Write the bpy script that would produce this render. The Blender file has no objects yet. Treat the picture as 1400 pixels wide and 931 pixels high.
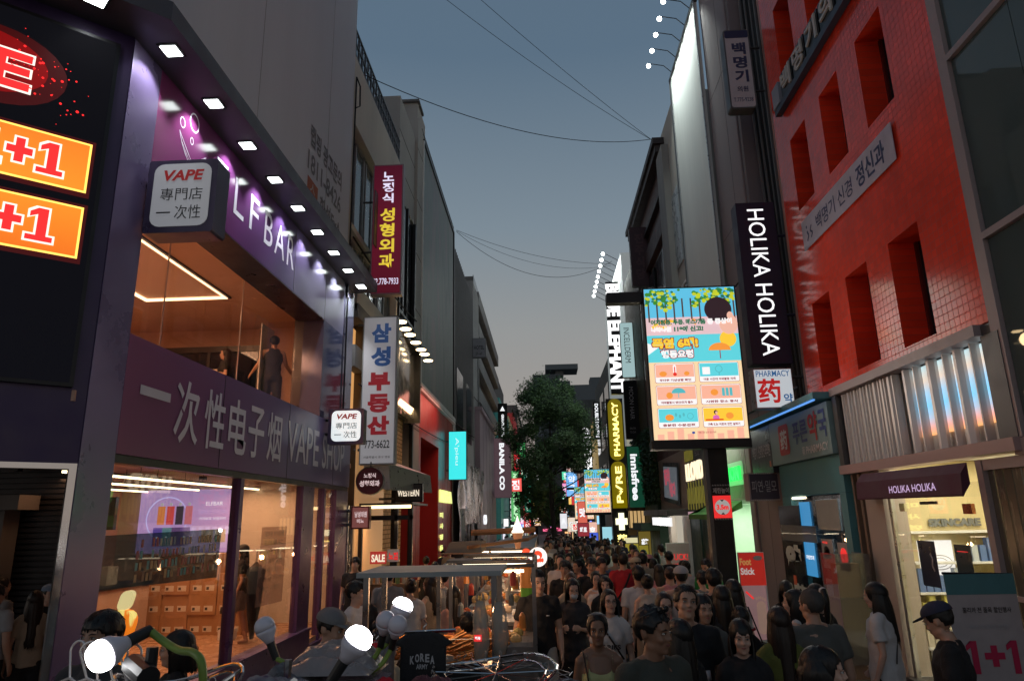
import bpy, bmesh, math, random
from mathutils import Vector, Matrix, Euler, noise
random.seed(11)
R = math.radians
scene = bpy.context.scene
COL = scene.collection

# ------------------------------------------------------------------ camera
cam_data = bpy.data.cameras.new("camera")
cam = bpy.data.objects.new("camera", cam_data)
COL.objects.link(cam)
cam_data.sensor_width = 36.0
cam_data.lens = 939.3 / 1400 * 36.0
cam_data.clip_start = 0.05
cam_data.clip_end = 3000
dY = Vector((46, -239.5, -939.3)).normalized()
dZ = Vector((-75.84, 3669.5, -939.3)); dZ = (dZ - dY * dZ.dot(dY)).normalized()
dX = dY.cross(dZ)
cam.matrix_world = Matrix((dX, dY, dZ)).to_4x4()
cam.location = (0, 0, 2.2)
scene.camera = cam

# ------------------------------------------------------------------ dusk sky, faint soft sun, exposure
world = bpy.data.worlds.new("World"); scene.world = world; world.use_nodes = True
wn = world.node_tree.nodes; wl = world.node_tree.links
for n_ in list(wn): wn.remove(n_)
w_out = wn.new('ShaderNodeOutputWorld'); w_bg = wn.new('ShaderNodeBackground')
w_sky = wn.new('ShaderNodeTexSky'); w_sky.sky_type = 'NISHITA'; w_sky.sun_disc = False
w_sky.sun_elevation = R(1.0); w_sky.sun_rotation = R(250); w_sky.air_density = 1.0; w_sky.dust_density = 2.5; w_sky.ozone_density = 2.0
w_tc = wn.new('ShaderNodeTexCoord'); w_sep = wn.new('ShaderNodeSeparateXYZ'); w_ramp = wn.new('ShaderNodeValToRGB')
wl.new(w_tc.outputs['Generated'], w_sep.inputs[0]); wl.new(w_sep.outputs['Z'], w_ramp.inputs[0])
els = w_ramp.color_ramp.elements
els[0].position = 0.0; els[0].color = (0.33, 0.27, 0.235, 1)
els[1].position = 1.0; els[1].color = (0.078, 0.118, 0.168, 1)
for p_, c_ in ((0.12, (0.31, 0.275, 0.25)), (0.26, (0.262, 0.27, 0.27)), (0.40, (0.178, 0.226, 0.268)), (0.60, (0.092, 0.142, 0.200))):
    e_ = els.new(p_); e_.color = (*c_, 1)
w_mul = wn.new('ShaderNodeMix'); w_mul.data_type = 'RGBA'; w_mul.inputs[0].default_value = 0.90
w_sc = wn.new('ShaderNodeVectorMath'); w_sc.operation = 'SCALE'; w_sc.inputs['Scale'].default_value = 0.06
wl.new(w_sky.outputs[0], w_sc.inputs[0])
wl.new(w_sc.outputs[0], w_mul.inputs[6]); wl.new(w_ramp.outputs[0], w_mul.inputs[7])
wl.new(w_mul.outputs[2], w_bg.inputs['Color']); w_bg.inputs['Strength'].default_value = 1.25
wl.new(w_bg.outputs[0], w_out.inputs['Surface'])
sun_d = bpy.data.lights.new('sun', 'SUN'); sun_d.energy = 0.06; sun_d.angle = R(20); sun_d.color = (1.0, 0.85, 0.7)
sun = bpy.data.objects.new('sun', sun_d); COL.objects.link(sun)
sun.rotation_euler = (R(80), 0, R(-70))
vs = scene.view_settings
vs.view_transform = 'Standard'; vs.look = 'None'; vs.exposure = 0.0; vs.gamma = 1.0; vs.use_curve_mapping = False
scene.render.engine = 'CYCLES'
scene.cycles.max_bounces = 6; scene.cycles.diffuse_bounces = 3; scene.cycles.glossy_bounces = 3
scene.cycles.transparent_max_bounces = 16
scene.cycles.sample_clamp_indirect = 4.0
scene.cycles.use_denoising = True

# ------------------------------------------------------------------ materials
MATS = {}
def M(name, base=(.5, .5, .5), rough=.6, metal=0., em=None, es=0., bump=0., bscale=40., var=.12, vscale=3., spec=.5, streak=False, objcoord=True):
    """plain procedural surface: base colour with uneven grime, uneven gloss and fine relief"""
    if name in MATS: return MATS[name]
    m = bpy.data.materials.new(name); m.use_nodes = True
    nt = m.node_tree; b = nt.nodes['Principled BSDF']
    b.inputs['Roughness'].default_value = rough; b.inputs['Metallic'].default_value = metal
    b.inputs['Specular IOR Level'].default_value = spec
    b.inputs['Base Color'].default_value = (*base, 1)
    m.diffuse_color = (*base, 1)
    if em is not None:
        b.inputs['Emission Color'].default_value = (*em, 1); b.inputs['Emission Strength'].default_value = es
    if var > 0 or bump > 0:
        tc = nt.nodes.new('ShaderNodeTexCoord'); src = tc.outputs['Object']
        if streak:
            mp = nt.nodes.new('ShaderNodeMapping'); mp.inputs['Scale'].default_value = (1, 1, .12)
            nt.links.new(src, mp.inputs[0]); src = mp.outputs[0]
    if var > 0:
        nz = nt.nodes.new('ShaderNodeTexNoise'); nz.inputs['Scale'].default_value = vscale; nz.inputs['Detail'].default_value = 6
        nz.inputs['Roughness'].default_value = .65
        nt.links.new(src, nz.inputs['Vector'])
        mr = nt.nodes.new('ShaderNodeMapRange'); mr.inputs[1].default_value = .3; mr.inputs[2].default_value = .7
        mr.inputs[3].default_value = 1 - var; mr.inputs[4].default_value = 1 + var
        nt.links.new(nz.outputs[0], mr.inputs[0])
        sc = nt.nodes.new('ShaderNodeVectorMath'); sc.operation = 'SCALE'; sc.inputs[0].default_value = base
        nt.links.new(mr.outputs[0], sc.inputs['Scale']); nt.links.new(sc.outputs[0], b.inputs['Base Color'])
        r2 = nt.nodes.new('ShaderNodeMapRange'); r2.inputs[1].default_value = .3; r2.inputs[2].default_value = .7
        r2.inputs[3].default_value = max(.02, rough - .12); r2.inputs[4].default_value = min(1, rough + .1)
        nt.links.new(nz.outputs[0], r2.inputs[0]); nt.links.new(r2.outputs[0], b.inputs['Roughness'])
    if bump > 0:
        n2 = nt.nodes.new('ShaderNodeTexNoise'); n2.inputs['Scale'].default_value = bscale; n2.inputs['Detail'].default_value = 4
        nt.links.new(src, n2.inputs['Vector'])
        bp = nt.nodes.new('ShaderNodeBump'); bp.inputs['Strength'].default_value = bump; bp.inputs['Distance'].default_value = .01
        nt.links.new(n2.outputs[0], bp.inputs['Height']); nt.links.new(bp.outputs[0], b.inputs['Normal'])
    MATS[name] = m
    return m
def EM(name, col, s=1.0, base=None):
    """surface that gives off light: lamps, backlit faces, screens"""
    if name in MATS: return MATS[name]
    m = bpy.data.materials.new(name); m.use_nodes = True; b = m.node_tree.nodes['Principled BSDF']
    b.inputs['Base Color'].default_value = (*(base or tuple(c * .3 for c in col)), 1); b.inputs['Roughness'].default_value = .4
    b.inputs['Emission Color'].default_value = (*col, 1); b.inputs['Emission Strength'].default_value = s
    m.diffuse_color = (*col, 1)
    MATS[name] = m
    return m
def GLASS(name='window_glass', tint=(.9, .93, .93), refl=1.0, body=0.0, bodycol=(.1, .1, .1)):
    if name in MATS: return MATS[name]
    m = bpy.data.materials.new(name); m.use_nodes = True; nt = m.node_tree; N = nt.nodes
    for n in list(N): N.remove(n)
    out = N.new('ShaderNodeOutputMaterial'); tr = N.new('ShaderNodeBsdfTransparent'); gl = N.new('ShaderNodeBsdfGlossy')
    tr.inputs[0].default_value = (*tint, 1); gl.inputs['Roughness'].default_value = .015
    fr = N.new('ShaderNodeFresnel'); ge = N.new('ShaderNodeNewGeometry'); mi = N.new('ShaderNodeMapRange'); mi.inputs[3].default_value = 1.5; mi.inputs[4].default_value = 1 / 1.5
    nt.links.new(ge.outputs['Backfacing'], mi.inputs[0]); nt.links.new(mi.outputs[0], fr.inputs[0])
    mu = N.new('ShaderNodeMath'); mu.operation = 'MULTIPLY'; mu.inputs[1].default_value = refl; mu.use_clamp = True
    nt.links.new(fr.outputs[0], mu.inputs[0])
    mx = N.new('ShaderNodeMixShader'); nt.links.new(mu.outputs[0], mx.inputs[0])
    if body > 0:
        df = N.new('ShaderNodeBsdfDiffuse'); df.inputs[0].default_value = (*bodycol, 1)
        m2 = N.new('ShaderNodeMixShader'); m2.inputs[0].default_value = body
        nt.links.new(tr.outputs[0], m2.inputs[1]); nt.links.new(df.outputs[0], m2.inputs[2]); nt.links.new(m2.outputs[0], mx.inputs[1])
    else:
        nt.links.new(tr.outputs[0], mx.inputs[1])
    nt.links.new(gl.outputs[0], mx.inputs[2]); nt.links.new(mx.outputs[0], out.inputs[0])
    MATS[name] = m
    return m
def TILES(name, base, mortar, bw, bh, msize=.012, rough=.3, axes='yz', var=.25, bump=.6, offset=0.0):
    """tile or brick skin too small in the picture to build piece by piece"""
    if name in MATS: return MATS[name]
    m = bpy.data.materials.new(name); m.use_nodes = True; nt = m.node_tree; N = nt.nodes; b = N['Principled BSDF']
    tc = N.new('ShaderNodeTexCoord'); sp = N.new('ShaderNodeSeparateXYZ'); cb = N.new('ShaderNodeCombineXYZ')
    nt.links.new(tc.outputs['Object'], sp.inputs[0])
    nt.links.new(sp.outputs[axes[0].upper()], cb.inputs[0]); nt.links.new(sp.outputs[axes[1].upper()], cb.inputs[1])
    br = N.new('ShaderNodeTexBrick'); br.offset = offset; br.inputs['Scale'].default_value = 1
    br.inputs['Brick Width'].default_value = bw; br.inputs['Row Height'].default_value = bh
    br.inputs['Mortar Size'].default_value = msize; br.inputs['Mortar Smooth'].default_value = .2
    br.inputs['Color1'].default_value = (*[c * (1 - var) for c in base], 1); br.inputs['Color2'].default_value = (*[min(1, c * (1 + var)) for c in base], 1)
    br.inputs['Mortar'].default_value = (*mortar, 1)
    nt.links.new(cb.outputs[0], br.inputs['Vector'])
    nz = N.new('ShaderNodeTexNoise'); nz.inputs['Scale'].default_value = 1.3; nz.inputs['Detail'].default_value = 6
    nt.links.new(tc.outputs['Object'], nz.inputs[0])
    mr = N.new('ShaderNodeMapRange'); mr.inputs[1].default_value = .3; mr.inputs[2].default_value = .7; mr.inputs[3].default_value = .82; mr.inputs[4].default_value = 1.12
    nt.links.new(nz.outputs[0], mr.inputs[0])
    sc = N.new('ShaderNodeVectorMath'); sc.operation = 'SCALE'; nt.links.new(br.outputs['Color'], sc.inputs[0]); nt.links.new(mr.outputs[0], sc.inputs['Scale'])
    nt.links.new(sc.outputs[0], b.inputs['Base Color'])
    bp = N.new('ShaderNodeBump'); bp.invert = True; bp.inputs['Strength'].default_value = bump; bp.inputs['Distance'].default_value = .006
    nt.links.new(br.outputs['Fac'], bp.inputs['Height']); nt.links.new(bp.outputs[0], b.inputs['Normal'])
    mr2 = N.new('ShaderNodeMapRange'); mr2.inputs[3].default_value = rough; mr2.inputs[4].default_value = .85
    nt.links.new(br.outputs['Fac'], mr2.inputs[0]); nt.links.new(mr2.outputs[0], b.inputs['Roughness'])
    MATS[name] = m
    return m
def RAMPY(name, stops, rough=.35, axis='Y', lo=0, hi=1, em=0, bump=0.):
    """colour that runs from one hue to another along one axis"""
    if name in MATS: return MATS[name]
    m = bpy.data.materials.new(name); m.use_nodes = True; nt = m.node_tree; N = nt.nodes; b = N['Principled BSDF']
    tc = N.new('ShaderNodeTexCoord'); sp = N.new('ShaderNodeSeparateXYZ'); nt.links.new(tc.outputs['Object'], sp.inputs[0])
    mr = N.new('ShaderNodeMapRange'); mr.inputs[1].default_value = lo; mr.inputs[2].default_value = hi
    nt.links.new(sp.outputs[axis], mr.inputs[0])
    rp = N.new('ShaderNodeValToRGB'); nt.links.new(mr.outputs[0], rp.inputs[0]); e = rp.color_ramp.elements
    e[0].position = stops[0][0]; e[0].color = (*stops[0][1], 1); e[1].position = stops[-1][0]; e[1].color = (*stops[-1][1], 1)
    for p, c in stops[1:-1]: q = e.new(p); q.color = (*c, 1)
    nt.links.new(rp.outputs[0], b.inputs['Base Color']); b.inputs['Roughness'].default_value = rough
    if em:
        nt.links.new(rp.outputs[0], b.inputs['Emission Color']); b.inputs['Emission Strength'].default_value = em
    MATS[name] = m
    return m

# ------------------------------------------------------------------ objects
def tag(o, label=None, cat=None, group=None, kind=None):
    if label: o['label'] = label
    if cat: o['category'] = cat
    if group: o['group'] = group
    if kind: o['kind'] = kind
    return o
def thing(name, label, cat, loc=(0, 0, 0), rz=0., group=None):
    o = bpy.data.objects.new(name, None); COL.objects.link(o); o.empty_display_size = .2
    o.location = loc; o.rotation_euler = (0, 0, rz)
    return tag(o, label, cat, group)
def wloc(o):
    v = Vector((0, 0, 0))
    while o is not None: v += o.location; o = o.parent
    return v
class MB:
    """collects shapes given in world metres and links them as one mesh"""
    def __init__(s): s.v = []; s.f = []; s.smooth = False; s.mi = []; s.cur = 0
    def add(s, vs, fs):
        k = len(s.v); s.v += [tuple(p) for p in vs]; s.f += [tuple(i + k for i in f) for f in fs]; s.mi += [s.cur] * len(fs); return s
    def box(s, x0, x1, y0, y1, z0, z1):
        if x0 > x1: x0, x1 = x1, x0
        if y0 > y1: y0, y1 = y1, y0
        if z0 > z1: z0, z1 = z1, z0
        return s.add([(x0, y0, z0), (x1, y0, z0), (x1, y1, z0), (x0, y1, z0), (x0, y0, z1), (x1, y0, z1), (x1, y1, z1), (x0, y1, z1)],
                     [(3, 2, 1, 0), (4, 5, 6, 7), (0, 1, 5, 4), (1, 2, 6, 5), (2, 3, 7, 6), (3, 0, 4, 7)])
    def bev(s, x0, x1, y0, y1, z0, z1, r=.02, axis='z', n=3):
        """box with rounded edges along one axis"""
        lo = {'z': (x0, x1, y0, y1), 'y': (x0, x1, z0, z1), 'x': (y0, y1, z0, z1)}[axis]
        a0, a1, b0, b1 = lo; pts = []
        for cx, cy, a in ((a1 - r, b1 - r, 0), (a0 + r, b1 - r, 90), (a0 + r, b0 + r, 180), (a1 - r, b0 + r, 270)):
            for k in range(n + 1):
                t = R(a + 90 * k / n); pts.append((cx + r * math.cos(t), cy + r * math.sin(t)))
        e0, e1 = {'z': (z0, z1), 'y': (y0, y1), 'x': (x0, x1)}[axis]
        mk = {'z': lambda p, e: (p[0], p[1], e), 'y': lambda p, e: (p[0], e, p[1]), 'x': lambda p, e: (e, p[0], p[1])}[axis]
        return s.prism([mk(p, e0) for p in pts], [mk(p, e1) for p in pts])
    def prism(s, lo, hi):
        n = len(lo)
        return s.add(list(lo) + list(hi), [tuple(range(n))[::-1], tuple(range(n, 2 * n))] + [(i, (i + 1) % n, (i + 1) % n + n, i + n) for i in range(n)])
    def tube(s, pts, r, n=8, caps=True, side=None):
        pts = [Vector(p) for p in pts]; rings = []; prev = Vector(side) if side else None
        for i, p in enumerate(pts):
            d = (pts[min(i + 1, len(pts) - 1)] - pts[max(i - 1, 0)])
            d = d.normalized() if d.length > 1e-9 else Vector((0, 0, 1))
            if prev is None: prev = Vector((0, 0, 1)) if abs(d.z) < .9 else Vector((1, 0, 0))
            u = (prev - d * prev.dot(d)); u = u.normalized() if u.length > 1e-6 else d.orthogonal().normalized()
            w = d.cross(u)
            if side is None: prev = u
            rr = r[i] if isinstance(r, (list, tuple)) and not (len(r) == 2 and len(pts) != 2 and False) else r
            a, b = rr if isinstance(rr, (list, tuple)) else (rr, rr)
            rings.append([p + u * (a * math.cos(2 * math.pi * k / n)) + w * (b * math.sin(2 * math.pi * k / n)) for k in range(n)])
        vs = [q for g in rings for q in g]; fs = []
        for i in range(len(rings) - 1):
            for k in range(n):
                fs.append((i * n + k, i * n + (k + 1) % n, (i + 1) * n + (k + 1) % n, (i + 1) * n + k))
        if caps: fs.append(tuple(range(n))[::-1]); fs.append(tuple((len(rings) - 1) * n + k for k in range(n)))
        return s.add(vs, fs)
    def ball(s, c, r, nu=14, nv=9, rot=None):
        rx, ry, rz = r if isinstance(r, (list, tuple)) else (r, r, r); vs = []; fs = []
        c = Vector(c)
        for j in range(1, nv):
            t = math.pi * j / nv
            for i in range(nu):
                a = 2 * math.pi * i / nu; vs.append(Vector((rx * math.sin(t) * math.cos(a), ry * math.sin(t) * math.sin(a), rz * math.cos(t))))
        vs.append(Vector((0, 0, rz))); vs.append(Vector((0, 0, -rz)))
        if rot is not None: vs = [rot @ v for v in vs]
        vs = [v + c for v in vs]; T = len(vs) - 2; B = T + 1
        for j in range(nv - 2):
            for i in range(nu): fs.append((j * nu + i, (j + 1) * nu + i, (j + 1) * nu + (i + 1) % nu, j * nu + (i + 1) % nu))
        for i in range(nu):
            fs.append((T, i, (i + 1) % nu)); k = (nv - 2) * nu; fs.append((B, k + (i + 1) % nu, k + i))
        return s.add(vs, fs)
    def cone(s, c, r0, r1, h, n=16, axis=(0, 0, 1)):
        a = Vector(axis).normalized(); c = Vector(c)
        return s.tube([c, c + a * h], [r0, r1], n)
    def build(s, name, mat, parent=None, smooth=None):
        me = bpy.data.meshes.new(name)
        off = wloc(parent) if parent is not None else Vector((0, 0, 0))
        me.from_pydata([(p[0] - off.x, p[1] - off.y, p[2] - off.z) for p in s.v], [], s.f)
        ms = mat if isinstance(mat, (list, tuple)) else [mat]
        for m in ms: me.materials.append(m)
        if len(ms) > 1: me.polygons.foreach_set('material_index', s.mi)
        if smooth or (smooth is None and s.smooth):
            me.polygons.foreach_set('use_smooth', [True] * len(me.polygons))
        me.update()
        o = bpy.data.objects.new(name, me); COL.objects.link(o)
        if parent is not None: o.parent = parent
        return o
def part(name, mat, parent, *boxes):
    m = MB()
    for b in boxes: m.box(*b)
    return m.build(name, mat, parent)
def struct(name, mb, mat):
    o = mb.build(name, mat); o['kind'] = 'structure'; return o
def link_copy(o, parent, loc=None, name=None):
    c = o.copy(); COL.objects.link(c); c.parent = parent
    if loc is not None: c.location = loc
    return c
def copy_tree(o, parent=None, loc=None, rz=None, sc=None):
    c = o.copy(); COL.objects.link(c); c.parent = parent
    if loc is not None: c.location = loc
    if rz is not None: c.rotation_euler = (c.rotation_euler[0], c.rotation_euler[1], rz)
    if sc is not None: c.scale = sc if isinstance(sc, tuple) else (sc, sc, sc)
    for ch in o.children: copy_tree(ch, c)
    return c

# ------------------------------------------------------------------ lettering
_TX = {}
def text_mesh_data(s, bold=0.0, shear=0.0):
    k = (s, bold, shear)
    if k in _TX: return _TX[k]
    cu = bpy.data.curves.new('t', 'FONT'); cu.body = s; cu.size = 1; cu.offset = bold; cu.shear = shear; cu.resolution_u = 3
    cu.fill_mode = 'FRONT' if hasattr(cu, 'fill_mode') else cu.fill_mode
    ob = bpy.data.objects.new('t', cu)
    me = bpy.data.meshes.new_from_object(ob)
    vs = [v.co.copy() for v in me.vertices]; fs = [tuple(p.vertices) for p in me.polygons]
    bpy.data.objects.remove(ob); bpy.data.curves.remove(cu); bpy.data.meshes.remove(me)
    if not vs: vs = [Vector((0, 0, 0)), Vector((1, 0, 0)), Vector((0, 1, 0))]; fs = [(0, 1, 2)]
    x0 = min(v.x for v in vs); x1 = max(v.x for v in vs); y0 = min(v.y for v in vs); y1 = max(v.y for v in vs)
    _TX[k] = (vs, fs, x0, x1, y0, y1)
    return _TX[k]
class Face:
    """a flat face in the world: origin at its lower left, right and up directions, shapes laid on it in metres"""
    def __init__(s, o, right, up=(0, 0, 1), parent=None):
        s.o = Vector(o); s.r = Vector(right).normalized(); s.u = Vector(up).normalized(); s.n = s.r.cross(s.u); s.parent = parent; s.mb = {}
    def P(s, a, b, d=0.): return s.o + s.r * a + s.u * b + s.n * d
    def m(s, key, mat):
        k = (key, mat.name)
        if k not in s.mb: s.mb[k] = (MB(), mat)
        return s.mb[k][0]
    def rect(s, key, mat, a0, b0, a1, b1, d=.004, t=0.):
        if t:
            s.m(key, mat).prism([s.P(a0, b0, d), s.P(a1, b0, d), s.P(a1, b1, d), s.P(a0, b1, d)], [s.P(a0, b0, d + t), s.P(a1, b0, d + t), s.P(a1, b1, d + t), s.P(a0, b1, d + t)])
        else: s.m(key, mat).add([s.P(a0, b0, d), s.P(a1, b0, d), s.P(a1, b1, d), s.P(a0, b1, d)], [(0, 1, 2, 3)])
    def poly(s, key, mat, pts, d=.004):
        s.m(key, mat).add([s.P(a, b, d) for a, b in pts], [tuple(range(len(pts)))])
    def rrect(s, key, mat, a0, b0, a1, b1, r, d=.004, t=0.):
        pts = []
        for cx, cy, a in ((a1 - r, b1 - r, 0), (a0 + r, b1 - r, 90), (a0 + r, b0 + r, 180), (a1 - r, b0 + r, 270)):
            for k in range(5):
                q = R(a + 90 * k / 4); pts.append((cx + r * math.cos(q), cy + r * math.sin(q)))
        if t: s.m(key, mat).prism([s.P(a, b, d) for a, b in pts], [s.P(a, b, d + t) for a, b in pts])
        else: s.poly(key, mat, pts, d)
    def disc(s, key, mat, a, b, ra, rb=None, d=.004, n=20, t0=0, t1=360):
        rb = rb or ra
        pts = [(a + ra * math.cos(R(t0 + (t1 - t0) * k / n)), b + rb * math.sin(R(t0 + (t1 - t0) * k / n))) for k in range(n + (0 if t1 - t0 == 360 else 1))]
        s.poly(key, mat, pts, d)
    def ring(s, key, mat, a, b, ra, rb, w, d=.004, n=24):
        mb = s.m(key, mat); vs = []
        for k in range(n):
            t = 2 * math.pi * k / n; vs += [s.P(a + ra * math.cos(t), b + rb * math.sin(t), d), s.P(a + (ra - w) * math.cos(t), b + (rb - w) * math.sin(t), d)]
        mb.add(vs, [(2 * k, (2 * k + 2) % (2 * n), (2 * k + 3) % (2 * n), 2 * k + 1) for k in range(n)])
    def line(s, key, mat, pts, w, d=.004):
        mb = s.m(key, mat)
        for (a0, b0), (a1, b1) in zip(pts[:-1], pts[1:]):
            L = math.hypot(a1 - a0, b1 - b0) or 1e-6; na, nb = -(b1 - b0) / L * w / 2, (a1 - a0) / L * w / 2
            mb.add([s.P(a0 + na, b0 + nb, d), s.P(a0 - na, b0 - nb, d), s.P(a1 - na, b1 - nb, d), s.P(a1 + na, b1 + nb, d)], [(0, 1, 2, 3)])
    def text(s, key, mat, st, a0, b0, a1, b1, d=.006, bold=0., shear=0., rot=0, fit='box', t=0.):
        """letters fitted into the box; rot=1 reads downwards, rot=2 is mirrored"""
        vs, fs, x0, x1, y0, y1 = text_mesh_data(st, bold, shear)
        W = a1 - a0; H = b1 - b0; w = max(x1 - x0, 1e-6); h = max(y1 - y0, 1e-6)
        if rot in (1, 3): sx, sy = H / w, W / h
        else: sx, sy = W / w, H / h
        if fit == 'keep': sx = sy = min(sx, sy)
        out = []
        for v in vs:
            p = (v.x - (x0 + x1) / 2) * sx; q = (v.y - (y0 + y1) / 2) * sy
            if rot == 1: a, b = q, -p
            elif rot == 2: a, b = -p, q
            elif rot == 3: a, b = -q, p
            else: a, b = p, q
            out.append((a + (a0 + a1) / 2, b + (b0 + b1) / 2))
        mb = s.m(key, mat)
        mb.add([s.P(a, b, d + t) for a, b in out], [f[::-1] for f in fs] if rot == 2 else fs)
        if t:
            ec = {}
            for f in fs:
                for i in range(len(f)):
                    e = (f[i], f[(i + 1) % len(f)]); k = tuple(sorted(e)); ec[k] = None if k in ec else e
            ed = [e for e in ec.values() if e]
            n0 = len(out)
            mb.add([s.P(a, b, d + t) for a, b in out] + [s.P(a, b, d) for a, b in out], [(e[0], e[0] + n0, e[1] + n0, e[1]) for e in ed])
    def stack(s, key, mat, st, a0, b0, a1, b1, gap=.12, **k):
        """characters one above another"""
        n = len(st); hh = (b1 - b0) / (n + (n - 1) * gap)
        for i, c in enumerate(st):
            top = b1 - i * hh * (1 + gap); s.text(key, mat, c, a0, top - hh, a1, top, **k)
    def one(s, key, mat, a0, b0, a1, b1, d=.004, e=0., slab=True):
        """the digit 1 with its flag and foot"""
        w, h = a1 - a0, b1 - b0; c = a0 + w * .56; t = w * .19 + e
        s.rect(key, mat, c - t, b0 - e, c + t, b1 + e, d)
        s.poly(key, mat, [(a0 + w * .08 - e, b1 - h * .30 - e), (c - t, b1 - h * .20 - e), (c - t, b1 + e), (c - t * .4, b1 + e), (a0 + w * .08 - e, b1 - h * .14 + e)], d + .0005)
        if slab: s.rect(key, mat, a0 - e, b0 - e, a1 + e, b0 + h * .16 + e, d + .001)
    def flush(s):
        out = {}
        for k, (mb, mat) in s.mb.items():
            out[k] = mb.build(k[0].split('#')[0], mat, s.parent)
        s.mb = {}
        return out
LEFT = (0, 1, 0); RIGHT = (0, -1, 0); FRONT = (1, 0, 0)
def light(kind, loc, energy, color=(1, .8, .6), size=.3, size_y=None, rot=(0, 0, 0), parent=None, name='lamp_light', spot=None):
    d = bpy.data.lights.new(name, kind); d.energy = energy; d.color = color
    if kind == 'AREA':
        d.size = size
        if size_y: d.shape = 'RECTANGLE'; d.size_y = size_y
    else: d.shadow_soft_size = size
    if spot: d.spot_size = R(spot); d.spot_blend = .6
    o = bpy.data.objects.new(name, d); COL.objects.link(o)
    off = wloc(parent) if parent is not None else Vector((0, 0, 0))
    o.location = Vector(loc) - off; o.rotation_euler = rot
    if parent is not None: o.parent = parent
    return o
def gz(y): return -.018 * max(-20, min(y, 140))
# ================================================================== ground
g = MB()
ys = [-25, -5, 0, 20, 60, 100, 140, 400, 1500]
xs = [-900, -60, -4.2, 0, 5.0, 60, 900]
for y in ys:
    for x in xs: g.v.append((x, y, gz(y)))
for j in range(len(ys) - 1):
    for i in range(len(xs) - 1):
        k = j * len(xs) + i; g.f.append((k, k + 1, k + 1 + len(xs), k + len(xs)))
g.mi = [0] * len(g.f)
m_pave = TILES('paving_stone', (.16, .145, .13), (.06, .055, .05), .3, .15, .006, .5, 'xy', .2, .4, .5)
struct('pavement', g, m_pave)

# ================================================================== common materials
m_purple = M('purple_panel', (.14, .11, .17), .38, .25, bump=.05, bscale=8, var=.10, vscale=1.2)
m_purple_dk = M('dark_purple_panel', (.040, .022, .075), .4, .2, var=.12)
m_frame_pur = M('aubergine_frame', (.085, .045, .13), .35, .3, var=.1)
m_black = M('black_metal', (.012, .012, .014), .4, .4, var=.1)
m_blackmatt = M('black_matt', (.010, .010, .011), .8, var=.1)
m_alu = M('brushed_aluminium', (.42, .42, .43), .35, .85, var=.12, vscale=9)
m_chrome = M('chrome', (.7, .7, .7), .12, 1.0, var=.05)
m_steel_dk = M('dark_steel', (.10, .10, .105), .45, .6, var=.2)
m_whitepl = M('white_plastic', (.7, .7, .72), .4, var=.05)
m_white = M('white_paint', (.72, .71, .69), .6, var=.08, streak=True)
m_conc = M('concrete', (.27, .26, .25), .8, bump=.3, bscale=22, var=.22, vscale=1.4, streak=True)
m_conc_dk = M('dark_concrete', (.13, .125, .12), .8, bump=.3, bscale=22, var=.25, vscale=1.4, streak=True)
m_glass = GLASS('shop_glass', (.93, .93, .92), 1.15)
m_glass_dk = GLASS('smoked_glass', (.35, .35, .37), 1.3)
m_winblack = M('dark_window', (.012, .014, .018), .08, 0, var=.2, spec=.8)
m_warmstrip = EM('warm_strip_light', (1, .78, .46), 5.0)
m_orangestrip = EM('orange_strip_light', (1, .62, .34), 4.0)
m_cool = EM('cool_lamp_face', (.92, 1, .98), 9.0)
m_red = M('red_paint', (.5, .02, .018), .45, var=.1)
m_redem = EM('lit_red', (.85, .03, .03), .9)
m_wem = EM('lit_white', (.95, .97, 1.0), 1.0)
m_plate_glow = EM('glow_white_plate', (.55, .56, .55), .45, (.5, .5, .5))
m_yelem = EM('lit_yellow', (1, .85, .25), 1.1)
m_blackprint = M('black_print', (.012, .012, .014), .5, var=0)
m_whiteprint = M('white_print', (.62, .62, .62), .5, var=0)
m_greyprint = M('grey_print', (.40, .39, .42), .4, var=.05)

# ================================================================== corner vape shop
XL = -4.2
vs_ = thing('vape_shop', 'purple clad corner shop with lit windows on the left side of the street', 'shop', (-6, 10, 0))
m_upband = RAMPY('magenta_violet_sheen_print', [(0, (.20, .035, .13)), (.35, (.12, .035, .135)), (.62, (.085, .05, .15)), (1, (.15, .145, .21))], .16, 'Y', -3.4, 3.0)  # printed hues; the paler far end paints in reflections on the gloss
m_midband = RAMPY('plum_sheen_print', [(0, (.20, .025, .12)), (.28, (.115, .022, .125)), (.6, (.075, .045, .165)), (1, (.14, .125, .22))], .34, 'Y', -3.4, 4.8)  # plum print, its far end lightened in colour for reflections
m_pillar = M('lavender_grey_panel', (.165, .125, .25), .33, .3, bump=.05, bscale=6, var=.10, vscale=1.1)
part('corner_pillar', m_pillar, vs_, (-4.29, XL, 6.10, 6.62, 0, 7.2))
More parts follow.
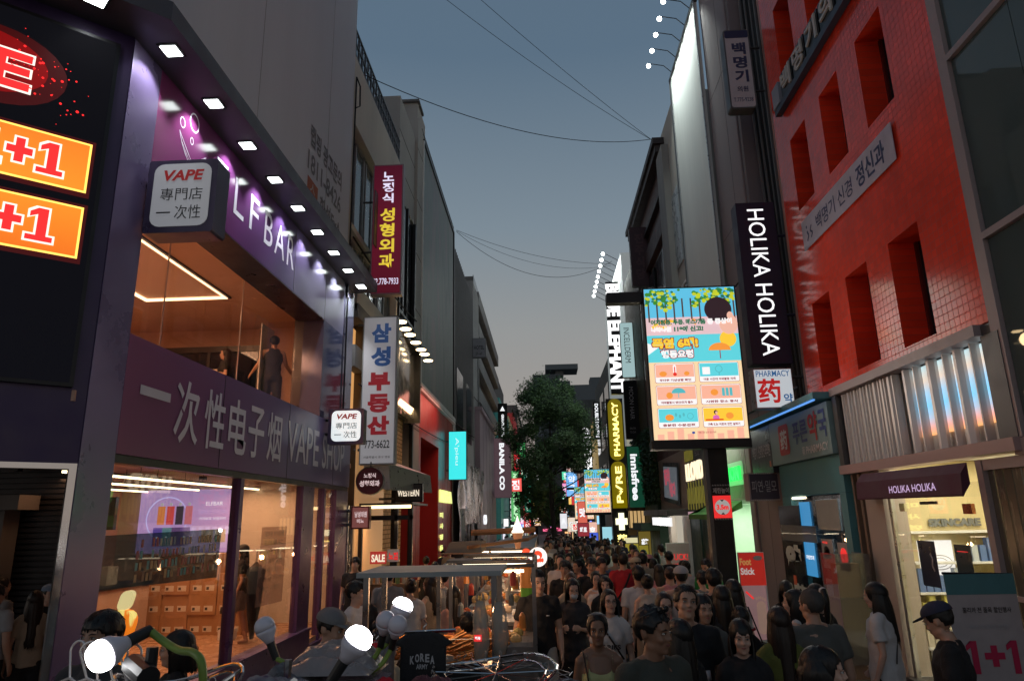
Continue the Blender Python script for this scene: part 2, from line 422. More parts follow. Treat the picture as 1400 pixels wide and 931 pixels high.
# right end facade, smooth lacquer panels with joints
part('end_panel', M('slate_blue_lacquer', (.085, .085, .14), .10, .35, var=.15, vscale=.9), vs_, (-4.6, XL, 12.72, 14.0, 4.10, 6.0), (-4.6, XL, 14.004, 14.75, 4.10, 7.2))
up = part('upper_band', m_upband, vs_, (-4.75, XL, 6.624, 14.0, 6.0, 7.2))
part('middle_band', m_midband, vs_, (-4.74, XL, 6.624, 14.9, 2.88, 4.10))
part('band_joint', m_black, vs_, (XL, XL + .003, 12.72, 12.735, 6.0, 7.2), (XL, XL + .003, 11.0, 11.008, 6.0, 7.2), (XL, XL + .003, 11.2, 11.21, 2.88, 4.1), (XL, XL + .003, 8.8, 8.81, 2.88, 4.1), (XL, XL + .003, 13.7, 13.71, 2.88, 4.1))
m_soffit = M('dark_plum_soffit', (.030, .018, .030), .35, var=.1)
part('window_reveal', m_soffit, vs_, (-4.78, -4.6, 12.72, 12.95, 4.1, 6.0), (-4.748, -4.203, 6.63, 12.72, 5.985, 5.998))
# text and logo on the bands
f = Face((XL, 0, 0), LEFT, parent=vs_)
m_let = M('pale_letter_film', (.55, .53, .60), .45, var=.05)
m_letw = M('white_letter_film', (.62, .58, .68), .45, var=.05)
for i, (c, a0, a1) in enumerate((('E', 8.03, 8.36), ('L', 8.60, 8.92), ('F', 9.12, 9.42), ('B', 9.66, 9.98), ('A', 10.08, 10.50), ('R', 10.62, 10.94))):
    f.text('shop_name_letter', m_letw, c, a0, 6.36, a1, 6.90, d=.006)
f.ring('elf_emblem', m_letw, 7.40, 7.00, .115, .125, .02); f.ring('elf_emblem', m_letw, 7.14, 6.85, .06, .07, .014); f.ring('elf_emblem', m_letw, 7.38, 6.74, .04, .05, .012)
for sgn in (-1, 1):
    cx = 7.42
    pts = [(cx + sgn * (.03 + .30 * t), 6.50 + .05 * math.sin(3.1 * t) + .22 * t * t) for t in [k / 8 for k in range(9)]]
    f.line('elf_emblem', m_letw, pts, .012, .005)
    f.line('elf_emblem', m_letw, [(cx + sgn * (.03 + .30 * t), 6.42 + .10 * math.sin(1.7 * t) + .20 * t ** 3) for t in [k / 8 for k in range(9)]], .012, .005)
    f.line('elf_emblem', m_letw, [(cx + sgn * (.05 + .20 * t), 6.47 + .03 * math.sin(2.6 * t) + .12 * t * t) for t in [k / 6 for k in range(7)]], .008, .005)
    f.ring('elf_emblem', m_letw, cx + sgn * .07, 6.42, .05, .045, .01)
xs_ = [6.88, 7.62, 8.32, 9.0, 9.62, 10.32]
for c, a0 in zip('一次性电子烟', xs_):
    if c == '一': f.rect('band_letter', m_let, 6.90, 3.52, 7.50, 3.62, .006)
    else: f.text('band_letter', m_let, c, a0, 3.10, a0 + .56, 3.84, d=.006, bold=.012)
f.text('band_letter', m_let, 'VAPE', 11.15, 3.16, 12.75, 3.82, d=.006, bold=.008)
f.text('band_letter', m_let, 'SHOP', 12.98, 3.16, 14.42, 3.80, d=.006, bold=.008)
f.flush()
# chamfered corner with the LED wall
CH_R = Vector((math.sin(R(48)), math.cos(R(48)), 0)).normalized()
def chf(t, z, d=0.): return Vector((XL, 6.08, 0)) + CH_R * t + Vector((0, 0, z)) + Vector((math.cos(R(48)), -math.sin(R(48)), 0)) * d
def ch_slab(mb, t0, t1, z0, z1, d0, d1):
    return mb.prism([chf(t0, z0, d0), chf(t1, z0, d0), chf(t1, z0, d1), chf(t0, z0, d1)], [chf(t0, z1, d0), chf(t1, z1, d0), chf(t1, z1, d1), chf(t0, z1, d1)])
m = MB(); ch_slab(m, -4.2, 0, 2.74, 7.2, -.3, 0); ch_slab(m, -4.2, -3.0, 0, 2.74, -.3, 0); m.build('corner_wall', m_purple_dk, vs_)
m = MB(); ch_slab(m, -.06, .0, 0, 2.74, -.08, .012); ch_slab(m, -3.0, -.06, 2.69, 2.74, -.08, .012); m.build('chrome_door_frame', m_chrome, vs_)
# canopy round the corner with downlights
c0 = chf(-4.4, 0, .62); c1 = Vector((-3.68, 5.85, 0)); c2 = Vector((-3.68, 14.75, 0))
i0 = chf(-4.4, 0, -.1); i1 = Vector((-4.24, 6.12, 0)); i2 = Vector((-4.24, 14.75, 0))
m = MB(); m.v = []; 
for z in (7.2, 7.42):
    for p in (c0, c1, c2, i2, i1, i0): m.v.append((p.x, p.y, z))
m.f = [(0, 1, 4, 5), (1, 2, 3, 4), (11, 10, 7, 6), (10, 9, 8, 7), (0, 6, 7, 1), (1, 7, 8, 2), (2, 8, 9, 3), (3, 9, 10, 4), (4, 10, 11, 5), (5, 11, 6, 0)]; m.mi = [0] * 10
m.build('canopy', M('charcoal_panel', (.075, .07, .085), .5, .2, var=.12), vs_)
def downlight(x, y, rz=0):
    d = thing('downlight', None, None, (x, y, 7.2), rz); d.parent = vs_; d.location = Vector((x, y, 7.2)) - wloc(vs_)
    return d
dl_frame = None
for k in range(11):
    if k < 10: x, y = (-3.92, 6.30 + .99 * k) if k < 9 else (-3.92, 14.30)
    else:
        p = chf(-.42, 0, .40); x, y = p.x, p.y
    m = MB(); m.box(-.11, .11, -.11, .11, -.012, .0)
    if dl_frame is None:
        me1 = m.build('downlight', m_black); me1.data.name = 'downlight'
        m = MB(); m.box(-.085, .085, -.085, .085, -.02, -.013); me2 = m.build('lens', m_cool)
        dl_frame = me1; a = me1; b = me2
    else:
        a = me1.copy(); COL.objects.link(a); b = me2.copy(); COL.objects.link(b)
    a.parent = vs_; a.location = Vector((x, y, 7.2)) - wloc(vs_); b.parent = a
    if k == 10: a.rotation_euler = (0, 0, R(-42))
    hd = Vector((XL + .02, y + .05, 6.5)) - Vector((x, y, 7.15)) if k < 10 else (chf(-.30, 6.6, 0) - Vector((x, y, 7.15)))
    l = light('SPOT', (x, y, 7.16), 60 if k < 10 else 4, (.92, .95, 1.0), .03, parent=vs_, spot=95)
    l.rotation_euler = hd.to_track_quat('-Z', 'Y').to_euler()
# upper window : glass, inside room
ur = part('upper_room', M('warm_plaster', (.62, .40, .30), .8, bump=.1, var=.08), vs_,
          (-9.5, -4.8, 6.3, 15.0, 6.3, 6.4), (-9.6, -9.5, 6.3, 14.3, 3.9, 6.4), (-9.5, -4.78, 14.3, 14.4, 3.9, 6.3), (-4.78, -4.7, 12.95, 14.3, 3.9, 6.3), (-9.5, -4.75, 6.2, 6.3, 4.0, 6.3))
part('upper_floor', M('grey_floor', (.2, .16, .13), .5), vs_, (-9.5, -4.76, 6.3, 14.3, 3.80, 3.98))
for a, b in ((6.64, 8.1), (8.12, 10.3), (10.32, 12.70)):
    part('window_pane', m_glass, vs_, (-4.76, -4.75, a, b, 4.12, 5.98))
part('window_joint', M('silicone', (.35, .28, .25), .4), vs_, (-4.757, -4.745, 8.102, 8.118, 4.12, 5.98), (-4.757, -4.745, 10.302, 10.318, 4.12, 5.98))
st = MB()
st.box(-5.87, -5.83, 7.0, 12.03, 6.255, 6.298); st.box(-7.40, -7.36, 7.0, 12.03, 6.255, 6.298); st.box(-7.36, -5.87, 11.99, 12.03, 6.255, 6.298)
st.build('ceiling_strip_light', m_orangestrip, vs_)
part('strip_channel', m_soffit, vs_, (-5.83, -5.78, 7.0, 12.08, 6.27, 6.298), (-7.45, -7.40, 7.0, 12.08, 6.27, 6.298), (-7.40, -5.83, 12.03, 12.08, 6.27, 6.298))
light('AREA', (-6.6, 9.5, 6.2), 330, (1, .47, .23), 1.4, 4.6, parent=vs_)
m = MB(); m.tube([(-7.0, 9.9, 6.27), (-7.0, 9.9, 6.298)], .16, 20); m.build('ceiling_vent', m_soffit, vs_)
part('inner_partition', M('dark_bronze_frame', (.05, .045, .045), .4, .5), vs_, (-8.3, -5.75, 13.55, 13.62, 5.62, 5.74), (-8.3, -8.22, 13.55, 13.62, 3.98, 5.62), (-5.83, -5.75, 13.55, 13.62, 3.98, 5.62), (-6.9, -6.84, 13.56, 13.61, 3.98, 5.62))
part('inner_glass', GLASS('blue_grey_glass', (.30, .36, .46), 1), vs_, (-8.22, -6.9, 13.58, 13.59, 3.98, 5.62), (-6.84, -5.83, 13.58, 13.59, 3.98, 5.62))
part('inner_lamp', EM('white_panel_lamp', (.9, .95, 1), 2.2), vs_, (-7.45, -6.85, 13.66, 13.70, 5.18, 5.26))
part('inner_door', m_whitepl, vs_, (-7.75, -7.6, 13.66, 13.72, 3.98, 5.3), (-7.75, -6.9, 13.66, 13.72, 5.26, 5.34))
fe = Face((-8.15, 13.54, 5.50), FRONT, parent=vs_)
fe.rect('exit_sign', EM('exit_green', (.03, .55, .22), 1.0), 0, 0, .18, .17, 0, .01); fe.text('exit_pictogram', m_wem, '大', .05, .03, .13, .14, .014, .03); fe.flush()
fp = Face((-7.02, 13.30, 4.0), FRONT, parent=vs_)
fp.rect('product_poster', M('cream_poster', (.55, .42, .34), .6), 0, 0, .75, 1.2, 0, .01)
fp.disc('poster_arch', M('poster_arch', (.42, .25, .2), .6), .37, .72, .33, .33, .014)
for i in range(5):
    fp.rect('poster_bottle', [m_red, m_black, M('teal_bottle', (.05, .2, .2), .4), m_red, M('orange_bottle', (.6, .2, .05), .4)][i], .1 + i * .12, .25 + .05 * (i % 2), .17 + i * .12, .75 + .06 * (i % 3), .018)
fp.flush()
part('reflection_panel', M('pale_reflection', (.55, .52, .5), .7), vs_, (-5.35, -5.33, 12.5, 13.1, 4.0, 5.9))  # pale board put in for a sign mirrored in the window
# lower room
part('shop_interior', M('salmon_wall', (.60, .36, .28), .75, bump=.08, var=.07), vs_,
     (-9.3, -9.2, 12.9, 15.2, 0, 3.3), (-9.2, -4.3, 15.1, 15.2, 0, 3.3))
m = MB(); m.prism([(-4.29, 6.11, 0), (-4.29, 6.24, 0), (-8.75, 12.9, 0), (-8.9, 12.85, 0)], [(-4.29, 6.11, 3.3), (-4.29, 6.24, 3.3), (-8.75, 12.9, 3.3), (-8.9, 12.85, 3.3)]); m.build('diagonal_wall', MATS['salmon_wall'], vs_)
part('shop_ceiling', M('salmon_ceiling', (.50, .30, .23), .8), vs_, (-9.3, -4.26, 6.0, 15.2, 3.3, 3.4))
part('shop_floor', M('tan_floor', (.42, .24, .14), .28, var=.06), vs_, (-9.2, -4.25, 6.36, 15.1, .0, .18))
part('base_sill', m_frame_pur, vs_, (-4.40, XL + .02, 6.624, 12.7, -.3, .36), (-4.40, XL + .05, 6.624, 12.7, .362, .40), (-4.40, XL + .02, 12.7, 14.9, -.3, .10))
for a, b in ((9.55, 9.66), (12.1, 12.68), (13.28, 13.38), (14.05, 14.88)):
    part('mullion', m_frame_pur, vs_, (-4.34, XL - .012, a, b, .40 if b < 12.2 else .1, 2.79))
part('window_head', M('black_trim', (.02, .017, .022), .4, .3), vs_, (-4.36, XL - .016, 6.63, 14.88, 2.795, 2.875))
for a, b, z in ((6.63, 9.55, .40), (9.66, 12.1, .40), (12.68, 13.28, .12), (13.38, 14.05, .12)):
    part('window_pane', m_glass, vs_, (-4.27, -4.262, a, b, z, 2.79))
for x, y0, y1 in ((-6.18, 8.7, 15.0), (-7.35, 10.4, 14.6), (-8.6, 12.1, 14.9)):
    sl = part('tube_light', m_warmstrip, vs_, (x - .02, x + .02, y0, y1, 2.86, 2.89))
    rl = part('tube_rail', m_black, vs_, (x - .03, x + .03, y0, y1, 2.893, 2.92), *[(x - .004, x + .004, yy, yy + .008, 2.92, 3.3) for yy in (8.2, 9.4, 10.9, 12.4, 14)], *[(x - .05, x + .05, yy - .05, yy + .05, 2.95, 3.02) for yy in (9.4, 12.4)])
light('AREA', (-6.0, 11.9, 2.84), 165, (1, .50, .25), 1.7, 5.4, parent=vs_)
# lit product wall
fw = Face((-8.72, 14.86, 1.70), FRONT, parent=vs_)
fw.rect('product_lightbox', RAMPY('violet_backlight', [(0, (.10, .10, .50)), (.5, (.22, .20, .62)), (1, (.36, .26, .55))], .4, 'Z', -1.3, 1.0, em=.85), 0, -.1, 2.02, 1.20, 0, .03)
fw.ring('lightbox_ring', EM('ring_glow', (.6, .6, 1), .9), .62, .60, .46, .46, .02, .036)
cols = [(.75, .25, .08), (.7, .08, .08), (.05, .04, .06), (.65, .2, .25)]
for i, c in enumerate(cols):
    k = .42 + i * .2; fw.rect('vape_device', EM('device%d' % i, c, .7), k, .48, k + .15, .86, .036, .02); fw.rect('vape_device', EM('device_cap', (.6, .6, .65), .6), k + .05, .87, k + .10, .93, .036, .02)
    c2_ = [(.12, .08, .4), (.1, .25, .3), (.1, .05, .2), (.15, .06, .3)][i]
    fw.rect('vape_device_front', EM('devicef%d' % i, c2_, .7), k - .05, .04, k + .14, .42, .06, .02); fw.disc('device_highlight', m_wem, k + .045, .22, .025, .02, .085, 8)
fw.text('lightbox_lettering', m_wem, 'ELFBAR', 1.45, .86, 1.82, .94, .036); fw.text('lightbox_lettering', EM('pink_print', (.7, .5, .8), .8), '일회용 전자담배', 1.30, .68, 1.92, .78, .036); fw.text('lightbox_lettering', m_wem, '기기보호 보험관리', 1.32, .56, 1.9, .62, .036)
fw.rect('notice_sheet', M('cream_sheet', (.6, .55, .45), .7), 1.40, .10, 1.66, .36, .036); fw.rect('notice_sheet', M('cream_sheet', (.6, .55, .45), .7), 1.69, .10, 1.93, .36, .036)
fw.flush()
part('wall_monitor', M('monitor_screen', (.03, .05, .045), .2), vs_, (-9.1, -8.75, 14.0, 14.1, 2.1, 2.75))
m = MB(); m.cone((-8.3, 12.5, 1.62), .14, .005, .42, 4); m.build('lit_pyramid', EM('pyramid_glow', (1, .8, .6), 1.6), vs_)
# cartons
m_card = M('carton_board', (.36, .19, .09), .85, bump=.1, var=.1); m_label = M('carton_label', (.62, .55, .46), .7, var=0)
base_c = MB().box(-.26, .26, -.2, .2, 0, .36)
bx = None
for i in range(4):
    for j in range(4):
        if i == 3 and j == 3: continue
        if bx is None:
            bx = thing('carton', 'x', 'carton', (0, 0, 0), group='cartons stacked inside the vape shop')
            base_c.build('box_body', m_card, bx); q = Face((-.26, -.2, 0), FRONT, parent=bx)
            for a in (.06, .30): q.rect('label_sheet', m_label, a, .06, a + .17, .16, .003); q.rect('label_print', m_blackprint, a + .02, .08, a + .07, .13, .005)
            q.flush(); t = bx
        else: t = copy_tree(bx)
        t.location = (-7.55 + i * .53 + .01 * (j % 2), 13.6 + .02 * ((i + j) % 3), .18 + .362 * j)
        t['label'] = 'brown shipping carton, %s of the %s stack seen through the shop window' % (['lowest', 'second box', 'third box', 'topmost'][j], ['leftmost', 'second', 'third', 'rightmost'][i])
# standing things inside
br = thing('broom', 'upright broom with a dark brush leaning inside the vape shop window', 'broom', (-5.7, 12.9, .18))
m = MB(); m.tube([(-5.7, 12.9, .2), (-5.66, 13.1, 1.5)], .012, 6); m.build('broom_handle', m_alu, br)
m = MB(); m.box(-5.88, -5.55, 12.86, 12.96, .62, .70); m.build('brush_head', m_black, br)
part('dust_pan', m_whitepl, br, (-5.86, -5.60, 12.8, 13.0, .19, .36))
um = thing('folded_umbrella', 'closed dark umbrella standing behind the shop window beside the broom', 'umbrella', (-5.25, 12.8, .18))
m = MB(); m.tube([(-5.25, 12.8, .2), (-5.25, 12.8, .7), (-5.25, 12.8, 1.35), (-5.25, 12.8, 1.5)], [.03, .12, .17, .02], 10); m.build('umbrella_canopy', m_blackmatt, um)
m = MB(); m.tube([(-5.25, 12.8, 1.5), (-5.25, 12.8, 1.72)], .012, 6); m.build('umbrella_handle', m_alu, um)
ct = thing('shop_counter', 'pale counter with dark top inside the vape shop at left', 'counter', (-7.0, 12.2, .18))
part('counter_body', M('counter_front', (.35, .25, .2), .5), ct, (-7.9, -7.3, 11.4, 13.0, .18, 1.15)); part('counter_top', m_black, ct, (-7.95, -7.25, 11.35, 13.05, 1.152, 1.2))
part('leaflet_rack', m_white, ct, (-7.7, -7.5, 12.0, 12.3, 1.202, 1.5))
# posters on the glass
f = Face((-4.255, 0, 0), LEFT, parent=None)
pb = thing('window_banner', 'dark teal banner printed with rows of products hung low across the shop window', 'banner', (-4.25, 7.8, 1.5)); f.parent = pb
GB = GLASS('teal_film', (.30, .38, .40), .5, .5, (.06, .10, .11))
f.poly('banner_film', GB, [(6.66, 1.60), (9.12, 1.52), (9.16, 2.12), (6.66, 2.10)], .004)
rng = random.Random(4)
pc = [M('print_%d' % i, c, .5, var=0) for i, c in enumerate([(.22, .12, .07), (.34, .22, .10), (.06, .24, .26), (.30, .06, .06), (.10, .15, .20), (.34, .30, .22)])]
for a in range(26):
    for b in range(4):
        x = 7.25 + a * .072; z = 1.62 + b * .115
        if rng.random() < .8: f.rect('printed_product', pc[(a // 6 + b + (a % 3 == 0)) % 6], x, z, x + .045, z + .075 + .02 * rng.random(), .008)
f.flush()
pw = thing('hanging_poster', 'translucent white price poster hung inside the second shop window', 'poster', (-4.3, 11.2, 1.2))
f = Face((-4.31, 0, 0), LEFT, parent=pw)
f.poly('poster_sheet', GLASS('pink_film', (.85, .75, .72), .3, .45, (.55, .38, .34)), [(10.55, .98), (11.62, .95), (11.66, 2.12), (10.62, 2.12)], .004)
for i, s in enumerate(['일회용 전자담배', 'ELFBAR BC', '한정판매 특가', '전 품목 할인', '면세가 판매', '액상 기기', '택스 리펀드']):
    f.text('poster_lettering', m_blackprint, s, 10.75, 1.98 - i * .135, 11.5, 2.05 - i * .135, .008)
f.flush()
# LED wall on the chamfered corner
led = thing('led_wall', 'giant black LED sale screen with yellow +1 boxes on the shop corner at far left', 'screen', tuple(chf(-1.6, 3.4)))
fo = Face(chf(-3.25, 3.42), CH_R, parent=led); fo.o = chf(-3.25, 3.42, .0)
fo.rect('screen_housing', m_black, 0, 0, 3.13, 3.61, .003, .05)
fo.rect('screen_face', M('led_screen_face', (.006, .006, .007), .85, spec=.08, em=(.004, .004, .006), es=1, var=0), .035, .035, 3.095, 3.575, .055)
def LT(t): return t + 3.25
def LZ(z): return z - 3.42
m_glowred = EM('led_red', (.95, .02, .02), 1.6); m_ledw = EM('led_white', (1, .85, .75), 1.3)
m_ledy = RAMPY('led_amber', [(0, (.85, .16, .01)), (.5, (.95, .30, .02)), (1, (.85, .20, .015))], .4, 'Z', 1.2, 2.5, em=1.0); m_ledline = EM('led_line', (1, .55, .1), 2.0)
m_halo = EM('led_halo', (.28, .0, .0), .8); m_halo2 = EM('led_halo_faint', (.08, .0, .0), .6)
for st_, a0, z0, z1 in (('S', -2.30, 6.14, 6.56), ('A', -1.93, 6.14, 6.56), ('L', -1.52, 6.14, 6.56), ('E', -1.13, 6.17, 6.55)):
    fo.text('screen_lettering', m_glowred, st_, LT(a0), LZ(z0), LT(a0 + .32), LZ(z1), .062, .035)
    fo.text('letter_outline', m_ledw, st_, LT(a0 - .02), LZ(z0 - .02), LT(a0 + .34), LZ(z1 + .02), .059, .055)
fo.disc('glow_patch', m_halo2, LT(-1.1), LZ(6.38), .58, .40, .0565, 28); fo.disc('glow_patch', m_halo, LT(-1.2), LZ(6.40), .52, .32, .058, 28)
for _ in range(70):
    a = rng.gauss(-.75, .22); z = 6.42 - (a + .8) * .5 + rng.gauss(0, .16); r_ = .004 + .012 * rng.random() ** 3
    if a < -.15: fo.disc('spark', m_glowred, LT(a), LZ(z), r_, r_, .063, 6)
for zb, a_r in ((5.30, -.24), (4.63, -.235)):
    a_l = -2.4; zt = zb + .52
    fo.rect('price_box_edge', m_ledline, LT(a_l), LZ(zb), LT(a_r), LZ(zt), .060); fo.rect('price_box', m_ledy, LT(a_l) + .02, LZ(zb) + .02, LT(a_r) - .02, LZ(zt) - .02, .062)
    fo.rect('glow_patch', m_halo2, LT(a_l), LZ(zb) - .05, LT(a_r) + .03, LZ(zt) + .03, .0575)
    for dd, mm, e in ((.066, m_ledw, .018), (.069, m_glowred, 0)):
        cx, cz = LT(-.80), LZ(zb + .27); fo.rect('plus_sign' + ('_edge' if e else ''), mm, cx - .10 - e, cz - .035 - e, cx + .10 + e, cz + .035 + e, dd); fo.rect('plus_sign' + ('_edge' if e else ''), mm, cx - .035 - e, cz - .12 - e, cx + .035 + e, cz + .12 + e, dd + .001)
        for q_ in (-.66, -1.14): fo.one('digit_one' + ('_edge' if e else ''), mm, LT(q_), LZ(zb + .10), LT(q_ + .21), LZ(zb + .42), dd, e)
fo.flush()
# made-up passage standing in for the corner glass reflection: slatted wall, pier
pg = thing('reflection_passage_wall', 'dark slatted shutter wall standing in for the reflection in the chrome framed glass', 'wall', (-8, 9, 0))
m = MB()
for k in range(40): m.box(-11, -6.3, 9.60, 9.63, .1 + k * .075, .15 + k * .075)
m.build('slat', M('dark_slat', (.016, .016, .020), .5, .3), pg); part('wall_backing', m_black, pg, (-11, -6.2, 9.66, 9.76, 0, 3.1))

part('pale_pier', m_conc_dk, pg, (-8.05, -7.35, 9.3, 9.59, 0, 2.42), (-8.2, -7.1, 9.2, 9.6, 2.423, 2.62))
# wall above the canopy with faded painted advert
hw = thing('blank_wall_building', 'tall plain grey building above the vape shop canopy with a faded phone number', 'building', (-8, 10, 7.42))
part('wall', M('grey_render', (.60, .62, .68), .85, bump=.12, bscale=5, var=.05, vscale=.8, streak=True), hw, (-16, XL, 4.0, 14.05, 7.424, 18.5))
m = MB()
for y in (9.1, 12.4): m.box(XL, XL + .004, y, y + .012, 7.5, 18.4)
m.build('wall_joint', M('wall_joint', (.36, .36, .38), .8), hw)
f = Face((XL, 0, 0), LEFT, parent=hw); m_fade = M('faded_grey_print', (.20, .20, .22), .8, var=.2, vscale=9)
f.text('painted_lettering', m_fade, '랩핑 광고문의', 11.40, 9.05, 13.40, 9.50, bold=.03)
f.text('painted_lettering', m_fade, '1811-8426', 11.32, 8.52, 13.40, 8.92, bold=.02)
f.poly('painted_mark', M('faded_orange', (.42, .12, .06), .8), [(11.36, 8.0), (11.95, 8.0), (11.95, 8.40), (11.36, 8.40)]); f.text('painted_lettering', M('pale_mark', (.5, .45, .42), .8), '스', 11.5, 8.06, 11.8, 8.34, .008)
f.text('painted_lettering', m_fade, '화성ExA', 12.08, 7.98, 13.45, 8.36, bold=.03)
f.flush()
# ================================================================== hanging signs and left side of the street
def box_sign(label, y, x0, x1, z0, z1, depth, facem, housem, arm=None, cat='sign', name='hanging_sign', r=.0, border=.03, group=None, arms=(.2, .8), armm=None):
    """a box sign hung square to the street from a facade; returns its front Face with the origin at its lower left corner"""
    t = thing(name, label, cat, ((x0 + x1) / 2, y + depth / 2, z0), group=group)
    m = MB()
    if r: m.bev(x0, x1, y, y + depth, z0, z1, r, 'y')
    else: m.box(x0, x1, y, y + depth, z0, z1)
    m.build('sign_box', housem, t)
    f = Face((x0, y, z0), FRONT, parent=t)
    W = x1 - x0; H = z1 - z0
    if r: f.rrect('sign_face', facem, border, border, W - border, H - border, max(.01, r - border * .5), .003, .006)
    else: f.rect('sign_face', facem, border, border, W - border, H - border, .003, .006)
    if arm is not None:
        m = MB()
        for a in arms:
            z = z0 + H * a; xa = x0 if abs(arm - x0) < abs(arm - x1) else x1
            m.tube([(xa, y + depth / 2, z), (arm, y + depth / 2, z)], .03, 6)
        m.build('bracket', armm or m_steel_dk, t)
    return t, f
def vape_sign(label, y, x0, x1, z0, z1, lit):
    dep = .28 if not lit else .22
    t, f = box_sign(label, y, x0, x1, z0, z1, dep, EM('milky_face_lit' if lit else 'milky_face', (.80, .88, .90) if lit else (.36, .37, .40), .85 if lit else .30, (.45, .45, .46)),  # the unlit sign's face is given a faint glow too
                    M('violet_sign_box', (.06, .045, .09), .35, .2, var=.25, vscale=2), None, name='vape_box_sign', r=.03, border=.03)
    W = x1 - x0; H = z1 - z0
    f.mb.clear()
    mm = EM('milky_face_lit' if lit else 'milky_face', (1, 1, 1))
    f.rrect('sign_face', mm, .10 * W, .08 * H, .92 * W, .94 * H, .14 * W, .004, .01)
    f.text('sign_lettering', EM('vape_red', (.55, .02, .02), .6 if lit else .25), 'VAPE', .24 * W, .70 * H, .82 * W, .85 * H, .018, .035, .18)
    f.text('sign_lettering#2', m_blackprint, '專門店', .22 * W, .43 * H, .82 * W, .60 * H, .018)
    f.text('sign_lettering#2', m_blackprint, '次性', .45 * W, .17 * H, .82 * W, .36 * H, .018); f.rect('sign_lettering#2', m_blackprint, .19 * W, .255 * H, .39 * W, .275 * H, .018)
    f.flush()
    m = MB(); m.tube([(x0 - .1, y + .1, z0 + H * .7), (x0 + .02, y + .1, z0 + H * .7)], .03, 6); m.tube([(x0 - .1, y + .1, z0 + H * .3), (x0 + .02, y + .1, z0 + H * .3)], .03, 6); m.build('bracket', m_black, t)
vape_sign('larger unlit VAPE box sign with violet sides hung from the corner pillar', 6.54, -4.16, -3.40, 5.16, 6.00, False)
vape_sign('smaller glowing VAPE box sign hung at the far end of the purple shop', 13.01, -4.12, -3.43, 3.60, 4.28, True)

# clinic sign, maroon
t, f = box_sign('tall maroon plastic surgery sign with white and yellow Korean characters', 15.27, -3.99, -3.24, 7.33, 10.70, .24, RAMPY('maroon_backlit', [(0, (.11, .006, .018)), (.5, (.17, .010, .03)), (1, (.09, .005, .02))], .4, 'Z', 0, 3.4, em=.55), M('pink_grey_edge', (.30, .25, .28), .45), -4.25, arms=(.33, .72))
W, H = .75, 3.37
f.stack('clinic_name', EM('lilac_white', (.85, .78, 1), .9), '노정식', .24, 2.34, .52, 3.17, .14, d=.012, bold=.03)
f.stack('clinic_name_yellow', EM('sign_yellow', (.80, .60, .05), .9), '성형외과', .20, .66, .56, 2.20, .13, d=.012, bold=.03)
f.text('phone_number', EM('lilac_white', (1, 1, 1)), '02.778-7933', .07, .24, .68, .40, .012, .01); f.flush()
# estate agent sign, white
t, f = box_sign('tall white estate agency sign with blue and red Korean characters', 15.24, -4.10, -3.30, 3.37, 6.78, .22, EM('estate_face', (.45, .44, .46), .26, (.55, .53, .54)), M('grey_sign_edge', (.28, .27, .27), .5), -4.25, arms=(.95, .1))
f.stack('agency_name_blue', EM('agency_blue', (.03, .09, .27), .35), '삼성', .20, 2.22, .66, 3.24, .20, d=.012, bold=.05)
f.stack('agency_name_red', EM('agency_red', (.36, .02, .03), .4), '부동산', .16, .66, .66, 2.08, .17, d=.012, bold=.06)
f.text('phone_number', m_blackprint, '773-6622', .12, .36, .68, .54, .012, .012); f.text('small_print', m_blackprint, '서울특별시 중구 명동', .10, .14, .7, .19, .012); f.flush()
# round and square clinic signs below it
rs = thing('round_sign', 'round dark red clinic sign hung under the white estate agency sign', 'sign', (-3.73, 14.84, 2.7))
m = MB(); m.tube([(-3.73, 14.80, 3.0), (-3.73, 14.92, 3.0)], .285, 28); m.build('sign_disc', M('dark_maroon', (.10, .015, .02), .4), rs)
m = MB(); m.tube([(-3.73, 14.785, 3.0), (-3.73, 14.93, 3.0)], .30, 28, caps=False); m.tube([(-3.73, 14.86, 3.28), (-3.73, 14.86, 3.40)], .015, 6); m.build('sign_rim', m_steel_dk, rs)
f = Face((-4.03, 14.795, 2.7), FRONT, parent=rs); f.text('sign_lettering', EM('pale_pink', (.8, .6, .6), .7), '노정식', .17, .36, .43, .46, .006, .03); f.text('sign_lettering', EM('pale_pink', (1, 1, 1)), '성형외과', .08, .18, .52, .31, .006, .04); f.flush()
t, f = box_sign('small square dusty pink sign beside the dark doorway past the purple shop', 14.78, -4.10, -3.71, 2.01, 2.48, .16, EM('dusty_pink', (.30, .10, .09), .5), M('maroon_edge', (.13, .02, .02), .5), -4.25)
f.text('sign_lettering', EM('pale_pink', (1, 1, 1)), '남성의원', .08, .24, .34, .36, .012, .04); f.text('sign_lettering', EM('pale_pink', (1, 1, 1)), '비뇨', .13, .12, .28, .21, .012, .04); f.flush()

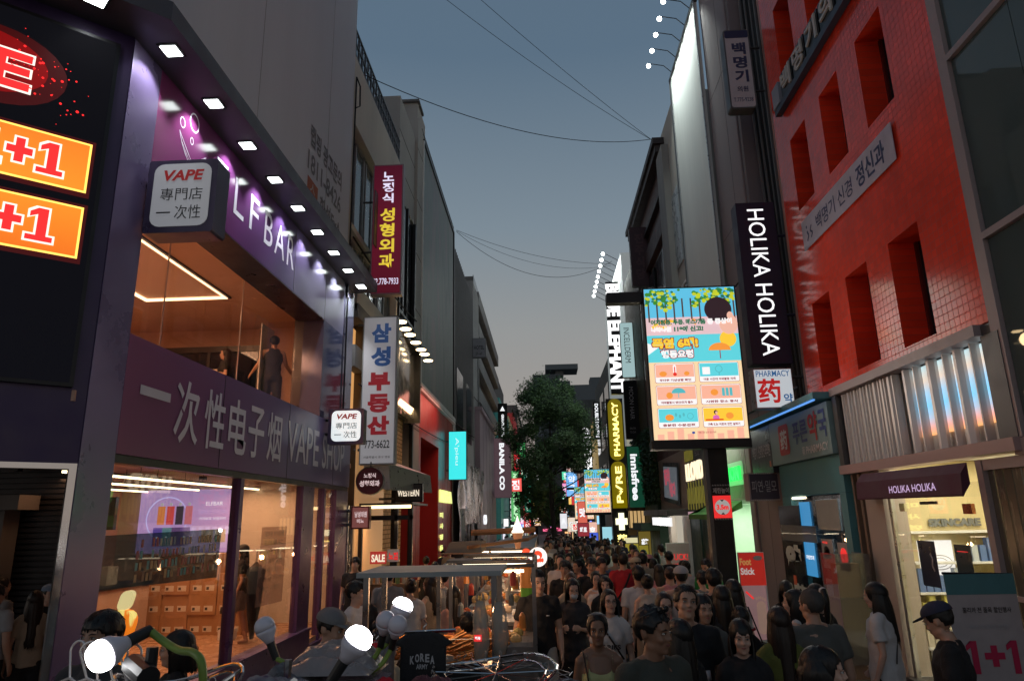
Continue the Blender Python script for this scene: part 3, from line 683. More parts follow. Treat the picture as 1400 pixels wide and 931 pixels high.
# ---- cream building with roof railing
b2 = thing('cream_building', 'narrow cream building with a lattice roof railing past the purple shop', 'building', (-8, 16.7, 0))
m_cream = M('cream_stucco', (.60, .55, .48), .85, bump=.2, bscale=14, var=.12, vscale=.9, streak=True)
part('wall', m_cream, b2, (-12, XL, 14.06, 19.3, 11.25, 12.95), (-12, -4.6, 14.06, 19.3, 6.9, 11.25), (-4.6, XL, 14.06, 14.22, 6.9, 11.25), (-4.6, XL, 19.1, 19.3, 3, 11.25), (-4.6, XL, 14.22, 19.1, 8.60, 8.75),
     (-4.6, XL, 15.0, 19.3, 6.9, 7.50), (-12, -4.5, 14.9, 19.4, 0, 6.9))
for i, (a, b) in enumerate(((14.3, 15.8), (15.95, 17.4), (17.55, 19.05))):
    for z0, z1 in ((8.78, 11.2), (7.52, 8.58)):
        w = part('window', M('aluminium_frame', (.3, .29, .28), .5, .4), b2, (-4.42, -4.36, a, a + .06, z0, z1), (-4.42, -4.36, b - .06, b, z0, z1), (-4.42, -4.36, a, b, z0, z0 + .06), (-4.42, -4.36, a, b, z1 - .06, z1), (-4.42, -4.37, (a + b) / 2 - .03, (a + b) / 2 + .03, z0, z1))
        part('pane', M('blue_grey_window', (.10, .13, .15), .08, 0, var=.2), w, (-4.41, -4.40, a + .06, b - .06, z0 + .06, z1 - .06))
fs = Face((XL + .35, 15.0, 8.4), LEFT, parent=b2); fs.rect('slanted_signboard', M('brown_grey_board', (.14, .12, .12), .5), 0, .1, 1.6, 1.5, -.03, .03); fs.text('board_lettering', m_greyprint, 'academy', .3, .6, 1.3, .8, .008); fs.flush()
# roof railing of wrought iron
m = MB()
for z in (13.0, 13.72, 13.36): m.box(XL - .06, XL - .02, 14.1, 19.3, z, z + .04)
y = 14.15
while y < 19.3:
    m.box(XL - .055, XL - .025, y, y + .03, 12.95, 13.74); y += .30
y = 14.3
while y < 19.1:
    for s_ in (0, 1, 2, 3): m.tube([(XL - .04, y + .07 * math.cos(a) , 13.2 + s_ % 2 * .34 + .12 * math.sin(a)) for a in [math.pi * q / 4 + s_ for q in range(7)]], .010, 4)
    y += .15
m.build('roof_railing', m_steel_dk, b2)
m = MB(); m.tube([(XL + .03, 14.12, 4.1), (XL + .03, 14.12, 12.4), (XL + .1, 14.2, 12.2), (XL + .1, 14.25, 11.7), (XL + .03, 14.16, 11.6)], .018, 5); m.build('drain_cable', m_black, b2)
# lower floors with warm lit bays
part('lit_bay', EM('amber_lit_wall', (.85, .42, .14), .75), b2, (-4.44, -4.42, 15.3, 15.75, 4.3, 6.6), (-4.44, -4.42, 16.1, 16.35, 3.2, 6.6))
part('pilaster', M('bronze_frame', (.10, .075, .05), .4, .4), b2, (-4.49, XL, 15.76, 15.9, 0, 6.9), (-4.49, XL, 16.36, 16.5, 0, 6.9), (-4.49, XL - .1, 14.95, 15.06, 0, 6.9), (-4.49, XL, 18.0, 18.1, 0, 6.9))
tb = TILES('amber_lit_brick', (.75, .45, .22), (.30, .14, .05), .36, .12, .014, .6, 'yz', .2, .4, .5)
part('glazed_tile_wall', tb, b2, (-4.49, -4.40, 18.12, 21.4, 0, 6.4))
part('lintel_beam', m_conc_dk, b2, (-4.49, XL + .02, 14.92, 16.9, 5.55, 6.05), (-4.49, XL + .03, 15.0, 17.0, 6.72, 7.05))
m_lampw = EM('warm_bulb', (1, .72, .38), 9)
light('AREA', (-4.0, 19.6, 5.6), 60, (1, .62, .28), .8, 2.2, rot=(0, R(60), 0), parent=b2)
# dark glazing with curved band, lamps above it
b3 = thing('dark_glazed_shop', 'dark glazed shopfront with a gooseneck lamp row between the cream building and the mural', 'shop', (-6, 20.5, 0))
part('glazing', m_winblack, b3, (-12, -4.28, 19.35, 21.9, 5.2, 12.0)); part('frame', m_black, b3, (-4.26, -4.15, 19.36, 19.46, 0, 12), (-4.26, -4.15, 21.75, 21.9, 0, 12), (-4.26, -4.16, 19.36, 21.9, 8.2, 8.3), (-4.26, -4.16, 19.36, 21.9, 5.1, 5.2), (-4.26, -4.16, 20.5, 20.56, 5.2, 12))
m = MB()
for k in range(10):
    a0, a1 = k / 10 * 3.0, (k + 1) / 10 * 3.0
    m.add([(-3.75 - .02 * k, 17.6 + a0, 7.15 - .02 * k), (-3.75 - .02 * k, 17.6 + a1, 7.1), (-3.9, 17.6 + a1, 5.1), (-3.9, 17.6 + a0, 5.1)], [(0, 1, 2, 3)])
m.build('striped_awning_glass', M('striped_glass', (.10, .10, .11), .12, .3, var=.6, vscale=5), b3)
part('awning_frame', m_black, b3, (-4.2, -3.72, 20.62, 20.72, 5.0, 7.2), (-4.2, -3.72, 17.5, 20.7, 7.12, 7.2))
lampobj = None
for i, (px, z, y) in enumerate(((-3.5, 7.02, 16.54), (-3.5, 7.0, 17.15), (-3.5, 7.0, 17.75), (-3.5, 7.0, 18.6), (-3.5, 7.0, 19.45), (-3.5, 7.0, 20.05), (-3.5, 6.95, 20.7))):
    if lampobj is None:
        t = thing('gooseneck_lamp', 'x', 'lamp', (0, 0, 0), group='gooseneck lamps over the dark shopfront')
        m = MB(); m.tube([(0, 0, 0), (0, 0, .04), (0, 0, .10)], [.17, .13, .03], 14); m.build('lamp_shade', m_steel_dk, t)
        m = MB(); m.ball((0, 0, -.012), (.15, .15, .035), 12, 6); m.build('lamp_bulb', m_lampw, t)
        m = MB(); m.tube([(0, 0, .1), (-.05, 0, .16), (-.3, 0, .14), (-1.0, 0, .1)], .018, 5); m.build('lamp_arm', m_black, t); lampobj = t
    else: t = copy_tree(lampobj)
    t.location = (px, y, z)
    t['label'] = 'gooseneck lamp over the dark shopfront, %s of the cluster' % ['nearest and leftmost of the row', 'second of the row', 'third of the row', 'fourth of the row', 'fifth of the row', 'sixth of the row', 'farthest and lowest in view'][i]
light('POINT', (-3.3, 18.8, 6.6), 40, (1, .66, .34), .2, parent=b3)
# beige stone building with the big mural banner
b4 = thing('mural_building', 'tall beige stone building carrying a huge faded grey green mural banner', 'building', (-8, 26, 0))
m_beige = M('beige_stone', (.40, .37, .335), .8, bump=.2, bscale=12, var=.14, vscale=.8, streak=True)
part('wall', m_beige, b4, (-13, XL + .05, 21.92, 22.9, 3, 16.2), (-13, XL - .05, 19.32, 21.9, 12.05, 15.4), (-13, XL - .1, 22.9, 32.0, 6.4, 16.3), (-13, XL, 22.0, 23.6, 16.2, 16.9))
part('stone_course', M('course_line', (.12, .11, .1), .9), b4, *[(XL + .05, XL + .056, 21.92, 22.9, z, z + .03) for z in (5, 7, 9, 11, 13, 15)], *[(XL - .05, XL - .044, 19.32, 21.9, z, z + .03) for z in (13, 14.2)])  # thin dark lines between the stone courses
part('parapet_cap', m_conc_dk, b4, (-13, XL + .07, 21.9, 22.9, 16.903, 17.0), (-13, XL + .02, 22.9, 32.05, 16.303, 16.4), (-7, XL - .5, 28.5, 30, 16.5, 17.6))
# mural
mm = bpy.data.materials.new('faded_mural'); mm.use_nodes = True; nt = mm.node_tree; b = nt.nodes['Principled BSDF']; b.inputs['Roughness'].default_value = .5
tc = nt.nodes.new('ShaderNodeTexCoord'); mp = nt.nodes.new('ShaderNodeMapping'); mp.inputs['Scale'].default_value = (1, .45, .16); nz = nt.nodes.new('ShaderNodeTexNoise'); nz.inputs['Scale'].default_value = 1.1; nz.inputs['Detail'].default_value = 7; nz.inputs['Distortion'].default_value = 1.2
rp = nt.nodes.new('ShaderNodeValToRGB'); e = rp.color_ramp.elements; e[0].position = .3; e[0].color = (.10, .135, .12, 1); e[1].position = .72; e[1].color = (.24, .25, .21, 1)
for p, c in ((.45, (.19, .21, .19)), (.53, (.155, .185, .17)), (.6, (.23, .185, .19))): q = e.new(p); q.color = (*c, 1)
nt.links.new(tc.outputs['Object'], mp.inputs[0]); nt.links.new(mp.outputs[0], nz.inputs[0]); nt.links.new(nz.outputs[0], rp.inputs[0]); nt.links.new(rp.outputs[0], b.inputs['Base Color'])
part('mural_banner', mm, b4, (XL, XL + .05, 23.0, 31.6, 6.75, 15.85))
part('banner_frame', m_white, b4, (XL - .02, XL + .12, 22.92, 32.0, 6.42, 6.70), (XL, XL + .10, 22.905, 22.99, 6.7, 15.9)); part('banner_edge', m_black, b4, (XL, XL + .10, 31.62, 31.78, 6.7, 16.0), (XL, XL + .1, 23.0, 31.6, 15.87, 16.0))
# red cosmetics shop below
b5 = thing('red_shop', 'red walled cosmetics shop with a recessed doorway under the mural', 'shop', (-6, 26, 0))
m_rw = M('scarlet_wall', (.42, .022, .018), .42, var=.10, vscale=.8)
part('wall', m_rw, b5, (-9, XL + .02, 22.02, 23.4, 0, 6.40), (-9, XL + .02, 23.4, 27.4, 4.9, 6.40), (-9, XL + .02, 27.4, 31.4, 0, 6.40), (-9, -5.6, 23.4, 27.4, 0, 4.9))
part('wall_joint', M('deep_red_joint', (.16, .01, .01), .6), b5, *[(XL + .02, XL + .024, y, y + .02, .1, 6.39) for y in (22.7, 28.6, 30.1)])
f = Face((XL + .04, 0, 0), LEFT, parent=b5)
f.text('shop_lettering', EM('lime_glow', (.75, .85, .25), 1.3), 'MISSHA', 27.5, 2.80, 31.0, 3.30, .01, .04, t=.05)
for i, c in enumerate('미샤명동점'): f.text('shop_lettering', EM('lime_glow', (1, 1, 1)), c, 27.7, 2.2 - i * .42, 28.6, 2.42 - i * .42, .01, .05)
f.flush()
light('AREA', (-3.4, 24.5, 6.2), 36, (1, .35, .25), 1.2, 5, rot=(0, R(35), 0), parent=b5)
# kiosk with lit band in front of the dark shop
ks = thing('street_bar', 'open glazed street bar with a glowing yellow strip light on its canopy', 'kiosk', (-3.8, 16, 0))
part('canopy_box', m_black, ks, (-4.15, -2.95, 15.6, 15.72, 2.42, 2.50), (-4.15, -2.95, 15.6, 17.6, 2.503, 2.55)); part('strip_light', EM('yellow_strip', (1, .72, .35), 3.5), ks, (-4.1, -2.98, 15.56, 15.597, 2.43, 2.50))
part('post', m_black, ks, (-4.15, -4.07, 15.6, 15.7, -.3, 2.42)); part('post', m_black, ks, (-3.35, -3.28, 15.6, 15.7, -.3, 2.42)); part('post', m_black, ks, (-3.02, -2.95, 15.6, 15.7, -.3, 2.42)); part('lintel', m_black, ks, (-4.07, -2.95, 15.6, 15.7, 2.18, 2.28))
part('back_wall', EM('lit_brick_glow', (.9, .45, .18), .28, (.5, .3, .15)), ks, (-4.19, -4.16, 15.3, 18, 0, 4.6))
f = Face((-4.15, 15.58, 0), FRONT, parent=ks)
for s_, a, z, w_ in (('SALE', .32, 1.30, .3), ('노점', .70, 1.34, .2)):
    f.rect('menu_board', EM('menu_red', (.5, .04, .03), .7) if s_ == 'SALE' else m_white, a - .03, z - .04, a + w_ + .03, z + .22, .01, .02); f.text('menu_lettering', EM('warm_white', (1, .85, .65), .9) if s_ == 'SALE' else m_redem, s_, a, z, a + w_, z + .16, .035, .04)
f.flush()
m_jar = [M('jar_%d' % i, c, .4) for i, c in enumerate([(.55, .3, .12), (.5, .42, .3), (.4, .12, .08), (.2, .28, .1), (.6, .5, .42)])]
part('counter', M('counter_wood', (.22, .11, .05), .5), ks, (-4.15, -2.9, 15.3, 16.2, -.3, .86))
for i in range(16):
    m = MB(); x = -4.08 + (i % 8) * .145; y = 15.4 + (i // 8) * .25; m.tube([(x, y, .862), (x, y, 1.0), (x, y, 1.06)], [.055, .055, .03], 8); o = m.build('jar', m_jar[(i * 3) % 5], ks)
light('AREA', (-3.55, 15.9, 2.15), 22, (1, .62, .3), 1.0, .8, parent=ks)
# wide slanted aluminium awning under the estate agency sign
aw = thing('metal_awning', 'slanted aluminium signboard awning lit orange behind the round clinic sign', 'awning', (-3.7, 17, 3))
m = MB(); m.prism([(-4.2, 15.9, 2.95), (-3.55, 16.0, 2.85), (-3.0, 18.6, 2.85), (-4.2, 18.6, 2.95)], [(-4.2, 15.9, 3.75), (-3.6, 16.0, 3.45), (-3.05, 18.6, 3.30), (-4.2, 18.6, 3.75)]); m.build('awning_board', m_alu, aw)
t, f = box_sign('small dark box sign with pale letters above the street bar', 17.4, -3.75, -3.05, 2.60, 3.05, .2, M('brown_black_face', (.06, .045, .04), .4), m_black, -4.2)
f.text('sign_lettering', EM('warm_white', (1, 1, 1)), 'WESTERN', .08, .14, .62, .30, .012, .03); f.flush()
dw = thing('dark_doorway', 'dark narrow doorway between the purple shop and the lit street bar', 'doorway', (-4.3, 15.1, 0))
part('door_leaf', m_winblack, dw, (-4.3, -4.26, 14.92, 15.75, 0, 2.4)); part('door_frame', m_alu, dw, (-4.29, -4.19, 14.9, 14.96, -.2, 2.5), (-4.29, -4.19, 15.4, 15.45, -.2, 2.5))
f = Face((-4.18, 14.93, 0), LEFT, parent=dw); f.stack('door_lettering', m_white, '안내서비스', .04, .5, .16, 1.7, .1, d=.005); f.flush()

# ---- farther left facades
b6 = thing('ribbed_grey_building', 'grey ribbed metal clad building beyond the mural', 'building', (-8, 37, 0))
m_rib = M('ribbed_metal', (.50, .49, .48), .5, .5, var=.10, vscale=1)
part('wall', m_rib, b6, (-14, XL, 32.05, 41.5, 0, 15.5)); part('metal_rib', M('rib_edge', (.24, .235, .23), .5, .5), b6, *[(XL, XL + .05, 32.2 + .42 * k, 32.26 + .42 * k, 6.6, 15.45) for k in range(22)])
for y in (33.0, 37.2): part('tall_window', m_winblack, b6, (XL + .052, XL + .06, y, y + 2.6, 6.2, 9.4))
m = MB()
rng = random.Random(7); nx, nz_ = 46, 28
for j in range(nz_ + 1):
    for i in range(nx + 1):
        y = 31.6 + i * 12.0 / nx; z = gz(35) + j * 5.6 / nz_; d = .22 * noise.noise(Vector((y * .9, z * .35, 3))) + .10 * noise.noise(Vector((y * 2.6, z * .8, 9)))
        m.v.append((XL + .28 + d, y, z))
for j in range(nz_):
    for i in range(nx):
        k = j * (nx + 1) + i; m.f.append((k, k + 1, k + nx + 2, k + nx + 1)); m.mi.append(0)
dr = thing('draped_front', 'crumpled silver sheeting draped over the shopfront under the cyan sign', 'sheeting', (XL, 36, 0)); m.build('silver_sheet', M('silver_sheet', (.42, .39, .40), .3, .6, var=.3, vscale=2), dr, True)
part('draped_opening', m_black, dr, (XL + .5, XL + .56, 34.6, 36.1, -.5, 1.9), (XL + .5, XL + .56, 37.8, 39.9, -.5, 1.9))
light('AREA', (-3.2, 34.5, 2.6), 26, (1, .8, .75), .8, 4, rot=(R(180), 0, 0), parent=dr)
t, f = box_sign('bright cyan lightbox sign reading apieu sideways', 29.48, -4.07, -3.28, 3.74, 5.81, .25, EM('cyan_screen', (.045, .78, .80), 1.05), m_black, -4.2)
f.text('sign_lettering', EM('pale_cyan', (.62, .95, .95), 1.0), "A'pieu", .26, .62, .46, 1.78, .012, .005, rot=1); f.flush()
t, f = box_sign('grey rooftop HOTEL sign on the side of the dark concrete block', 40.6, -4.15, -3.33, 11.6, 12.8, .3, M('pale_grey_sign', (.30, .30, .32), .5), m_steel_dk, -4.2)
f.text('sign_lettering', m_blackprint, 'HOTEL', .1, .5, .72, .74, .012, .02); f.text('sign_lettering', m_blackprint, '2F~6F', .2, .15, .6, .32, .012); f.flush()
b7 = thing('concrete_block', 'stained dark concrete office block with long strip windows', 'building', (-9, 53, 0))
part('wall', m_conc, b7, (-16, XL, 41.6, 45.5, 0, 16.9)); part('wall', m_conc_dk, b7, (-16, XL - .4, 45.5, 66, 0, 18.6))
for k in range(5):
    z = 7.5 + k * 2.25; part('balcony_band', m_conc, b7, (XL - .4, XL + .02, 45.52, 66, z, z + .95)); w = part('strip_window', m_winblack, b7, (XL - .4, XL - .36, 45.6, 65.9, z + .953, z + 2.24))
m = MB(); m.tube([(XL + .02, 44.4, 6), (XL + .02, 44.4, 13)], .05, 6); m.tube([(XL + .02, 41.9, 9.4), (XL + .2, 45.4, 9.3)], .03, 5); m.build('drain_pipe', m_steel_dk, b7)
b8 = thing('pink_shop', 'dusty pink rounded cosmetics shopfront with BANILA CO signs', 'shop', (-6, 49, 0))
m_pk = M('dusty_pink_panel', (.40, .30, .335), .45, var=.06, streak=True)
m = MB(); pts = [(-9, 42.2), (XL + .32, 42.2)] + [(XL + .32, 42.2 + .01)] + [(XL + .32 - .9 * (1 - math.cos(R(a))), 55.4 + 2.2 * math.sin(R(a))) for a in range(0, 91, 15)] + [(-9, 57.6)]
m.prism([(x, y, -1) for x, y in pts], [(x, y, 8.6) for x, y in pts]); m.build('wall', m_pk, b8)
m = MB(); m.prism([(x + (.14 if x > -8 else 0), y, 8.62) for x, y in pts], [(x + (.14 if x > -8 else 0), y, 8.86) for x, y in pts]); m.build('cornice', m_pk, b8)
part('panel_joint', M('pink_joint', (.22, .16, .18), .6), b8, *[(XL + .32, XL + .33, y, y + .06, -.8, 8.6) for y in (44.5, 47, 49.5, 52)])
f = Face((XL + .33, 0, 0), LEFT, parent=b8); f.text('shop_lettering', m_wem, 'CO', 43.9, 1.75, 46.2, 2.35, .01, .04, t=.04)
f.disc('arched_door', M('pale_green_glass', (.30, .32, .30), .3), 45.4, .5, 1.1, .9, .008); f.rect('arched_door', M('pale_green_glass', (.3, .3, .3)), 44.3, -1.0, 46.5, .5, .008); f.flush()
part('roof_lamp', m_lampw, b8, *[(-3.75, -3.45, y, y + .25, 7.15 - (y - 56) * .16, 7.30 - (y - 56) * .16) for y in (56.2, 57.4, 58.6, 59.8, 61.0)])
light('POINT', (-3.3, 57.0, 6.8), 60, (1, .75, .45), .3, parent=b8)
t, f = box_sign('mauve vertical BANILA CO sign lit in white', 54.15, -4.0, -2.55, 3.6, 8.2, .3, M('mauve_face', (.28, .17, .20), .5, em=(.28, .17, .20), es=.22), m_pk, -4.2)
f.text('sign_lettering', m_wem, 'BANILA CO', .52, .6, .92, 4.2, .012, .05, rot=1); f.flush()
t, f = box_sign('black vertical GRAND HOTEL sign with a white triangle emblem', 62, -4.05, -3.2, 9.0, 12.2, .3, m_blackmatt, m_black, -4.4)
f.text('sign_lettering', m_wem, 'GRAND HOTEL', .32, .2, .55, 2.2, .012, .05, rot=1); f.poly('emblem', m_wem, [(.2, 2.5), (.65, 2.5), (.43, 2.95)], .012); f.flush()
def slab_building(name, label, y0, y1, h, m, xout=XL, side=-1, windows=None, deep=10):
    t = thing(name, label, 'building', (xout + side * 3, (y0 + y1) / 2, 0)); part('wall', m, t, (xout + side * deep, xout, y0, y1, -2.5, h))
    if windows:
        n, fl, wm = windows
        for k in range(fl):
            for i in range(n):
                a = y0 + (y1 - y0) * (i + .15) / n; b = y0 + (y1 - y0) * (i + .85) / n; z = 4.5 + k * (h - 5) / fl
                fr = part('window', wm, t, (xout - side * .02, xout - side * .05, a, b, z, z + (h - 5) / fl * .6))
    return t
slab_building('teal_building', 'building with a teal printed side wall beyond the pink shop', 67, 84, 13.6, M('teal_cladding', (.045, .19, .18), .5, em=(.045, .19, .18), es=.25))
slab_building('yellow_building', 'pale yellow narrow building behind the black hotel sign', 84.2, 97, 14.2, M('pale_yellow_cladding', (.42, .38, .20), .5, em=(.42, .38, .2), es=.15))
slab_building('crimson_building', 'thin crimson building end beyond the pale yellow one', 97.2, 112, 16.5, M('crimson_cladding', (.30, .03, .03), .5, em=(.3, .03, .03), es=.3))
slab_building('far_left_office', 'dark far office block closing the left side of the street', 112.3, 170, 20, m_conc_dk, windows=(8, 6, EM('office_lit', (.5, .4, .3), .25)))
slab_building('roof_block', 'grey roof block standing up behind the concrete office block', 70, 92, 18.2, m_conc_dk, xout=-5.2)
signs = [  # y, x0, x1, z0, z1, face colour, strength, text, text colour, label
    (78, -4.0, -3.45, 1.3, 6.0, (.02, .02, .03), .2, 'PHARMACY', (1, 1, 1), 'far white lettered PHARMACY blade sign', 1),
    (72, -3.5, -2.55, 1.7, 6.8, (.10, .42, .13), 1.0, 'NATURE REPUBLIC', (.5, .85, .5), 'far light green vertical cosmetics sign', 1),
    (90, -3.9, -3.0, 4.4, 10.0, (.60, .02, .03), 1.0, '약국', (1, .8, .8), 'far red pharmacy sign with a white cross', 0),
    (95, -3.7, -2.5, 7.2, 12.0, (.05, .45, .12), 1.0, '올리브', (.8, 1, .8), 'far bright green and white sign above the red one', 0),
    (88, -2.6, -1.7, 2.6, 8.6, (.02, .22, .13), .9, 'innisfree', (.6, .9, .7), 'far dark green vertical sign right of the red one', 1),
    (96, -3.0, -2.0, .0, 3.6, (.65, .05, .06), 1.0, '할인', (1, .7, .7), 'far small red sign low on the left side', 0),
    (110, -1.5, -.7, 6.3, 11, (.02, .02, .03), .3, 'M HOTEL', (.9, .9, .9), 'far black vertical sign with a white name', 1),
]
for y, x0, x1, z0, z1, c, s_, tx, tcol, lb, rt in signs:
    t, f = box_sign(lb, y, x0, x1, z0, z1, .3, EM('far_face_%.2f_%.2f_%.2f' % c, c, s_), m_black, -4.3)
    tm = EM('far_text_%.1f_%.1f_%.1f' % tcol, tcol, 1.1)
    if rt: f.text('sign_lettering', tm, tx, (x1 - x0) * .28, .3, (x1 - x0) * .72, z1 - z0 - .3, .012, .06, rot=1)
    else: f.stack('sign_lettering', tm, tx, (x1 - x0) * .22, .5, (x1 - x0) * .78, (z1 - z0) * .6, .1, d=.012, bold=.06); f.rect('cross_mark', tm, (x1 - x0) * .4, (z1 - z0) * .72, (x1 - x0) * .6, (z1 - z0) * .9, .012)
    f.flush()
# ================================================================== right side of the street
XR = 5.0
# ---- cosmetics shop with glass curtain wall in front
hk = thing('cosmetics_shop', 'cosmetics shop with a maroon awning and lit glass door at the right edge', 'shop', (6.5, 9.5, 0))
m_mauve = M('mauve_painted_steel', (.33, .27, .27), .5, .1, var=.08, streak=True)
m_grn = GLASS('green_curtain_glass', (.25, .30, .30), 1.0, .60, (.12, .165, .165))
part('curtain_frame', m_mauve, hk, (XR - .05, XR + .15, 7.37, 7.54, 2.9, 22)); part('curtain_frame', m_mauve, hk, (XR - .05, XR + .1, 3.0, 7.37, 7.36, 7.44)); part('curtain_frame', m_mauve, hk, (XR - .05, XR + .1, 3.0, 7.37, 5.08, 5.16)); part('curtain_frame', m_mauve, hk, (XR - .05, XR + .1, 3, 7.37, 9.7, 9.78)); part('curtain_frame', m_mauve, hk, (XR - .05, XR + .1, 3.0, 7.54, 2.72, 2.89))
k = 0
for z0, z1 in ((2.9, 5.07), (5.17, 7.35), (7.45, 9.69), (9.79, 12.0), (12.0, 15), (15, 20)):
    for y0, y1 in ((6.35, 7.36), (5.32, 6.34), (4.2, 5.31), (3.0, 4.19)):
        part('glass_panel', m_grn, hk, (XR, XR + .02, y0, y1, z0, z1))
m_cur = M('pale_curtain', (.20, .25, .25), .8, var=.25, vscale=2, streak=True)
m = MB(); y = 3.0
while y < 7.3: m.box(XR + .25, XR + .27, y, y + .16 + .1 * math.sin(y * 9), 2.9, 20); y += .34
m.build('curtain_strip', m_cur, hk); part('curtain_backing', m_blackmatt, hk, (XR + .4, XR + .45, 3, 7.37, 2.9, 20))
# lower corner: ribbed glass, white posts
part('corner_post', m_mauve, hk, (XR - .04, XR + .10, 8.16, 8.27, -.3, 2.72)); part('corner_rail', m_mauve, hk, (XR - .03, XR + .08, 3.0, 8.15, 1.22, 1.27)); part('corner_rail', m_mauve, hk, (XR - .03, XR + .08, 3.0, 8.15, 2.60, 2.718))
m = MB(); y = 3.05
while y < 8.1: m.box(XR + .02, XR + .05 + .02 * math.sin(y * 31), y, y + .13, -.3, 2.6); y += .152
m.build('ribbed_panel', M('ribbed_bronze_glass', (.15, .145, .12), .25, .5, var=.35, vscale=3, streak=True), hk)
# steel ledges and slatted screen box
part('upper_ledge', m_mauve, hk, (XR - .12, XR + .1, 7.72, 11.8, 4.06, 4.19)); part('upper_ledge_return', m_steel_dk, hk, (XR - .04, XR + .1, 7.54, 7.715, 4.06, 4.17))
part('lower_ledge', M('rosy_steel', (.40, .27, .26), .5, .1, var=.08), hk, (XR - .12, XR + .15, 7.42, 11.8, 2.76, 2.90))
part('screen_box_end', m_steel_dk, hk, (XR - .06, XR + .2, 7.42, 7.72, 2.905, 4.05)); part('screen_box_end', m_steel_dk, hk, (XR - .1, XR + .1, 11.62, 11.78, 2.905, 4.05)); part('screen_backing', M('dull_zinc', (.55, .56, .55), .35, .3, var=.12, vscale=2, streak=True), hk, (XR + .12, XR + .16, 7.72, 11.62, 2.905, 4.05))
m_scr = RAMPY('sunset_screen', [(0, (.85, .42, .16)), (.10, (.80, .38, .30)), (.24, (.42, .50, .62)), (.42, (.22, .55, .78)), (.62, (.35, .55, .72)), (.8, (.66, .55, .45)), (1, (.45, .62, .66))], .3, 'Z', 3.12, 4.02, em=1.1)
scr_o = part('display_strip', m_scr, hk, (XR + .095, XR + .115, 7.74, 9.55, 3.12, 4.03))
part('display_strip', EM('cyan_slit', (.06, .45, .60), .9), hk, (XR + .08, XR + .10, 11.44, 11.54, 3.0, 3.62))
m_bat = M('zinc_batten', (.60, .57, .56), .36, .3, var=.05); rng = random.Random(5)
me_b = None; y = 7.98; i = 0
while y < 11.5:
    w = (.045, .10, .05, .12)[i % 4]; mb = MB(); mb.prism([(.05, 0, 0), (-.012, w * .25, 0), (-.012, w * .75, 0), (.05, w, 0), (.09, w, 0), (.09, 0, 0)], [(.05, 0, 1.14), (-.012, w * .25, 1.14), (-.012, w * .75, 1.14), (.05, w, 1.14), (.09, w, 1.14), (.09, 0, 1.14)]); o = None
    if w not in [q for q in (me_b or {})]:
        o = mb.build('batten', m_bat); me_b = me_b or {}; me_b[w] = o
    else: o = me_b[w].copy(); COL.objects.link(o)
    o.parent = hk; o.location = Vector((XR - .01, y, 2.906)) - wloc(hk); y += w + ((.25, .19, .27, .17) if y < 9.5 else (.035, .05, .02, .04))[(i * 3 + i // 3) % 4]; i += 1
# awning and entrance
aw = thing('shop_awning', 'dark maroon fabric awning lettered HOLIKA HOLIKA over the glass door', 'awning', (4.8, 9.6, 2.3))
m_mar = M('maroon_canvas', (.075, .018, .040), .75, bump=.1, var=.12)
m = MB(); m.prism([(XR - .13, 8.27, 2.70), (XR - .22, 8.27, 2.58), (XR - .24, 8.27, 2.34), (XR - .23, 8.27, 2.32), (XR - .13, 8.27, 2.46)], [(XR - .13, 11.0, 2.72), (XR - .22, 11.0, 2.60), (XR - .24, 11.0, 2.36), (XR - .23, 11.0, 2.34), (XR - .13, 11.0, 2.46)]); m.build('awning_fabric', m_mar, aw)
f = Face((XR - .242, 0, 0), RIGHT, parent=aw); f.text('awning_lettering', M('pink_print', (.55, .35, .36), .6), 'HOLIKA HOLIKA', -9.95, 2.405, -8.78, 2.50, .006, .004); f.flush()
part('entrance_pillar', M('cream_panel', (.40, .34, .30), .55, var=.05), hk, (XR - .02, XR + .3, 10.66, 11.24, -.3, 2.755)); part('door_frame', m_alu, hk, (XR + .02, XR + .08, 10.52, 10.6, -.25, 2.5)); part('threshold', m_steel_dk, hk, (XR - .1, XR + .3, 8.28, 10.6, -.3, -.05))
part('side_post', M('timber_post', (.16, .11, .08), .6), hk, (XR - .05, XR + .02, 11.26, 11.34, -.3, 2.75), (XR - .05, XR + .02, 11.5, 11.56, -.3, 2.75), (XR - .05, XR + .02, 11.345, 11.495, 1.2, 1.26))
for a, b in ((8.29, 8.68), (8.69, 9.58), (9.59, 10.24), (10.25, 10.51)): part('glass_door', m_glass, hk, (XR + .04, XR + .052, a, b, -.04, 2.49))
part('door_clamp', m_chrome, hk, (XR + .025, XR + .07, 10.16, 10.30, 2.16, 2.27)); part('door_clamp', m_black, hk, (XR + .025, XR + .07, 9.38, 9.74, 2.245, 2.285)); part('door_clamp', M('copper_clamp', (.35, .14, .08), .25, .8), hk, (XR + .025, XR + .07, 8.60, 8.78, 2.12, 2.24))
m_hint = M('cream_interior', (.66, .55, .30), .8, var=.04)
part('interior_wall', m_hint, hk, (XR + .1, 8.6, 11.25, 11.35, -.2, 2.9), (8.5, 8.6, 7.6, 11.25, -.2, 2.9), (XR + .2, 8.5, 7.6, 7.7, -.2, 2.9)); part('interior_ceiling', m_white, hk, (XR + .16, 8.6, 7.6, 11.35, 2.91, 2.95)); part('interior_floor', m_white, hk, (XR + .06, 8.6, 7.6, 11.25, -.25, -.06))
part('ceiling_panel_lamp', EM('neutral_lamp', (1, .97, .85), 4.5), hk, (5.6, 6.1, 10.0, 10.9, 2.895, 2.905), (6.3, 6.8, 8.2, 9.4, 2.895, 2.905))
light('AREA', (6.2, 9.4, 2.86), 90, (1, .92, .66), 2.0, 2.6, parent=hk)
f = Face((5.15, 11.24, 0), FRONT, parent=hk)
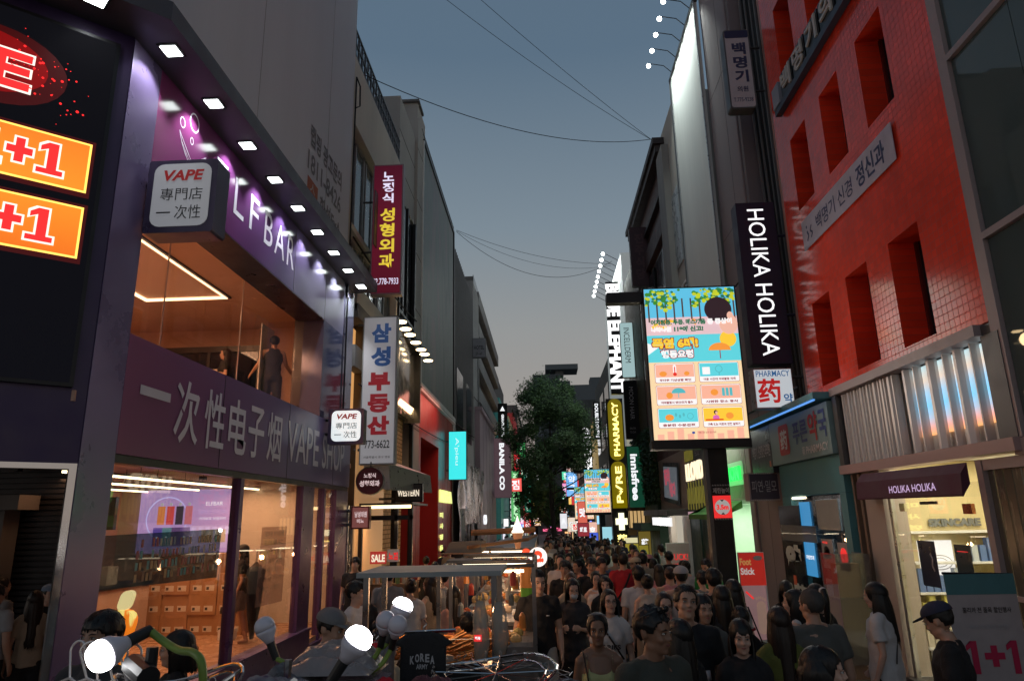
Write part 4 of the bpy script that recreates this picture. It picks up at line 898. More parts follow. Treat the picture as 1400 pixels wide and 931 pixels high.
f.text('wall_lettering', M('grey_letters', (.16, .17, .17), .5), 'SKINCARE', .72, 1.92, 1.50, 2.04, .02, .06, t=.02); f.text('wall_lettering', M('grey_letters', (0, 0, 0)), 'SKIN', 2.2, 1.92, 2.6, 2.04, .02, .06, t=.02)
f.rect('lightbox', EM('shelf_lightbox', (1, .97, .92), 1.2), .50, 1.18, 1.00, 1.72, .02, .03); f.ring('ripple_print', M('ripple', (.5, .45, .4), .5), .78, 1.40, .12, .07, .01, .055); f.ring('ripple_print', M('ripple', (0, 0, 0)), .78, 1.40, .19, .11, .012, .055)
f.rect('red_notice', M('pale_notice', (.65, .55, .45), .6), 2.05, 1.45, 2.35, 1.75, .2); f.disc('red_star', m_red, 2.2, 1.6, .05, d=.205, n=5)
for z in (1.86, 1.42, 1.0, .62, .25): f.rect('shelf', m_white, .3, z - .03, 3.3, z, .002, .30)
f.flush()
pcs = [M('pack_%d' % i, c, .4, var=0) for i, c in enumerate([(.12, .2, .42), (.5, .55, .6), (.6, .55, .15), (.25, .4, .5), (.55, .5, .42), (.15, .28, .3), (.6, .3, .3)])]
pm = {}
for zi, z in enumerate((1.42, 1.0, .62, .25)):
    x = 6.2 if zi == 0 else 5.48
    while x < 8.2:
        w = .07 + .05 * rng.random(); h = .16 + .12 * rng.random(); c = (int(x * 2.2) + zi * 2) % 7
        if zi == 0 and x < 7.1: c = 0 if int(x * 10) % 3 else 1
        key = (c, round(h, 1)); mb = MB(); mb.box(0, .085, -.10, 0, 0, round(h, 1) + .03)
        if key not in pm: o = mb.build('product_box', pcs[c]); pm[key] = o
        else: o = pm[key].copy(); COL.objects.link(o)
        o.parent = hk; o.location = Vector((x, 11.08, z + .001)) - wloc(hk); x += .10 + .02 * rng.random()
part('low_cabinet', m_whitepl, hk, (5.5, 8.4, 10.5, 11.0, -.06, .22)); 
# posters on the door glass, banner stand
for (a0, a1, z0, z1, lb, tilt) in ((9.55, 9.98, 1.20, 1.78, 'dark blue poster with a pale figure on the left leaf of the glass door', 0), (8.78, 9.12, 1.18, 1.76, 'dark teal poster on the right leaf of the glass door', 1)):
    p = thing('door_poster', lb, 'poster', (XR + .03, (a0 + a1) / 2, z0)); f = Face((XR + .036, 0, 0), RIGHT, parent=p)
    f.rect('poster_sheet', M('navy_sheet' if not tilt else 'teal_sheet', (.02, .03, .06) if not tilt else (.015, .045, .055), .35), -a1, z0, -a0, z1, .003)
    f.line('poster_figure', m_greyprint if not tilt else m_redem, [(-a1 + .28, z0 + .42), (-a1 + .33, z0 + .36), (-a1 + .30, z0 + .27), (-a1 + .34, z0 + .2)] if not tilt else [(-a1 + .06, z0 + .5), (-a1 + .28, z0 + .5)], .03 if not tilt else .008, .006); f.flush()
bn = thing('promotion_banner', 'white and pink 1+1 roll banner standing outside the glass door', 'banner', (4.1, 7.0, -.13))
m = MB(); m.tube([(3.73, 7.03, 1.60), (4.36, 7.03, 1.58)], .012, 6); m.tube([(4.05, 7.05, 1.6), (4.1, 7.2, -.13)], .012, 6); m.tube([(3.8, 7.1, -.12), (4.4, 7.1, -.12)], .02, 6); m.build('banner_stand', m_black, bn)
f = Face((3.72, 7.0, -.05), (.998, .0, 0), (0, 0, 1), parent=bn)
f.rect('banner_sheet', M('banner_white', (.40, .35, .36), .6), 0, 0, .64, 1.64, .002); f.rect('banner_top', M('banner_teal', (.07, .19, .21), .6), 0, 1.46, .64, 1.642, .005)
f.rect('banner_lower', M('banner_pale_teal', (.13, .22, .26), .6), 0, 0, .64, .62, .005); f.rrect('banner_photo', M('banner_photo', (.16, .13, .16), .6), .06, .05, .60, .55, .06, .007)
f.text('banner_headline', M('banner_pink', (.50, .02, .08), .5), '+', .25, .84, .43, 1.02, .008, .05); f.one('banner_headline', MATS['banner_pink'], .08, .78, .23, 1.06, .008, 0, False); f.one('banner_headline', MATS['banner_pink'], .44, .78, .59, 1.06, .008, 0, False); f.text('banner_print', m_blackprint, '홀리카 전 품목 할인행사', .12, 1.30, .56, 1.35, .008, .01); f.text('banner_print', m_greyprint, '베스트셀러 한정', .16, 1.16, .50, 1.20, .008, .01); f.flush()
ab = thing('acrylic_case', 'clear acrylic leaflet case standing by the pharmacy entrance', 'case', (2.35, 5.9, -.1))
ab.location = (4.55, 11.4, -.2)
part('acrylic_shell', GLASS('acrylic', (.8, .8, .8), 1.3, .15, (.3, .3, .3)), ab, (4.35, 4.36, 11.1, 11.7, 0, 1.55), (4.85, 4.86, 11.1, 11.7, 0, 1.55), (4.36, 4.85, 11.1, 11.11, 0, 1.55)); part('case_base', M('bronze_case', (.16, .10, .07), .5), ab, (4.37, 4.84, 11.15, 11.65, -.25, .9)); part('leaflet', m_card, ab, (4.42, 4.78, 11.3, 11.5, .91, 1.4))

# ---- red tiled clinic wall
rb = thing('red_tiled_building', 'glossy red tiled clinic building with deep narrow windows', 'building', (7, 10, 4.2))
m_rt = TILES('red_glazed_tile', (.82, .055, .020), (.56, .042, .018), .105, .105, .005, .18, 'yz', .10, .35)
# wall with window openings
WY = [(8.62, 9.42), (10.10, 10.86), (11.53, 12.30)]; WZ = [(4.33, 5.86), (7.71, 9.20), (10.71, 12.18), (13.8, 15.3)]
def holed_wall(name, mat, parent, xa, xb, y0, y1, z0, z1, wy, wz):
    m = MB(); yc = [y0] + [v for p in wy for v in p] + [y1]; zc = [z0] + [v for p in wz for v in p] + [z1]
    for i in range(len(yc) - 1):
        if i % 2 == 0: m.box(xa, xb, yc[i], yc[i + 1], z0, z1); continue
        for j in range(len(zc) - 1):
            if j % 2 == 0: m.box(xa, xb, yc[i], yc[i + 1], zc[j], zc[j + 1])
    return m.build(name, mat, parent)
holed_wall('tiled_wall', m_rt, rb, XR, XR + .40, 7.545, 13.0, 4.2, 19, WY, WZ)
for (a, b) in WY:
    for z0, z1 in WZ:
        w = part('window', M('deep_red_jamb', (.10, .008, .008), .4), rb, (XR + .36, XR + .44, a, a + .05, z0, z1), (XR + .36, XR + .44, b - .05, b, z0, z1), (XR + .36, XR + .44, a, b, z0, z0 + .05), (XR + .37, XR + .43, (a + b) / 2 - .02, (a + b) / 2 + .02, z0, z1)); part('pane', m_winblack, w, (XR + .40, XR + .41, a, b, z0, z1))
part('roof_block', m_conc_dk, rb, (XR + .67, 12, 7.6, 13, 4.2, 18.9))
f = Face((XR - .03, 0, 0), RIGHT, parent=rb)
cb = thing('clinic_banner', 'pale lilac clinic banner with navy lettering strung across the red tiles', 'banner', (XR, 10.4, 6.85)); f.parent = cb
f.rect('banner_sheet', M('lilac_banner', (.46, .43, .50), .7, bump=.2, bscale=2), -12.2, 6.85, -8.77, 7.42, 0, .01)
m_navy = M('navy_print', (.035, .045, .12), .6)
f.text('banner_lettering', m_navy, '백명기', -11.55, 6.98, -10.75, 7.28, .014, .01); f.text('banner_lettering', m_navy, '신경', -10.62, 6.98, -10.08, 7.28, .014, .01); f.text('banner_lettering', m_navy, '정신과', -9.92, 6.96, -9.02, 7.32, .014, .022)
f.line('banner_mark', m_navy, [(-12.0, 6.98), (-11.92, 7.06), (-11.98, 7.16)], .05, .014); f.disc('banner_mark', m_navy, -11.98, 7.24, .03, d=.014); f.line('banner_mark', m_navy, [(-11.82, 6.98), (-11.74, 7.05), (-11.84, 7.12), (-11.76, 7.2)], .04, .014); f.flush()
ts = thing('clinic_letter_sign', 'black edged channel letters of the clinic high on the red tiles', 'sign', (XR - .1, 10.9, 9.9)); f = Face((XR - .02, 0, 0), RIGHT, parent=ts)
f.rect('sign_backing', M('navy_backing', (.03, .04, .07), .5), -12.5, 9.85, -8.9, 9.98, 0, .12)
f.rect('sign_mark', M('pale_blue_mark', (.28, .30, .36), .5), -12.5, 9.98, -12.15, 10.42, .0, .14)
for i, c in enumerate('백명기의원'):
    a = -12.05 + i * .64; f.rect('letter_back', m_black, a - .03, 9.98, a + .55, 10.5, .0, .10); f.text('sign_lettering', M('cream_letter', (.50, .46, .42), .5), c, a + .03, 10.02, a + .50, 10.46, .105, .02, t=.03)
f.flush()
# hanging clinic sign, cosmetics sign, pharmacy sign
t, f = box_sign('rounded lilac grey clinic sign with navy characters high on the right', 13.41, 4.29, 4.86, 10.66, 12.64, .28, M('lilac_face', (.27, .245, .27), .5, em=(.27, .245, .27), es=.1), M('slate_box', (.10, .11, .12), .5), 5.1, r=.07, arms=(.25, .8))
f.stack('clinic_name', m_navy, '백명기', .16, .64, .46, 1.64, .14, d=.012, bold=.04); f.text('clinic_suffix', m_navy, '의원', .18, .40, .42, .54, .012, .03); f.rrect('blue_cap', M('blue_cap', (.02, .035, .10), .5), .03, 1.76, .54, 1.95, .04, .011); f.text('phone_number', m_navy, 'T.775-9238', .08, .16, .50, .26, .012, .01); f.flush()
t, f = box_sign('tall dark indigo HOLIKA HOLIKA sign with thin white letters', 13.4, 4.15, 4.93, 5.0, 8.43, .35, M('indigo_face', (.030, .022, .055), .45), M('indigo_box', (.030, .022, .055), .5), 5.15, border=.0, arms=(.3, .8), armm=M('indigo_box', (0, 0, 0)))
f.text('sign_lettering', EM('neon_white', (1, 1, 1), 1.2), 'HOLIKA HOLIKA', .22, .16, .56, 3.28, .012, .0, rot=1); f.flush()
t, f = box_sign('white PHARMACY lightbox with a big red Chinese character', 13.44, 4.15, 4.90, 4.13, 4.91, .3, EM('pharmacy_face', (.62, .66, .70), .75), m_alu, 5.15, border=.02)
f.text('sign_lettering', EM('pharmacy_blue', (.02, .16, .42), .5), 'PHARMACY', .05, .62, .70, .74, .012, .01); f.text('big_character', EM('pharmacy_red', (.65, .02, .02), .6), '药', .06, .10, .50, .58, .012, .025); f.text('sign_lettering', EM('pharmacy_blue', (0, 0, 0)), '약', .54, .09, .71, .28, .012, .025); f.flush()
# recess between clinic and grey building with cables
rc = thing('cable_recess', 'dark recess with bundled cables between the red tiles and the grey tower', 'wall', (5.6, 14, 4)); part('recess_wall', m_blackmatt, rc, (5.35, 5.45, 13.0, 15.0, 0, 19))
m = MB()
for k in range(6): m.tube([(5.2 + .02 * k, 13.15 + .3 * k, 4), (5.22, 13.2 + .28 * k, 8), (5.2, 13.1 + .32 * k, 12), (5.2, 13.2 + .3 * k, 18)], .02 + .008 * (k % 3), 5)
m.build('cable', M('cable_grey', (.13, .12, .12), .6), rc); part('pale_duct', M('rust_stained_paint', (.32, .14, .10), .6, var=.4, vscale=2, streak=True), rc, (5.05, 5.3, 13.02, 13.25, 4.2, 18))
# ---- pharmacy
ph = thing('pharmacy', 'teal fronted pharmacy with posters in its window beside the cosmetics shop', 'pharmacy', (6, 14, 0))
m_teal = M('teal_panel', (.09, .28, .33), .5, var=.12, vscale=2)
m_tealbox = M('grey_teal_sign', (.20, .31, .32), .5, var=.1)
part('sign_board', m_tealbox, ph, (XR - .16, XR + .2, 11.86, 14.98, 3.12, 4.0)); part('sign_board', M('plum_black_sign', (.028, .022, .036), .35), ph, (XR - .16, XR + .2, 15.0, 16.45, 2.98, 4.0))
part('sign_canopy', m_teal, ph, (XR - .38, XR + .2, 11.84, 16.5, 4.05, 4.16)); part('blue_strip_light', EM('blue_strip', (.10, .30, .75), 1.2), ph, (XR - .36, XR - .33, 11.9, 16.45, 4.02, 4.046))
part('lower_fascia', m_teal, ph, (XR - .04, XR + .2, 11.86, 15.0, 2.48, 3.11)); part('side_pier', m_teal, ph, (XR - .04, XR + .2, 14.5, 15.0, -.4, 2.475)); part('side_pier', m_teal, ph, (XR - .04, XR + .2, 11.86, 12.1, -.4, 2.475))
f = Face((XR - .165, 0, 0), RIGHT, parent=ph)
f.rrect('red_tablet', M('tablet_red', (.40, .025, .03), .5), -14.42, 3.28, -13.84, 3.88, .08, .003); f.text('tablet_character', m_whiteprint, '药', -14.32, 3.38, -13.94, 3.78, .008, .03)
f.text('name_blue', M('sign_blue_print', (.04, .07, .22), .5), '푸른', -13.6, 3.42, -12.85, 3.84, .006, .025); f.text('name_red', M('tablet_red', (0, 0, 0)), '약', -12.78, 3.40, -12.35, 3.92, .006, .025); f.text('name_blue', M('sign_blue_print', (0, 0, 0)), '국', -12.3, 3.42, -11.95, 3.9, .006, .025)
f.text('name_latin', m_whiteprint, 'PHARMACY', -13.0, 3.20, -11.98, 3.34, .006, .02); f.text('name_latin', m_whiteprint, '藥', -13.2, 3.19, -13.06, 3.35, .006)
f.text('clinic_line', m_greyprint, '백명기 신경정신과의원', -16.3, 3.35, -15.05, 3.62, .006, .02); f.rect('orange_seal', M('orange_seal', (.5, .12, .05), .5), -15.16, 3.12, -15.06, 3.24, .006)
f.flush()
t, f = box_sign('small plum sign edged with stitching under the dark clinic board', 15.2, 4.35, 5.0, 2.42, 3.0, .35, M('plum_face', (.045, .035, .06), .5), m_mauve, None)
f.text('sign_lettering', m_greyprint, '피연·밀모', .06, .18, .58, .42, .012, .0)
for k in range(16): f.rect('stitch', m_whiteprint, .02 + k * .039, .005, .04 + k * .039, .018, .01); f.rect('stitch', m_whiteprint, .02 + k * .039, .56, .04 + k * .039, .573, .01)
f.flush()
part('window_glass', m_glass, ph, (XR + .0, XR + .01, 12.1, 14.5, -.2, 2.45)); part('back_room', M('dim_room', (.25, .24, .22), .8), ph, (6.4, 6.5, 11.9, 15, -.3, 2.6), (XR + .1, 6.4, 11.86, 11.9, -.3, 2.6), (XR + .1, 6.4, 14.98, 15.02, -.3, 2.6), (XR + .1, 6.4, 11.9, 15, 2.5, 2.6))
part('door_lamp', EM('door_lamp', (1, .85, .6), 4), ph, (XR - .05, XR + .05, 13.9, 14.4, 2.42, 2.46)); light('AREA', (5.7, 13.3, 2.4), 40, (.8, .92, 1.0), 1, 2, parent=ph)
def poster(label, a0, a1, z0, z1, base, items, x=XR - .012, cat='poster'):
    p = thing('window_poster', label, cat, (x, (a0 + a1) / 2, z0)); f = Face((x, 0, 0), RIGHT, parent=p)
    f.rect('poster_sheet', base, -a1, z0, -a0, z1, .0, .004)
    for it in items:
        k = it[0]
        if k == 'r': f.rect(it[1], it[2], -a1 + it[3], z0 + it[4], -a1 + it[5], z0 + it[6], .008)
        elif k == 't': f.text(it[1], it[2], it[7], -a1 + it[3], z0 + it[4], -a1 + it[5], z0 + it[6], .012, it[8] if len(it) > 8 else .02)
        elif k == 'd': f.disc(it[1], it[2], -a1 + it[3], z0 + it[4], it[5], it[6], .010)
    f.flush()
m_pblue = EM('lit_blue_poster', (.05, .30, .62), .75); m_pw = M('poster_white', (.48, .47, .47), .6); m_pp = M('poster_pink', (.50, .10, .22), .6); m_skin0 = M('printed_skin', (.55, .36, .30), .6)
m_hair0 = M('printed_hair', (.02, .015, .015), .6)
poster('lit sky blue poster hung beside the pharmacy door', 13.6, 14.15, 1.0, 2.36, m_pblue, [('t', 'poster_lettering', m_redem, .12, .72, .44, .82, '약국'), ('t', 'poster_lettering', m_wem, .08, .30, .48, .38, '처방조제')])
poster('pale frosted panel high in the pharmacy window', 12.3, 13.3, 1.86, 2.38, M('frosted_panel', (.40, .44, .43), .5), [('r', 'panel_edge', m_alu, 0, 0, 1.0, .03)])
poster('beauty poster with a smiling dark haired face in the pharmacy window', 12.75, 13.25, 1.20, 1.70, m_pw, [('d', 'printed_face', m_skin0, .24, .2, .11, .13), ('d', 'printed_hair_shape', m_hair0, .22, .28, .13, .10), ('t', 'poster_lettering', m_redem, .05, .42, .3, .46, '세일')])
poster('white product poster under the beauty poster', 12.70, 13.25, .42, 1.02, m_pw, [('t', 'poster_lettering', m_navy, .06, .50, .48, .55, 'SALE 30%'), ('d', 'printed_face', m_skin0, .40, .36, .07, .09), ('d', 'printed_hair_shape', m_hair0, .40, .42, .08, .06), ('r', 'printed_pack', m_navy, .08, .08, .25, .25)])
poster('magenta poster lowest in the pharmacy window', 12.55, 12.95, -.15, .36, m_pp, [('d', 'printed_face', m_skin0, .2, .2, .12, .15)])
poster('white poster with a red ring mark near the corner pier', 12.12, 12.55, 1.02, 1.66, m_pw, [('d', 'red_ring', m_redem, .24, .42, .14, .14), ('d', 'ring_centre', m_pw, .24, .425, .07, .07), ('t', 'poster_lettering', m_redem, .05, .12, .38, .2, '약국')])
gl = thing('door_lettering', 'big white pharmacy characters stuck on the glass door', 'lettering', (XR, 14.6, 1.0)); f = Face((XR - .04, 0, 0), RIGHT, parent=gl)
part('film_band', GLASS('frost_band', (.5, .5, .5), .5, .6, (.35, .38, .38)), gl, (XR - .07, XR - .06, 13.3, 15.2, 1.62, 1.92))
f.o = Vector((XR - .09, 0, 0)); f.text('film_letter', M('film_white', (.60, .66, .62), .5), '약', -15.0, .98, -14.15, 1.55, .006, .10); f.text('film_letter', M('film_white', (0, 0, 0)), '藥', -14.75, .25, -14.0, .82, .006, .04); f.flush()
part('sliding_door', m_winblack, gl, (XR - .05, XR - .03, 14.1, 15.3, -.3, 2.3)); part('orange_sticker', M('orange_sticker', (.75, .14, .05), .5), gl, (XR - .06, XR - .052, 14.66, 14.82, .72, .95))

# ---- grey pink tower and billboard
tw = thing('grey_tower', 'plain mauve grey tower pier rising behind the indigo sign', 'building', (8, 16.2, 0))
m_gp = M('mauve_grey_render', (.25, .205, .215), .8, bump=.1, bscale=8, var=.07, streak=True)
part('wall', m_gp, tw, (XR, 14, 15.02, 17.5, -.4, 21)); part('wall_joint', M('joint_grey', (.14, .11, .12), .8), tw, *[(XR - .004, XR, 15.02, 17.5, z, z + .02) for z in (4.9, 9.2, 13.4)], (XR - .004, XR, 16.1, 16.115, 0, 20.8))
m = MB(); m.tube([(XR - .05, 15.12, 3.0), (XR - .05, 15.12, 20)], .03, 6); m.tube([(XR - .05, 16.9, -.3), (XR - .05, 16.9, 4)], .035, 6); m.build('downpipe', m_gp, tw)
bb = thing('blank_billboard', 'tall blank white billboard lit by arm lamps along its top edge', 'billboard', (4.9, 19.4, 8))
part('billboard_sheet', M('white_canvas', (.68, .69, .67), .7, bump=.25, bscale=1.6, var=.06, streak=True, vscale=2), bb, (XR - .14, XR - .05, 17.56, 21.4, 7.9, 16.9)); part('billboard_frame', m_steel_dk, bb, (XR - .18, XR - .04, 21.405, 21.5, 7.9, 17.0), (XR - .18, XR - .04, 17.5, 21.5, 16.905, 17.0))
part('edge_strip', m_alu, bb, (XR - .17, XR - .142, 17.50, 17.56, 7.9, 16.9), (XR - .17, XR - .142, 21.3, 21.34, 7.9, 16.9))
m_spot = EM('spot_bulb', (.93, 1, .96), 14)
for i, y in enumerate((18.0, 18.75, 19.5, 20.3, 21.1)):
    m = MB(); m.tube([(XR - .1, y, 17.0), (XR - .4, y, 17.32), (XR - .85, y, 17.42)], .015, 5); o = m.build('lamp_arm', m_black, bb)
    m = MB(); m.ball((XR - .92, y, 17.34), .075, 10, 6); m.build('lamp_head', m_spot, o)
    l = light('SPOT', (XR - .92, y, 17.25), 190, (.88, 1, .94), .06, parent=bb, spot=85); l.rotation_euler = Vector((.75, 0, -1.5)).to_track_quat('-Z', 'Y').to_euler()
gb = thing('beige_house', 'weathered beige house with a small window behind the billboard', 'building', (8, 23, 0))
part('wall', m_beige, gb, (XR, 14, 21.52, 24.6, 4.3, 16.6)); w = part('window', m_alu, gb, (XR - .03, XR - .005, 22.3, 23.9, 10.6, 13.4)); part('pane', M('milky_pane', (.30, .33, .36), .3), w, (XR - .04, XR - .031, 22.4, 23.8, 10.7, 13.3))
w = part('window', m_whitepl, gb, *[(XR - .06, XR - .005, y, y + .08, 7.6, 9.8) for y in (21.6, 22.5, 23.4)], *[(XR - .06, XR - .005, 21.6, 23.48, z, z + .08) for z in (7.6, 8.7, 9.72)]); part('pane', m_winblack, w, (XR - .03, XR - .02, 21.6, 23.4, 7.68, 9.72))
bh = thing('brown_gabled_house', 'dark red brown house with deep eaves and projecting air conditioner', 'building', (8, 29, 0))
m_brn = M('oxblood_cladding', (.075, .040, .038), .6, var=.15)
part('wall', m_brn, bh, (XR, 14, 24.62, 33.0, 4.4, 15.9)); part('eaves', M('dark_umber_trim', (.03, .02, .022), .6), bh, (XR - .45, 14, 24.0, 33.2, 16.0, 16.25), (XR - .35, 14, 24.1, 33.1, 15.7, 15.997), (XR - .2, XR, 24.62, 33, 14.2, 14.35))
part('corner_pilaster', m_conc, bh, (XR - .25, XR - .003, 23.4, 24.6, 4.4, 15.6)); part('cornice', m_brn, bh, (XR - .22, XR - .003, 24.62, 33, 12.6, 13.4))
for a in (25.2, 27.7, 30.2):
    for z0 in (7.0, 10.0): w = part('window', m_black, bh, (XR - .1, XR - .02, a, a + 1.9, z0, z0 + 2.3), ); part('pane', m_winblack, w, (XR - .12, XR - .101, a + .1, a + 1.8, z0 + .1, z0 + 2.2))
ac = part('air_conditioner', m_conc, bh, (XR - .65, XR - .105, 25.4, 26.7, 9.3, 10.1)); m = MB(); m.tube([(XR - .66, 26.05, 9.7), (XR - .655, 26.05, 9.7)], .3, 16); m.build('fan_grille', m_black, ac)
part('rail', m_steel_dk, bh, (XR - .7, XR - .66, 25, 28.5, 10.5, 10.54), (XR - .7, XR - .66, 25, 28.5, 9.2, 9.24))
t, f = box_sign('unlit dark plum vertical sign on the brown house', 29.08, 4.16, 4.95, 11.95, 14.75, .3, M('plum_sign_face', (.055, .025, .035), .5), M('plum_sign_box', (.045, .022, .03), .5), 5.05, r=.08)
f.stack('sign_lettering', M('plum_letters', (.09, .045, .055), .5), '전주식당', .2, .3, .6, 2.5, .12, d=.012, bold=.05); f.flush()
ol = slab_building('olive_building', 'narrow dark olive building edge behind the plum sign', 33.2, 38.6, 15.2, M('olive_cladding', (.055, .05, .02), .6), XR, 1)
be = thing('elephant_building', 'white lit building front with a lamp row and BLUE ELEPHANT letters', 'building', (8, 45, 0))
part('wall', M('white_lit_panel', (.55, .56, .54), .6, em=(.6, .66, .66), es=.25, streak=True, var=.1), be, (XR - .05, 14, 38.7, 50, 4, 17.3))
for i in range(9):
    y = 40.2 + i * 1.05; m = MB(); m.tube([(XR - .05, y, 17.4), (XR - .9, y, 17.9)], .02, 4); o = m.build('lamp_arm', m_black, be); m = MB(); m.ball((XR - .95, y, 17.85), .11, 8, 5); m.build('lamp_head', m_spot, o)
light('AREA', (3.9, 43.5, 17.6), 300, (.9, 1, .97), .4, 8, rot=(0, R(-35), 0), parent=be)
t, f = box_sign('vertical blade sign spelling BLUE ELEPHANT in huge glowing white letters', 39.0, 3.98, 4.72, 8.85, 15.6, .3, m_blackmatt, m_black, 5.0)
f.text('sign_lettering', EM('bright_letters', (1, 1, 1), 1.6), 'BLUE ELEPHANT', -.02, .1, .76, 6.6, .012, .045, rot=1, t=.05); f.flush()
t, f = box_sign('pale cyan INCELLDERM sign with rounded corners', 35.84, 4.28, 4.98, 9.17, 12.18, .25, EM('pale_cyan_face', (.38, .55, .56), .85), m_black, 5.1, r=.06, border=.02)
f.text('sign_lettering', m_blackprint, 'INCELLDERM', .20, .80, .50, 2.72, .012, .0, rot=1); f.flush()
t, f = box_sign('slim black MOON HAIR sign with spaced grey letters', 35.6, 4.27, 4.98, 5.92, 8.97, .25, m_blackmatt, m_black, 5.1, r=.05)
f.text('sign_lettering', m_greyprint, 'MOON HAIR', .26, 1.0, .48, 2.7, .012, .0, rot=1); f.text('small_print', m_greyprint, 'SALON', .2, .5, .5, .6, .012); f.text('small_print', m_greyprint, 'TO.CHA', .2, .3, .5, .4, .012); f.flush()
# pure pharmacy neon
pp = thing('neon_pharmacy_sign', 'tall olive capsule sign with yellow neon PURE PHARMACY letters and a cross', 'sign', (4.45, 41.5, 1.1))
m_ol = M('olive_sign', (.16, .13, .01), .5, em=(.16, .12, .0), es=.9); m_neon = EM('yellow_neon', (1, .80, .22), 2.4); m_ncross = EM('pale_neon', (1, .97, .62), 1.6)
f = Face((3.86, 41.5, 0), FRONT, parent=pp); part('sign_back', m_black, pp, (3.86, 4.86, 41.52, 41.8, -.8, 9.0))
f.rrect('capsule', m_ol, .08, 5.30, .92, 8.98, .40, .0, .10); f.rrect('capsule', m_ol, .08, 2.55, .92, 5.24, .40, .0, .10); f.rect('capsule', m_ol, .08, 2.55, .92, 3.1, .0, .1)
f.text('neon_lettering', m_neon, 'PHARMACY', .32, 5.55, .68, 8.75, .12, .02, rot=3, t=.02); f.text('neon_lettering', m_neon, 'P√RE', .30, 2.85, .70, 4.95, .12, .02, rot=3, t=.02)
f.rect('cross', m_ncross, .18, 1.62, .86, 1.98, .11, .03); f.rect('cross', m_ncross, .36, 1.32, .68, 2.28, .112, .032); f.text('neon_character', m_neon, '藥', .22, .52, .80, 1.08, .12, .03); f.text('small_white_lettering', m_wem, 'DUOB', .38, .12, .95, .42, .12, .06); f.flush()
t, f = box_sign('dark green innisfree sign lettered in white sideways', 34.08, 4.02, 4.80, 2.48, 5.42, .3, EM('innis_green', (.008, .085, .045), .5), m_black, 5.0)
f.text('sign_lettering', m_wem, 'innisfree', .18, .36, .54, 2.56, .012, .035, rot=1); f.flush()
iv = thing('ivy_wall', 'ivy covered green wall behind the innisfree sign', 'wall', (5, 33, 0)); part('green_wall', M('bottle_green', (.01, .05, .03), .6), iv, (XR - .12, 9, 30.9, 34.0, -1, 4.4))
m = MB(); rg = random.Random(3)
for _ in range(5200):
    y = rg.uniform(29.8, 38); z = rg.uniform(2.6, 6.0) ; x = XR - .15 - .3 * rg.random() * (1 - abs(z - 4.6) / 3)
    v = Vector((rg.gauss(0, 1), rg.gauss(0, 1), rg.gauss(0, 1))).normalized() * .055; u = v.orthogonal().normalized() * .055; c = Vector((x, y, z)); m.add([c - v, c - u, c + v, c + u], [(0, 1, 2, 3)])
ml = M('ivy_leaf', (.035, .075, .02), .6, var=.5, vscale=6); o = m.build('ivy_leaves', ml, iv); o['kind'] = 'stuff'
# green lit shop, LLOYD, tilted board, lower shops
eq = thing('green_lit_shop', 'white ribbed shopfront with glowing green letters and a bright green interior', 'shop', (6, 19.5, 0))
m_wr = M('white_ribbed_panel', (.52, .50, .48), .55, var=.05)
part('fascia', m_wr, eq, (XR + .02, 9, 17.52, 21.4, 2.5, 4.35)); m = MB()
for k in range(26): m.box(XR - .01, XR + .02, 17.56 + k * .148, 17.60 + k * .148, 2.52, 4.3)
m.build('fascia_rib', m_wr, eq)
f = Face((XR - .03, 0, 0), RIGHT, parent=eq); f.text('glowing_letters', EM('green_glow', (.03, .85, .12), 1.2), 'CONVENTION', -21.3, 2.98, -17.9, 3.34, .01, .05, t=.06); f.rrect('halo_panel', EM('green_halo', (.10, .55, .18), .30, (.5, .5, .5)), -21.38, 2.86, -17.7, 3.46, .12, .001); f.flush()
light('AREA', (4.6, 19.3, 4.25), 22, (.95, 1, .85), .2, 3.4, rot=(0, R(-20), 0), parent=eq); light('AREA', (4.5, 19.4, 3.1), 9, (.1, 1, .2), .3, 3, rot=(0, R(-90), 0), parent=eq)
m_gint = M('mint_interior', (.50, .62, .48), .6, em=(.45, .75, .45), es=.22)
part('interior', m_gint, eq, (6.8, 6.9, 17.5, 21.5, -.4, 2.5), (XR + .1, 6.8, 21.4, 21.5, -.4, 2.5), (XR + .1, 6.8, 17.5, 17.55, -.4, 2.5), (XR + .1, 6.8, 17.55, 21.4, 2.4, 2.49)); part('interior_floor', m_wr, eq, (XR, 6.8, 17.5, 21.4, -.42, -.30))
light('AREA', (5.9, 19.3, 2.36), 90, (.85, 1, .80), 1.4, 3.2, parent=eq)
part('poster_panel', m_wr, eq, (5.9, 5.93, 17.9, 18.9, .3, 1.9)); f = Face((5.88, 0, 0), RIGHT, parent=eq); f.text('panel_lettering', m_blackprint, 'sbea', -18.8, 1.0, -18.2, 1.25, .01, .02); f.flush()
f = Face((5.3, 18.6, 0), FRONT, parent=eq); f.rect('poster_panel', m_wr, .25, .4, 1.0, 1.9, .0, .02); f.text('panel_lettering', m_blackprint, 'sbea', .35, 1.2, .7, 1.32, .03, .02); f.text('panel_lettering', m_blackprint, 'ILMOREDO', .05, 2.02, .6, 2.1, .03, .0); f.flush()
m = MB()
for k in range(5): m.tube([(XR + .2, 20.2 + k * .12, 2.4), (XR + .22, 20.3 + k * .1, 1.2), (XR + .2, 20.1 + k * .15, .2)], .012, 4)
m.build('hanging_cable', m_black, eq)
m = MB(); m.prism([(XR, 18.2, 2.30), (XR - .7, 18.2, 2.15), (XR - .7, 18.2, 2.02), (XR, 18.2, 2.48)], [(XR, 21.6, 2.30), (XR - .7, 21.6, 2.15), (XR - .7, 21.6, 2.02), (XR, 21.6, 2.48)]); m.build('green_awning', M('green_canvas', (.07, .20, .035), .7), eq)
